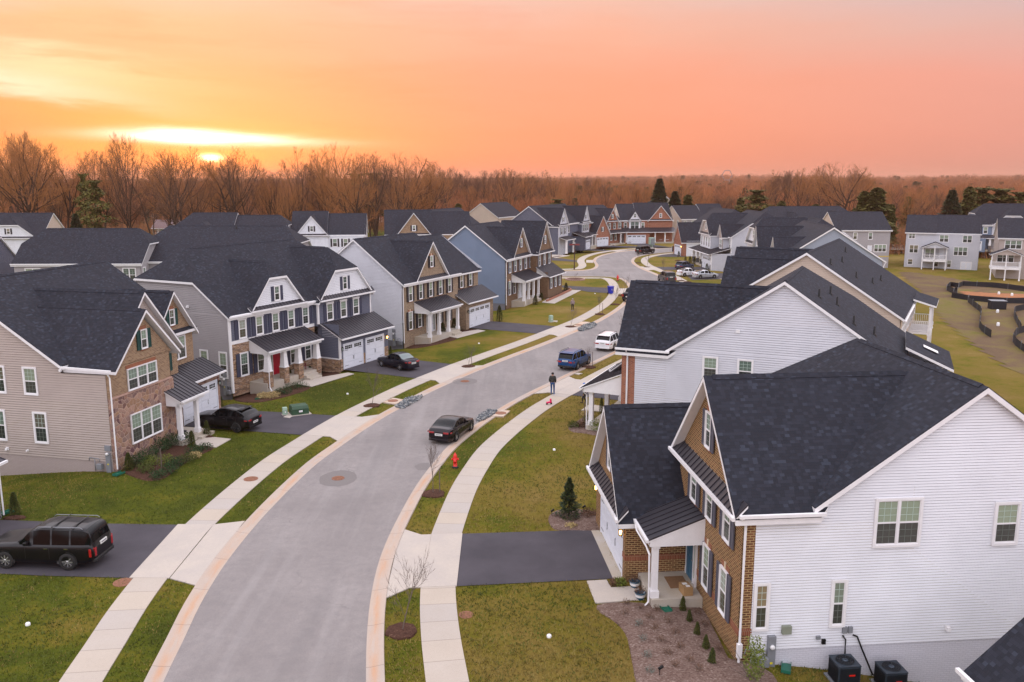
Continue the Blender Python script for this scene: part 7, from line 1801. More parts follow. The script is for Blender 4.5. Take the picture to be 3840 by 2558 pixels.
for px,d,hy,k,w,l in ((30,205,292,2,1.1,'very tall broad bare tree at the far left edge of the wood'),(72,214,296,0,1.0,'tall bare tree just right of the one at the far left edge'),(140,225,330,2,1.0,'wide vase shaped bare tree standing in the gap left of the big pine'),(290,228,300,3,.9,'tallest slender bare tree left of the low sun'),(415,235,332,4,1,'bare tree with a dense crown left of the low sun'),(535,240,334,2,1.1,'spreading bare tree just right of the low sun'),(700,250,334,1,1,'large bare tree above the white gabled house'),(776,245,323,2,1.15,'tall wide bare tree right above the white gabled house'),(930,255,346,4,1.25,'great spreading dark bare tree at the right end of the tall wood'),(850,252,345,1,1,'bare tree left of the great spreading one'),(1005,300,366,0,.9,'round topped bare tree standing apart, right of the great spreading one'),(1930,262,369,4,1.25,'huge round crowned bare tree rising above the right hand wood'),(1790,270,388,1,1,'bare tree left of the huge round crowned one'),(1850,268,383,0,1,'upright bare tree next left of the huge round crowned one'),(2115,232,428,2,1,'rounded bare tree behind the gap between the two house backs'),(1562,300,395,2,1.0,'wide bare tree behind the tall dark conifer')):
    wood_tree(px,d,hy,l,None,k,w)
for i in range(46):
    px=-50+1050*rnd.random(); d=rnd.uniform(235,330); wood_tree(px,d,min(470,ytop(px)+45+abs(rnd.gauss(18,22))),'lower bare tree inside the tall wood behind the left houses','lower trees inside the left wood',None,.9)
for i in range(46):
    px=-50+1050*(i+rnd.random())/46; d=rnd.choice((200,230,270,320))*rnd.uniform(.98,1.2); wood_tree(px,d,min(430,ytop(px)+3+abs(rnd.gauss(14,26))),'bare woodland tree in the tall wood behind the left houses',G1,None,.85)
for i in range(54):
    px=985+520*(i+rnd.random())/54; d=rnd.uniform(330,470); wood_tree(px,d,ytop(px)+abs(rnd.gauss(6,13)),'bare woodland tree in the wood behind the bend',G2,None,.95)
for i in range(62):
    px=1500+900*(i+rnd.random())/62; d=rnd.uniform(285,400); wood_tree(px,d,min(455,ytop(px)+abs(rnd.gauss(14,16))),'bare woodland tree behind the right hand houses',G3,None,.95)
# ---- conifers
def conifer(kind,H,seed,n,rmax,leaf,mats,gap=0.0,prof=None,droop=-.15):
    rnd=random.Random(seed); T=MB(); T.tube([(0,0,-.3),(0,0,H*.5),(0,0,H*.96)],[rmax*.09+.02,rmax*.05+.01,.01],6)
    Cn=MB()
    for i in range(n):
        t=rnd.random()**.8
        z=H*(gap+(1-gap)*t); pr=prof(t) if prof else (1-t)**.8
        a=rnd.uniform(0,6.283); lump=1+.22*math.sin(a*3+z*3.1+seed)+.16*math.sin(a*5-z*5.3)
        rr=rmax*pr*lump*(rnd.uniform(.35,1)**.5)
        p=Vector((rr*math.cos(a),rr*math.sin(a),z)); o=Vector((math.cos(a),math.sin(a),droop+rnd.uniform(-.4,.5)))*leaf*rnd.uniform(.6,1.3); s=Vector((-math.sin(a),math.cos(a),rnd.uniform(-.5,.5)))*leaf*.45
        Cn.face([p-s,p+o,p+s],rnd.randrange(len(mats)))
    return T.mesh('trunk',M['bark']),Cn.mesh('crown',[M[k] for k in mats])
M['pine_a']=plainmat('pine green dark',(.055,.065,.014),.85,.3,2); M['pine_b']=plainmat('pine green olive',(.13,.115,.022),.85,.3,2); M['spruce_a']=plainmat('spruce green',(.022,.04,.022),.85,.3,2); M['arb_a']=plainmat('arborvitae green',(.03,.05,.008),.85,.3,6); M['arb_b']=plainmat('arborvitae yellow green',(.09,.085,.01),.85,.3,6)
pine_prof=lambda t:(.35+.65*math.sin(min(1,t*1.15+.15)*math.pi))*(1 if t<.9 else .6)
P1=conifer('pine',20,3,3600,6.0,.85,['pine_a','pine_b','pine_b'],.3,lambda t:(.45+.55*math.sin(min(1,t*1.1+.1)*math.pi))*(.65+.45*math.sin(t*26))); P2=conifer('pine',20,4,9000,4.6,.75,['pine_a','pine_b','pine_b'],.12,lambda t:(1-t)**.5*(.8+.2*math.sin(t*22))); P3=conifer('spruce',20,5,8000,3.6,.6,['spruce_a','pine_a'],.04,lambda t:(1-t)**.85+.03)
def px_conifer(px,by,ty,d,ms,label,w=1.0):
    x=(px-1177)/2027*d; z=hgt(x,d); r=ray(px,ty); H=CH+r[2]*(d/r[1])-z
    place_tree(ms,(x,d,z),rnd.uniform(0,6),(w*H/20,H/20),label,'tree',None,'conifer')
for a in ((215,0,415,208,P1,'large shaggy olive green pine in the left wood',.62),(190,0,400,216,P1,'second shaggy pine behind the large olive green one',.4),(165,0,492,196,P3,'small dark cone shaped evergreen left of the shaggy pine',1.3),(1517,0,411,262,P3,'tall narrow dark evergreen spire behind the orange red brick house',1.35),(1553,0,440,266,P3,'blue grey rounded spruce right of the dark evergreen spire',1.6),(1583,0,448,285,P2,'dull olive evergreen behind the spruce',1.2),(1742,0,437,268,P1,'olive pine behind the clipped roof cluster',1.2),(1705,0,455,285,P2,'lower pine left of the olive one behind the roof cluster',1.0),(1880,0,470,250,P2,'rounded green pine left of the peach gabled grey house',1.3),(1800,0,462,262,P2,'dark pine behind the white outlined roofs',1.1),(2020,0,432,225,P2,'dark green double topped pine behind the grey house',1.25),(1990,0,440,228,P2,'left half of the dark green pines behind the grey house',1.0),(2055,0,470,230,P2,'thin ragged evergreen right of the dark pines',.8),(2193,0,437,232,P3,'pointed dark spruce above the three storey house back',1.5),(2232,0,430,236,P2,'yellowish green tree between the pointed spruce and the olive pines',.95),(2262,0,432,240,P1,'round topped olive pine right of the yellowish one',1.1),(2305,0,434,240,P1,'broad olive pine near the right edge of the frame',1.35),(2350,0,442,240,P1,'olive pine cut by the right edge of the frame',1.25),(1053,0,468,330,P2,'small dark evergreen at the wood edge above the golden brick gable',1.3),(2092,0,452,300,P2,'evergreen behind the rounded bare tree',.9),(1282,0,458,300,P1,'yellow green round evergreen behind the roofs of the bend',1.3),(820,0,400,290,P1,'dark evergreen mass low in the tall wood, left one',1.0),(860,0,398,300,P1,'dark evergreen mass low in the tall wood, right one',1.0)): px_conifer(*a)
x,y,z=G(860,575); place_tree(conifer('fir',4,8,1500,1.2,.3,['leaf_bright','arb_b'],.02,lambda t:(1-t)**.8),(x,y,z),0,1,'small bright yellow green young fir on the grass between back row houses','tree',None,'conifer')
# ---- far wood: one mass
def far_wood():
    rnd=np.random.default_rng(4)
    def proto(seed,n):
        r=random.Random(seed); m=MB(); m.tube([(0,0,-1),(0,0,8),(0,0,15)],[.35,.25,.08],4,cap=False)
        for i in range(n):
            u=Vector((r.gauss(0,1),r.gauss(0,1),r.gauss(0,1))).normalized(); rr=r.random()**.45
            p=Vector((u.x*5.2*rr,u.y*5.2*rr,10.5+u.z*6.5*rr)); d=(Vector((u.x,u.y,abs(u.z)+.8))).normalized()*r.uniform(1.2,2.8); s=perp(d.normalized(),r)*.07
            m.face([p-s,p+s,p+d],0 if r.random()<.8 else 1)
        return m.mesh('proto',[M['farA'],M['farB']])
    fv=lambda a,b_:(lambda nt,b:setc(nt,b,nt.mix(nt.add('ShaderNodeObjectInfo').outputs['Random'],a,b_)))
    M['farA']=newmat('far reddish twigs',(.3,.1,.04),.95,0,.1,fv((.15,.065,.04),(.40,.15,.06))); M['farB']=newmat('far pale twigs',(.38,.17,.08),.95,0,.1,fv((.24,.12,.07),(.48,.23,.12))); M['farC']=plainmat('far evergreen',(.05,.06,.02),.95,.3,.05)
    pm=[proto(s,420) for s in (1,2,3)]
    ev=conifer('e',16,9,500,3.8,1.3,['farC'],.1,lambda t:(1-t)**.5)[1]
    pm.append(ev)
    pts=[]
    def add(n,d0,d1,amax=46,amin=-56):
        k=0
        while k<n:
            d=math.sqrt(random.uniform(d0*d0,d1*d1)); a=math.radians(random.uniform(amin,amax)); x=d*math.sin(a); y=d*math.cos(a)
            if d<340 and x>85: continue
            pts.append((x,y,hgt(x,y)-.3)); k+=1
    random.seed(21)
    add(1100,345,430,36,-55); add(6600,390,900); add(9500,850,2000); add(9000,1900,4200)
    n=len(pts); me=bpy.data.meshes.new('far_wood'); me.from_pydata(pts,[],[])
    sc=me.attributes.new('sc','FLOAT','POINT'); rt=me.attributes.new('rt','FLOAT','POINT'); ix=me.attributes.new('ix','INT','POINT')
    dd=[math.hypot(p[0],p[1]) for p in pts]
    sc.data.foreach_set('value',[ (random.uniform(.62,.95) if d<900 else random.uniform(.9,1.35) if d<2000 else random.uniform(1.2,1.9)) *(.72 if d<430 else 1) for d in dd]); rt.data.foreach_set('value',[random.uniform(0,6.28) for _ in pts]); ix.data.foreach_set('value',[3 if random.random()<.085 else random.randrange(3) for _ in pts])
    o=link('far_wood',me); tag(o,'hazy reddish mass of bare woods rolling to the horizon','wood',kind='stuff')
    ng=bpy.data.node_groups.new('scatter','GeometryNodeTree'); ng.interface.new_socket('Geometry',in_out='INPUT',socket_type='NodeSocketGeometry'); ng.interface.new_socket('Geometry',in_out='OUTPUT',socket_type='NodeSocketGeometry')
    N=ng.nodes; L=ng.links; gi=N.new('NodeGroupInput'); go=N.new('NodeGroupOutput'); j=N.new('GeometryNodeJoinGeometry')
    def attr(nm,t):
        a=N.new('GeometryNodeInputNamedAttribute'); a.data_type=t; a.inputs[0].default_value=nm; return a.outputs[0]
    cb=N.new('ShaderNodeCombineXYZ'); L.new(attr('rt','FLOAT'),cb.inputs[2])
    for k,m_ in enumerate(pm):
        po=bpy.data.objects.new('far_wood_source',m_)   # not linked to the scene: only read by the node group
        oi=N.new('GeometryNodeObjectInfo'); oi.inputs[0].default_value=po
        cmp_=N.new('FunctionNodeCompare'); cmp_.data_type='INT'; cmp_.operation='EQUAL'; L.new(attr('ix','INT'),cmp_.inputs[2]); cmp_.inputs[3].default_value=k
        ip=N.new('GeometryNodeInstanceOnPoints'); L.new(gi.outputs[0],ip.inputs['Points']); L.new(oi.outputs['Geometry'],ip.inputs['Instance']); L.new(cmp_.outputs[0],ip.inputs['Selection']); L.new(cb.outputs[0],ip.inputs['Rotation']); L.new(attr('sc','FLOAT'),ip.inputs['Scale']); L.new(ip.outputs[0],j.inputs[0])
    L.new(j.outputs[0],go.inputs[0]); md=o.modifiers.new('scatter','NODES'); md.node_group=ng
far_wood()
def brush(n,fn,label,mat=('twig','brushr')):
    r=random.Random(n); m=MB()
    for i in range(n):
        x,y=fn(r); z=hgt(x,y); h=r.uniform(1.5,5.5); 
        for k in range(3):
            p=Vector((x+r.uniform(-1.5,1.5),y+r.uniform(-1.5,1.5),z)); d=Vector((r.gauss(0,.35),r.gauss(0,.35),1)).normalized()*h*r.uniform(.6,1); s=perp(d.normalized(),r)*.05
            m.face([p-s,p+s,p+d],k%2)
            for q in range(2): b=p+d*r.uniform(.3,.8); e=Vector((r.gauss(0,1),r.gauss(0,1),1.2)).normalized()*h*.35; m.face([b-s*.7,b+s*.7,b+e],k%2)
    tag(m.build('undergrowth',[M[k] for k in mat]),label,'undergrowth',kind='stuff')
M['brushr']=plainmat('russet brush',(.19,.10,.07),.95,.3,.3)
brush(7000,lambda r:(lambda d,a:(d*math.sin(a),d*math.cos(a)))(r.uniform(310,400),math.radians(r.uniform(-34,-4))),'russet undergrowth filling the foot of the left wood')
brush(9000,lambda r:(lambda d,a:(d*math.sin(a),d*math.cos(a)))(r.uniform(272,390),math.radians(r.uniform(-5,20))),'russet undergrowth at the foot of the wood behind the bend')
brush(7000,lambda r:(lambda d,a:(d*math.sin(a),d*math.cos(a)))(r.uniform(236,330),math.radians(r.uniform(19,36))),'russet undergrowth behind the right hand houses')
# ---- street saplings
sapm=[]
for s in (31,32,33):
    t,c=bare_tree('sapling',4.6,s,.05,9,.55,.35,3,.8,.009); 
    for me in (t,c):
        me.materials.clear(); me.materials.append(M['bark_young'])
    sapm.append((t,c))
def sapling(fn,b,t,label,k=0,stake=True,mulch=True):
    x,y,z=G(*fn(*b)); px,ty=fn(*t); r=ray(px,ty); H=CH+r[2]*(y/r[1])-z
    root=place_tree(sapm[k%3],(x,y,z),k*1.7,H/4.6,label,'sapling','young street trees','sapling'); root.scale=(H/4.6*.8,H/4.6*.8,H/4.6)
    if mulch:
        n=14; pts=[(x+.68*math.cos(i*2*math.pi/n)*random.uniform(.85,1.1),y+.68*math.sin(i*2*math.pi/n)*random.uniform(.85,1.1)) for i in range(n)]
        bed(pts,'mulch_dark','mulch patch under the '+label.replace('bare ','',1),.08)
    if stake:
        q=MB(); q.box(x+.32,x+.37,y+.05,y+.1,z-.1,z+1.5); tag(q.build('tree_stake',M['bark_young']),'stake beside the '+label,'stake')
saps=[(z3,(752,1290),(735,825),'bare sapling in the near right verge below the driveway apron',0,0),(z3,(928,525),(937,215),'bare sapling in the right verge beside the fire hydrant',1,1),(za6,(1780,1395),(1775,1070),'bare sapling in the left verge by the slate blue house',2,0),(za3,(1915,1515),(1912,1300),'bare sapling in the left verge by the buff brick house driveway',0,1),(z2,(1852,205),(1852,-10),'bare sapling beside the royal blue car',1,1),(q7,(320,470),(322,150),'bare sapling beside the white family crossover',2,0),(z1,(300,1100),(305,820),'bare sapling by the third storm inlet',0,0),(z1,(672,940),(672,660),'bare sapling in the left verge below the corner lawn',1,1),(z1,(862,815),(868,545),'bare sapling in the verge below the blue bin',2,0),(z1,(960,705),(962,410),'bare sapling behind the black pickup',0,0),(z1,(1155,292),(1158,105),'tall bare sapling at the inner bend, left one',1,0),(z1,(1265,345),(1265,160),'bare sapling at the inner bend by the yellow curb ramp',2,0),(z1,(1020,127),(1025,-10),'bare sapling in the outer verge of the bend',0,0),(z1,(1475,412),(1482,215),'bare sapling by the graphite utility car',1,0),(z1,(1695,518),(1697,310),'bare sapling left of the white hatchback',2,0),(z1,(1778,532),(1782,325),'bare sapling in front of the silver hatchback',0,0),(z1,(1655,262),(1660,170),'small bare sapling in front of the stone column porch',1,0),(z1,(245,182),(245,40),'bare sapling on the lawn of the slate grey house',2,0)]
for fn,b,t,l,k,s in saps: sapling(fn,b,t,l,k,bool(s))
sapling(z1,(360,500),(358,395),'tiny sapling inside the stone ring',0,False,False); sapling(z2,(1762,740),(1755,600),'thin sapling in the mulch bed by the white porch column',1,True,False); sapling(za2,(1310,1060),(1290,840),'thin multi stemmed sapling in the bed of the fieldstone house',2,True,False)
sapling(za5,(1770,850),(1770,850-120),'x',0,False,False) if False else None
# ---- evergreens by the houses
arb=[conifer('arb',2,41+i,2600,.42,.085,['arb_a','arb_b'] if i!=1 else ['arb_a','arb_a','arb_b'],.02,lambda t:(1-t)**.62*min(1,.75+t*2)) for i in range(3)]
def arbo(fn,b,t,label,k=0,w=1.0):
    x,y,z=G(*fn(*b)); px,ty=fn(*t); r=ray(px,ty); H=max(.5,CH+r[2]*(y/r[1])-z); place_tree(arb[k%3],(x,y,z),k,(H/2*w,H/2),label,'shrub','clipped evergreens by the houses','evergreen_shrub')
A_=[(za2,(1085,1042),(1080,890),'pointed evergreen at the corner of the fieldstone front',1.3),(za2,(1615,842),(1612,705),'pointed evergreen left of the fieldstone house walk',1.1),(za2,(1740,752),(1740,620),'pointed yellowish evergreen between the walk and the driveway of the fieldstone house',1.1),(za2,(1860,518),(1855,415),'pointed evergreen behind the black coupe shaped crossover',1),(za2,(130,1415),(128,1222),'tall pointed evergreen at the left edge of the frame',1.1),(za6,(668,1300),(660,1182),'pointed evergreen at the near corner of the slate blue house',1.1),(za6,(1092,1212),(1087,1078),'pointed evergreen left of the steps of the slate blue house',1.2),(za6,(1262,1162),(1262,1055),'pointed evergreen right of the steps of the slate blue house',1.1),(za6,(1938,965),(1938,890),'pointed evergreen behind the black older sedan',1),(za3,(1425,1325),(1425,1192),'dark pointed evergreen at the near corner of the buff brick front',1.2),(za3,(1705,1272),(1705,1140),'dark pointed evergreen in front of the middle porch columns',1.2),(za3,(1800,1238),(1800,1103),'dark pointed evergreen by the last porch column of the buff brick house',1.2),(za3,(2180,1132),(2180,998),'dark evergreen right of the wide garage door',1.1),(za4,(375,1580),(375,1505),'dark evergreen at the near corner of the dark brown brick house',1.4),(za4,(665,1575),(663,1460),'rounded dark evergreen in front of the dark brown brick porch',1.5),(za4,(735,1522),(735,1430),'rounded evergreen right of the dark brown brick porch columns',1.5),(za4,(1033,1412),(1030,1312),'rounded dark evergreen at the right corner of the dark brown brick wing',1.5),(za4,(865,985),(865,918),'evergreen left of the slate grey house column',1.2),(za4,(925,968),(925,905),'first of a pair of evergreens by the slate grey house walk',1.2),(za4,(946,955),(946,890),'second of a pair of evergreens by the slate grey house walk',1.2),(za4,(995,922),(995,868),'evergreen left of the small garage door',1.2),(za4,(1230,905),(1230,855),'evergreen right of the red bricked porch',1.2),(za4,(1272,893),(1272,840),'rounded evergreen left of the red brick garage wing',1.5),(za4,(1347,882),(1347,823),'evergreen left of the wide garage of the red brick house at the bend',1.2),(za4,(1557,848),(1557,800),'evergreen right of the red brick house at the bend',1.2),(za4,(1612,845),(1612,788),'evergreen between the two brick houses at the bend',1.1),(za5,(865,1058),(865,998),'first evergreen in front of the stone column porch',1.5),(za5,(918,1072),(918,995),'second evergreen in front of the stone column porch',1.4),(za5,(973,1088),(973,1012),'third evergreen in front of the stone column porch',1.4),(za5,(1122,1158),(1122,1082),'evergreen right of the garage of the craftsman house with parked cars',1.5),(za5,(1337,1203),(1337,1120),'evergreen against the side wall behind the silver hatchback',1.3),(za5,(785,998),(785,932),'evergreen by the dark driveway of the white house at the bend',1.3),(za5,(505,822),(505,775),'evergreen left of the red door of the orange red brick house',1.2),(za5,(583,818),(583,772),'evergreen in front of the columned porch of the orange red brick house',1.2),(za5,(650,812),(650,772),'evergreen at the right corner of the orange red brick house',1.2),(z2,(1975,650),(1973,500),'thin pointed evergreen beside the white porch column',.8),(zb,(893,1055),(893,942),'first, topmost of five dark upright shrubs along the near brick wall',1.0),(zb,(940,1133),(940,1040),'second from the top of five dark upright shrubs along the near brick wall',1.1),(zb,(997,1230),(997,1128),'middle one of five dark upright shrubs along the near brick wall',1.1),(zb,(1060,1333),(1060,1222),'fourth from the top of five dark upright shrubs along the near brick wall',1.1),(zb,(1106,1436),(1106,1318),'lowest of five dark upright shrubs along the near brick wall',1.1)]
for i,(fn,b,t,l,w) in enumerate(A_): arbo(fn,b,t,l,i,w)
x,y,z=G(*z3(1680,655)); px_,ty_=z3(1680,433); r=ray(px_,ty_); Hh=CH+r[2]*(y/r[1])-z
place_tree(conifer('spruce',3.5,61,5200,1.0,.15,['spruce_a','leaf_olive'],.03,lambda t:(1-t)**.8*(.8+.3*math.sin(t*26)),.1),(x,y,z),0,Hh/3.5,'bluish green young spruce in the mulch by the near driveway','tree',None,'spruce')
def shrub(p,rx,rz_,label,mat,n=260,size=.06,seed=0,twigs=False,cat='shrub',group=None):
    root=empty('shrub',(p[0],p[1],p[2]),0,label,cat,group)
    leaf_blob('foliage',root,rx,rz_,(0,0,rz_*.9),n,mat,size,seed)
    m=MB(); r=random.Random(seed)
    for i in range(7): d=Vector((r.gauss(0,.5),r.gauss(0,.5),1)).normalized()*rz_*1.5; ribbon(m,[Vector((0,0,0)),d*.5,d],.012,.004,r)
    m.build('stems',M['bark_young'],root)
GS='low green shrubs in the front beds'
for i,(fn,b,rx,rz_,mt,l) in enumerate(((za6,(750,1255),.55,.5,'leaf_green','dark green shrub left under the stone pier porch'),(za6,(820,1255),.6,.5,'leaf_green','dark green shrub beside the downspout of the slate blue house'),(za6,(945,1258),.5,.4,'leaf_green','low green shrub before the second stone pier'),(za6,(1002,1240),.55,.5,'leaf_green','round green shrub between two stone piers'),(za6,(1040,1300),.8,.35,'leaf_green','spreading low juniper in the middle of the bed'),(za6,(1150,1250),1.1,.3,'leaf_green','spreading low juniper beside the front walk'),(za6,(1290,1150),.5,.45,'leaf_green','shrub left of the garage in the triangular bed'),(za6,(1355,1120),.5,.4,'leaf_green','shrub under the stone wainscot'),(za6,(1420,1110),.5,.4,'leaf_green','shrub nearest the garage doors'),(za6,(870,1335),.6,.3,'straw','straw coloured ornamental grass, left tuft'),(za6,(945,1330),.7,.3,'straw','straw coloured ornamental grass, right tuft'),
 (za2,(1170,1010),.6,.5,'leaf_green','dark shrub at the foot of the fieldstone wall, nearest the corner'),(za2,(1260,960),.7,.5,'leaf_green','second dark shrub along the fieldstone wall'),(za2,(1340,890),.8,.55,'leaf_green','third dark shrub along the fieldstone wall'),(za2,(1410,850),.8,.55,'leaf_green','fourth dark shrub along the fieldstone wall'),(za2,(1500,830),.7,.45,'leaf_green','dark shrub under the porch of the fieldstone house'),(za2,(1580,810),.5,.4,'leaf_green','dark shrub beside the porch step'),(za2,(1225,1060),.6,.35,'leaf_olive','olive shrub at the lower left of the fieldstone house bed'),(za2,(1325,1110),.55,.3,'leaf_green','green shrub at the lowest point of the fieldstone house bed'),(za2,(1430,1065),.6,.35,'leaf_green','green shrub by the lawn edge of the bed'),(za2,(1480,1010),.6,.35,'leaf_green','second green shrub by the lawn edge of the bed'),(za2,(1390,1000),.6,.4,'leaf_bright','yellow green shrub in the middle of the bed'),(za2,(1260,1000),.55,.35,'leaf_bright','yellow green shrub left in the bed'),(za2,(1580,970),.6,.3,'leaf_olive','low olive shrub right in the bed'),(za2,(1630,915),.6,.35,'leaf_green','green shrub near the walk of the fieldstone house'),(za2,(1720,868),.6,.25,'leaf_green','flat green shrub at the right tip of the bed'),(za2,(1640,940),.4,.25,'straw','pale grass tuft in the fieldstone house bed'),
 (za3,(1490,1290),.7,.4,'leaf_green','green shrub before the buff brick porch, left'),(za3,(1650,1275),.9,.4,'leaf_green','wide green shrub before the buff brick porch'),(za3,(1855,1210),.5,.4,'leaf_green','shrub by the end column of the buff brick porch'),(za3,(1905,1195),.4,.3,'leaf_olive','small shrub at the garage corner of the buff brick house'),
 (z2,(1700,800),.45,.3,'leaf_olive','olive shrub at the left of the bed by the white porch column'),(z2,(1780,795),.4,.3,'dry_leaf','dry shrub in the bed by the white porch column'),(z2,(1925,830),.6,.45,'leaf_bright','bright green shrub at the foot of the white porch column'),(z2,(1850,770),.5,.4,'leaf_olive','olive shrub left of the white porch column'),(z2,(1825,690),.5,.3,'straw','straw tuft in the bed by the white porch column'),(zb,(1405,1560),.42,.95,'leaf_bright','tall leafy yellow green shrub at the brick corner, bottom of the frame'),(zb,(437,870),.28,.22,'leaf_bright','small bright shrub in the strip by the near driveway'),(zb,(395,868),.22,.18,'dry_leaf','small dry shrub in the strip by the near driveway'),(z3,(1795,645),.5,.2,'dry_leaf','low reddish plant beside the young spruce'),(z3,(1690,708),.3,.12,'straw','flat straw tuft below the young spruce'))):
    shrub(G(*fn(*b)),rx,rz_,l,mt,int(420*(rx*rz_/.2+.6)),.075,i,group=GS)
for i,(a,b,k) in enumerate(((482,1005,0),(585,1040,0),(705,1055,0),(470,1080,0),(650,1110,0),(785,1140,0),(575,1165,1),(690,1190,0),(835,1225,0),(735,1280,0),(605,1275,1),(870,1330,0),(785,1370,0),(635,1390,1),(945,1430,0),(655,1505,1),(840,1460,0),(1005,1080,0),(1055,1165,0),(1160,1350,0),(1010,1490,0),(960,925+30,0))):
    shrub(G(*zb(a,b)),.2,.17,'small %s plant in the large mulch bed by the near brick front'%(('dry reddish brown','silvery grey green')[k]),('dry_leaf','silver_leaf')[k],170,.035,100+i,group='dormant plants in the near mulch bed'+(' (silvery)' if k else ''),cat='plant') if 'silver_leaf' in M or M.setdefault('silver_leaf',plainmat('silvery leaf',(.16,.19,.16),.9,.2,9)) else None
# garden spot lights
for p,l in ((zb(725,1530),'small black garden spotlight at the bottom of the near mulch bed'),(z3(1760,628),'garden spotlight right of the young spruce'),(z3(1585,650),'garden spotlight left of the young spruce')):
    x,y,z=G(*p); m=MB(); m.tube([(0,0,0),(0,0,.22)],.015,5); m.tube([(-.05,0,.24),(.12,.05,.34)],[.05,.06],8); tag(m.build('garden_spotlight',M['black_iron'],None,(x,y,z+.06)),l,'garden light')
# ---- lawn blades near the camera
def lawn_tufts():
    r=random.Random(3); m=MB(); keep=0
    M['blade_a']=plainmat('grass blade green',(.075,.092,.008),.8,.4,.5); M['blade_b']=plainmat('grass blade straw',(.20,.15,.035),.8,.3,.5)
    def free(x,y):
        xr=lerp_poly(REp,y); xl=lerp_poly(LEp,y)
        # measured across the street: skip paving bands
        a=x-xr; b=xl-x
        if y>52: a*=.86 if y>58 else .95; b*=.86 if y>58 else .95
        if a>0: return (.75<a<2.0 or a>3.75)
        if b>0: return (.75<b<2.0 or b>3.8)
        return False
    REp=[(p.x,p.y) for p in RE if p.y<110]; LEp=[(p.x,p.y) for p in LEa if p.y<110]
    def blocked(x,y): return any(in_poly(x,y,q) for q in PAVED)
    for i in range(150000):
        d=25+60*r.random()**1.3; a=math.radians(r.uniform(-36,34)); x=d*math.sin(a); y=d*math.cos(a)
        if not free(x,y) or blocked(x,y): continue
        z=hgt(x,y); g=mnoise.noise(Vector((x*.13,y*.13,0)))+.5*mnoise.noise(Vector((x*.6,y*.6,4))); mi_=1 if g+r.gauss(0,.35)+(.25 if x>-4 else -.3 if x<-12 else 0)>.1 else 0
        for k in range(2):
            h=r.uniform(.05,.11); an=r.uniform(0,6.28); w=Vector((math.cos(an),math.sin(an),0))*.02; p=Vector((x+r.gauss(0,.05),y+r.gauss(0,.05),z)); m.face([p-w,p+w,p+Vector((r.gauss(0,.045),r.gauss(0,.045),h))],mi_)
    tag(m.build('lawn_blades',[M['blade_a'],M['blade_b']]),'short winter grass blades over the nearer lawns',kind='stuff')
lawn_tufts()
# ================================================================ pylon
x,y,z=G(1670,470); d=1500; x=(1671-1177)/2027*d; m=MB()
zt=30
for a,b in (((-5,0,0),(-4,0,20)),((5,0,0),(4,0,20)),((-4,0,20),(-9,0,28)),((4,0,20),(9,0,28)),((-9,0,28),(-4,0,36)),((9,0,28),(4,0,36)),((-4,0,36),(4,0,36)),((-4,0,20),(4,0,20))): m.tube([a,b],.5,4)
tag(m.build('power_pylon',M['grey_metal'],None,(x,d,hgt(x,d))),'faint lattice power pylon on the far wooded hill','pylon')
# ================================================================ sky, light, air
def dirpx(px,py):
    v=Vector(ray(px,py)); return v.normalized()
W=bpy.data.worlds.new('World'); SC.world=W; W.use_nodes=True; nt=NT(W.node_tree)
for n in list(W.node_tree.nodes): W.node_tree.nodes.remove(n)
out=nt.add('ShaderNodeOutputWorld'); bg=nt.add('ShaderNodeBackground'); nt.l.new(bg.outputs[0],out.inputs[0])
gen=nt.add('ShaderNodeTexCoord').outputs['Generated']; sx=nt.add('ShaderNodeSeparateXYZ'); nt.l.new(gen,sx.inputs[0]); DX,DY,DZ=sx.outputs
yy=nt.math('MAXIMUM',DY,.12); U=nt.math('DIVIDE',DX,yy); Vv=nt.math('DIVIDE',DZ,yy)
L_=lambda r,g,b:s2l((r,g,b))
# cloud distortion
cn=nt.noise(nt.mapping(gen,(1.1,1.1,5.5),(0,R(3.5),0)),2.2,5,.55,.4)
cn2=nt.noise(nt.mapping(gen,(2.0,2.0,16),(0,R(4),0)),3.0,4,.6,.3)
vert=nt.math('ADD',Vv,nt.math('MULTIPLY',nt.math('SUBTRACT',cn,.5),.07))
colL=nt.ramp(nt.rng(vert,0,.215),[(0,L_(232,122,78)),(.16,L_(247,146,88)),(.32,L_(249,156,98)),(.5,L_(250,170,118)),(.66,L_(249,180,136)),(.82,L_(247,190,144)),(1,L_(242,206,184))])
colC=nt.ramp(nt.rng(vert,0,.205),[(0,L_(244,140,112)),(.3,L_(252,154,124)),(.55,L_(250,160,130)),(.8,L_(247,176,150)),(1,L_(240,194,178))])
colR=nt.ramp(nt.rng(vert,0,.205),[(0,L_(206,148,140)),(.25,L_(226,152,142)),(.5,L_(236,160,148)),(.8,L_(222,178,172)),(1,L_(204,184,190))])
f1=nt.rng(U,-.50,-.02,0,1); f2=nt.rng(U,.10,.62,0,1)
ms_=nt.mix(f1,colL,colC); ms_=nt.mix(f2,ms_,colR)
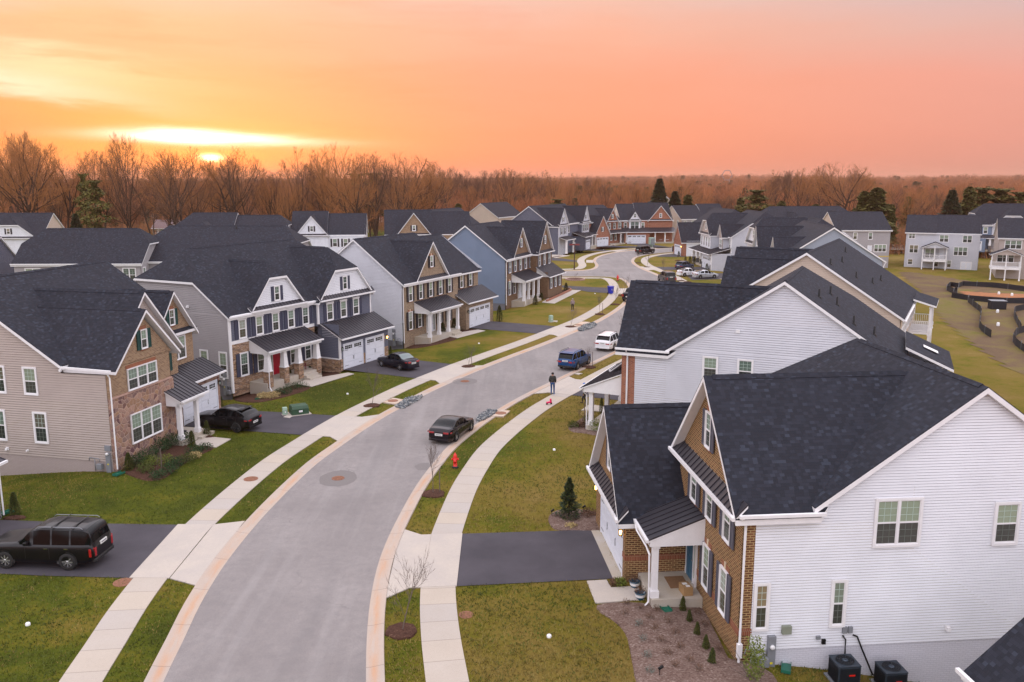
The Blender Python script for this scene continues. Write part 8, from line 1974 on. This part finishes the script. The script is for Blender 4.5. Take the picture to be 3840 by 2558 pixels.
# darker cloud streaks
st=nt.rng(cn2,.5,.75,0,.22); lf=nt.rng(U,-.1,.3,1,.25)
ms_=nt.mix(nt.math('MULTIPLY',st,lf),ms_,L_(232,130,88))
def blob(px,py,a,b,tilt,ds=.02):
    v=dirpx(px,py); u0,v0=v.x/v.y,v.z/v.y
    du=nt.math('SUBTRACT',U,u0); dv=nt.math('SUBTRACT',nt.math('ADD',Vv,nt.math('MULTIPLY',nt.math('SUBTRACT',cn2,.5),ds)),v0)
    dv=nt.math('ADD',dv,nt.math('MULTIPLY',du,tilt))
    e=nt.math('ADD',nt.math('POWER',nt.math('ABSOLUTE',nt.math('DIVIDE',du,a)),2),nt.math('POWER',nt.math('ABSOLUTE',nt.math('DIVIDE',dv,b)),2))
    return nt.math('EXPONENT',nt.math('MULTIPLY',e,-1.0))
def addc(base,f,c): 
    return nt.mix(f,base,c,'ADD')
ms_=addc(ms_,nt.math('MULTIPLY',blob(90,150,.15,.016,.16,.07),.62),(.30,.42,.32))
ms_=addc(ms_,nt.math('MULTIPLY',blob(0,180,.16,.012,.18,.05),.7),(.3,.5,.5))
ms_=nt.mix(nt.math('MULTIPLY',blob(110,292,.17,.013,.07,.03),.6),ms_,L_(222,138,98))
ms_=nt.mix(nt.math('MULTIPLY',blob(60,235,.2,.010,.12,.04),.45),ms_,L_(240,148,84))
ms_=addc(ms_,nt.math('MULTIPLY',blob(480,318,.105,.0058,.035,.012),1.0),(1.0,1.3,1.3))
ms_=addc(ms_,nt.math('MULTIPLY',blob(420,312,.05,.007,.05,.012),.9),(.7,1.0,1.2))
ms_=addc(ms_,nt.math('MULTIPLY',blob(480,308,.15,.012,.05,.02),.25),(.30,.36,.04))
ms_=addc(ms_,nt.math('MULTIPLY',blob(485,363,.011,.0036,.03,.0),1.0),(5,4.0,2.2))
ms_=addc(ms_,nt.math('MULTIPLY',blob(485,372,.05,.016,.0,.0),.75),(1.0,.22,.0))
ms_=addc(ms_,nt.math('MULTIPLY',blob(485,385,.16,.04,.0,.0),.3),(.8,.12,.0))
# dome above and behind the view: pale lavender dusk, brightness added to light the facades
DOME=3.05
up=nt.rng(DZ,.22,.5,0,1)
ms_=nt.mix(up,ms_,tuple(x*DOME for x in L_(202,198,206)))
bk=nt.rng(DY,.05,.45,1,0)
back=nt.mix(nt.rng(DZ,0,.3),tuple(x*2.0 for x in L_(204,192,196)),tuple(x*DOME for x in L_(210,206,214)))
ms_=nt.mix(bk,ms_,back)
gnd=nt.rng(DZ,-.02,.0,1,0); ms_=nt.mix(gnd,ms_,L_(200,130,100))
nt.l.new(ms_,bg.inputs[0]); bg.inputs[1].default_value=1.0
# physically based low sun tint mixed in for the dome light
sky=nt.add('ShaderNodeTexSky',sky_type='NISHITA'); sky.sun_disc=False; sky.sun_elevation=R(2.2); sky.sun_rotation=R(-18.8); sky.altitude=50
bg2=nt.add('ShaderNodeBackground'); nt.l.new(sky.outputs[0],bg2.inputs[0]); bg2.inputs[1].default_value=.02
ad=nt.add('ShaderNodeAddShader'); nt.l.new(bg.outputs[0],ad.inputs[0]); nt.l.new(bg2.outputs[0],ad.inputs[1]); nt.l.new(ad.outputs[0],out.inputs[0])
sd=bpy.data.lights.new('sun','SUN'); sd.energy=.7; sd.angle=R(8); sd.color=(1,.55,.25); so_=bpy.data.objects.new('sun',sd); C.objects.link(so_)
v=dirpx(485,345); so_.rotation_euler=v.to_track_quat('Z','Y').to_euler(); so_.location=(-60,200,60)
for pos in [(H_R1,-12.75,-2.95,2.2),(H_R1,-6.95,-2.95,2.25),(H_L2,18.4,-2.75,2.0)]:
    h_,a,b,c=pos; pl_=bpy.data.lights.new('lantern_light','POINT'); pl_.energy=9; pl_.color=(1,.5,.15); pl_.shadow_soft_size=.05
    lo=bpy.data.objects.new('lantern_light',pl_); C.objects.link(lo); lo.location=Vector(h_.root.location)+Matrix.Rotation(h_.root.rotation_euler.z,3,'Z')@Vector((a,b,c))
HAZE=0.00013
if HAZE:
    m=bpy.data.materials.new('evening air'); m.use_nodes=True; n=m.node_tree.nodes; n.clear(); o_=n.new('ShaderNodeOutputMaterial'); pv=n.new('ShaderNodeVolumePrincipled'); pv.inputs['Color'].default_value=(.95,.55,.40,1); pv.inputs['Density'].default_value=HAZE; pv.inputs['Anisotropy'].default_value=.4; m.node_tree.links.new(pv.outputs[0],o_.inputs['Volume'])
    b=MB(); b.box(-7200,7200,-30,9100,-14,75); o=b.build('haze',m); tag(o,'thin warm evening haze over the whole neighbourhood','haze',kind='stuff')
cam=bpy.data.cameras.new('camera'); co=bpy.data.objects.new('camera',cam); C.objects.link(co); co.location=(0,0,CH); co.rotation_euler=(math.pi/2-PIT,0,0); cam.lens=F0/3840*36; cam.sensor_width=36; cam.clip_end=20000; cam.clip_start=.5; SC.camera=co
SC.render.engine='CYCLES'; SC.view_settings.view_transform='Standard'; SC.view_settings.look='None'; SC.view_settings.gamma=1; SC.view_settings.exposure=0.0
SC.cycles.volume_bounces=0; SC.cycles.max_bounces=6; SC.cycles.diffuse_bounces=3; SC.cycles.glossy_bounces=3; SC.render.film_transparent=False
SC.render.resolution_x=1024; SC.render.resolution_y=682
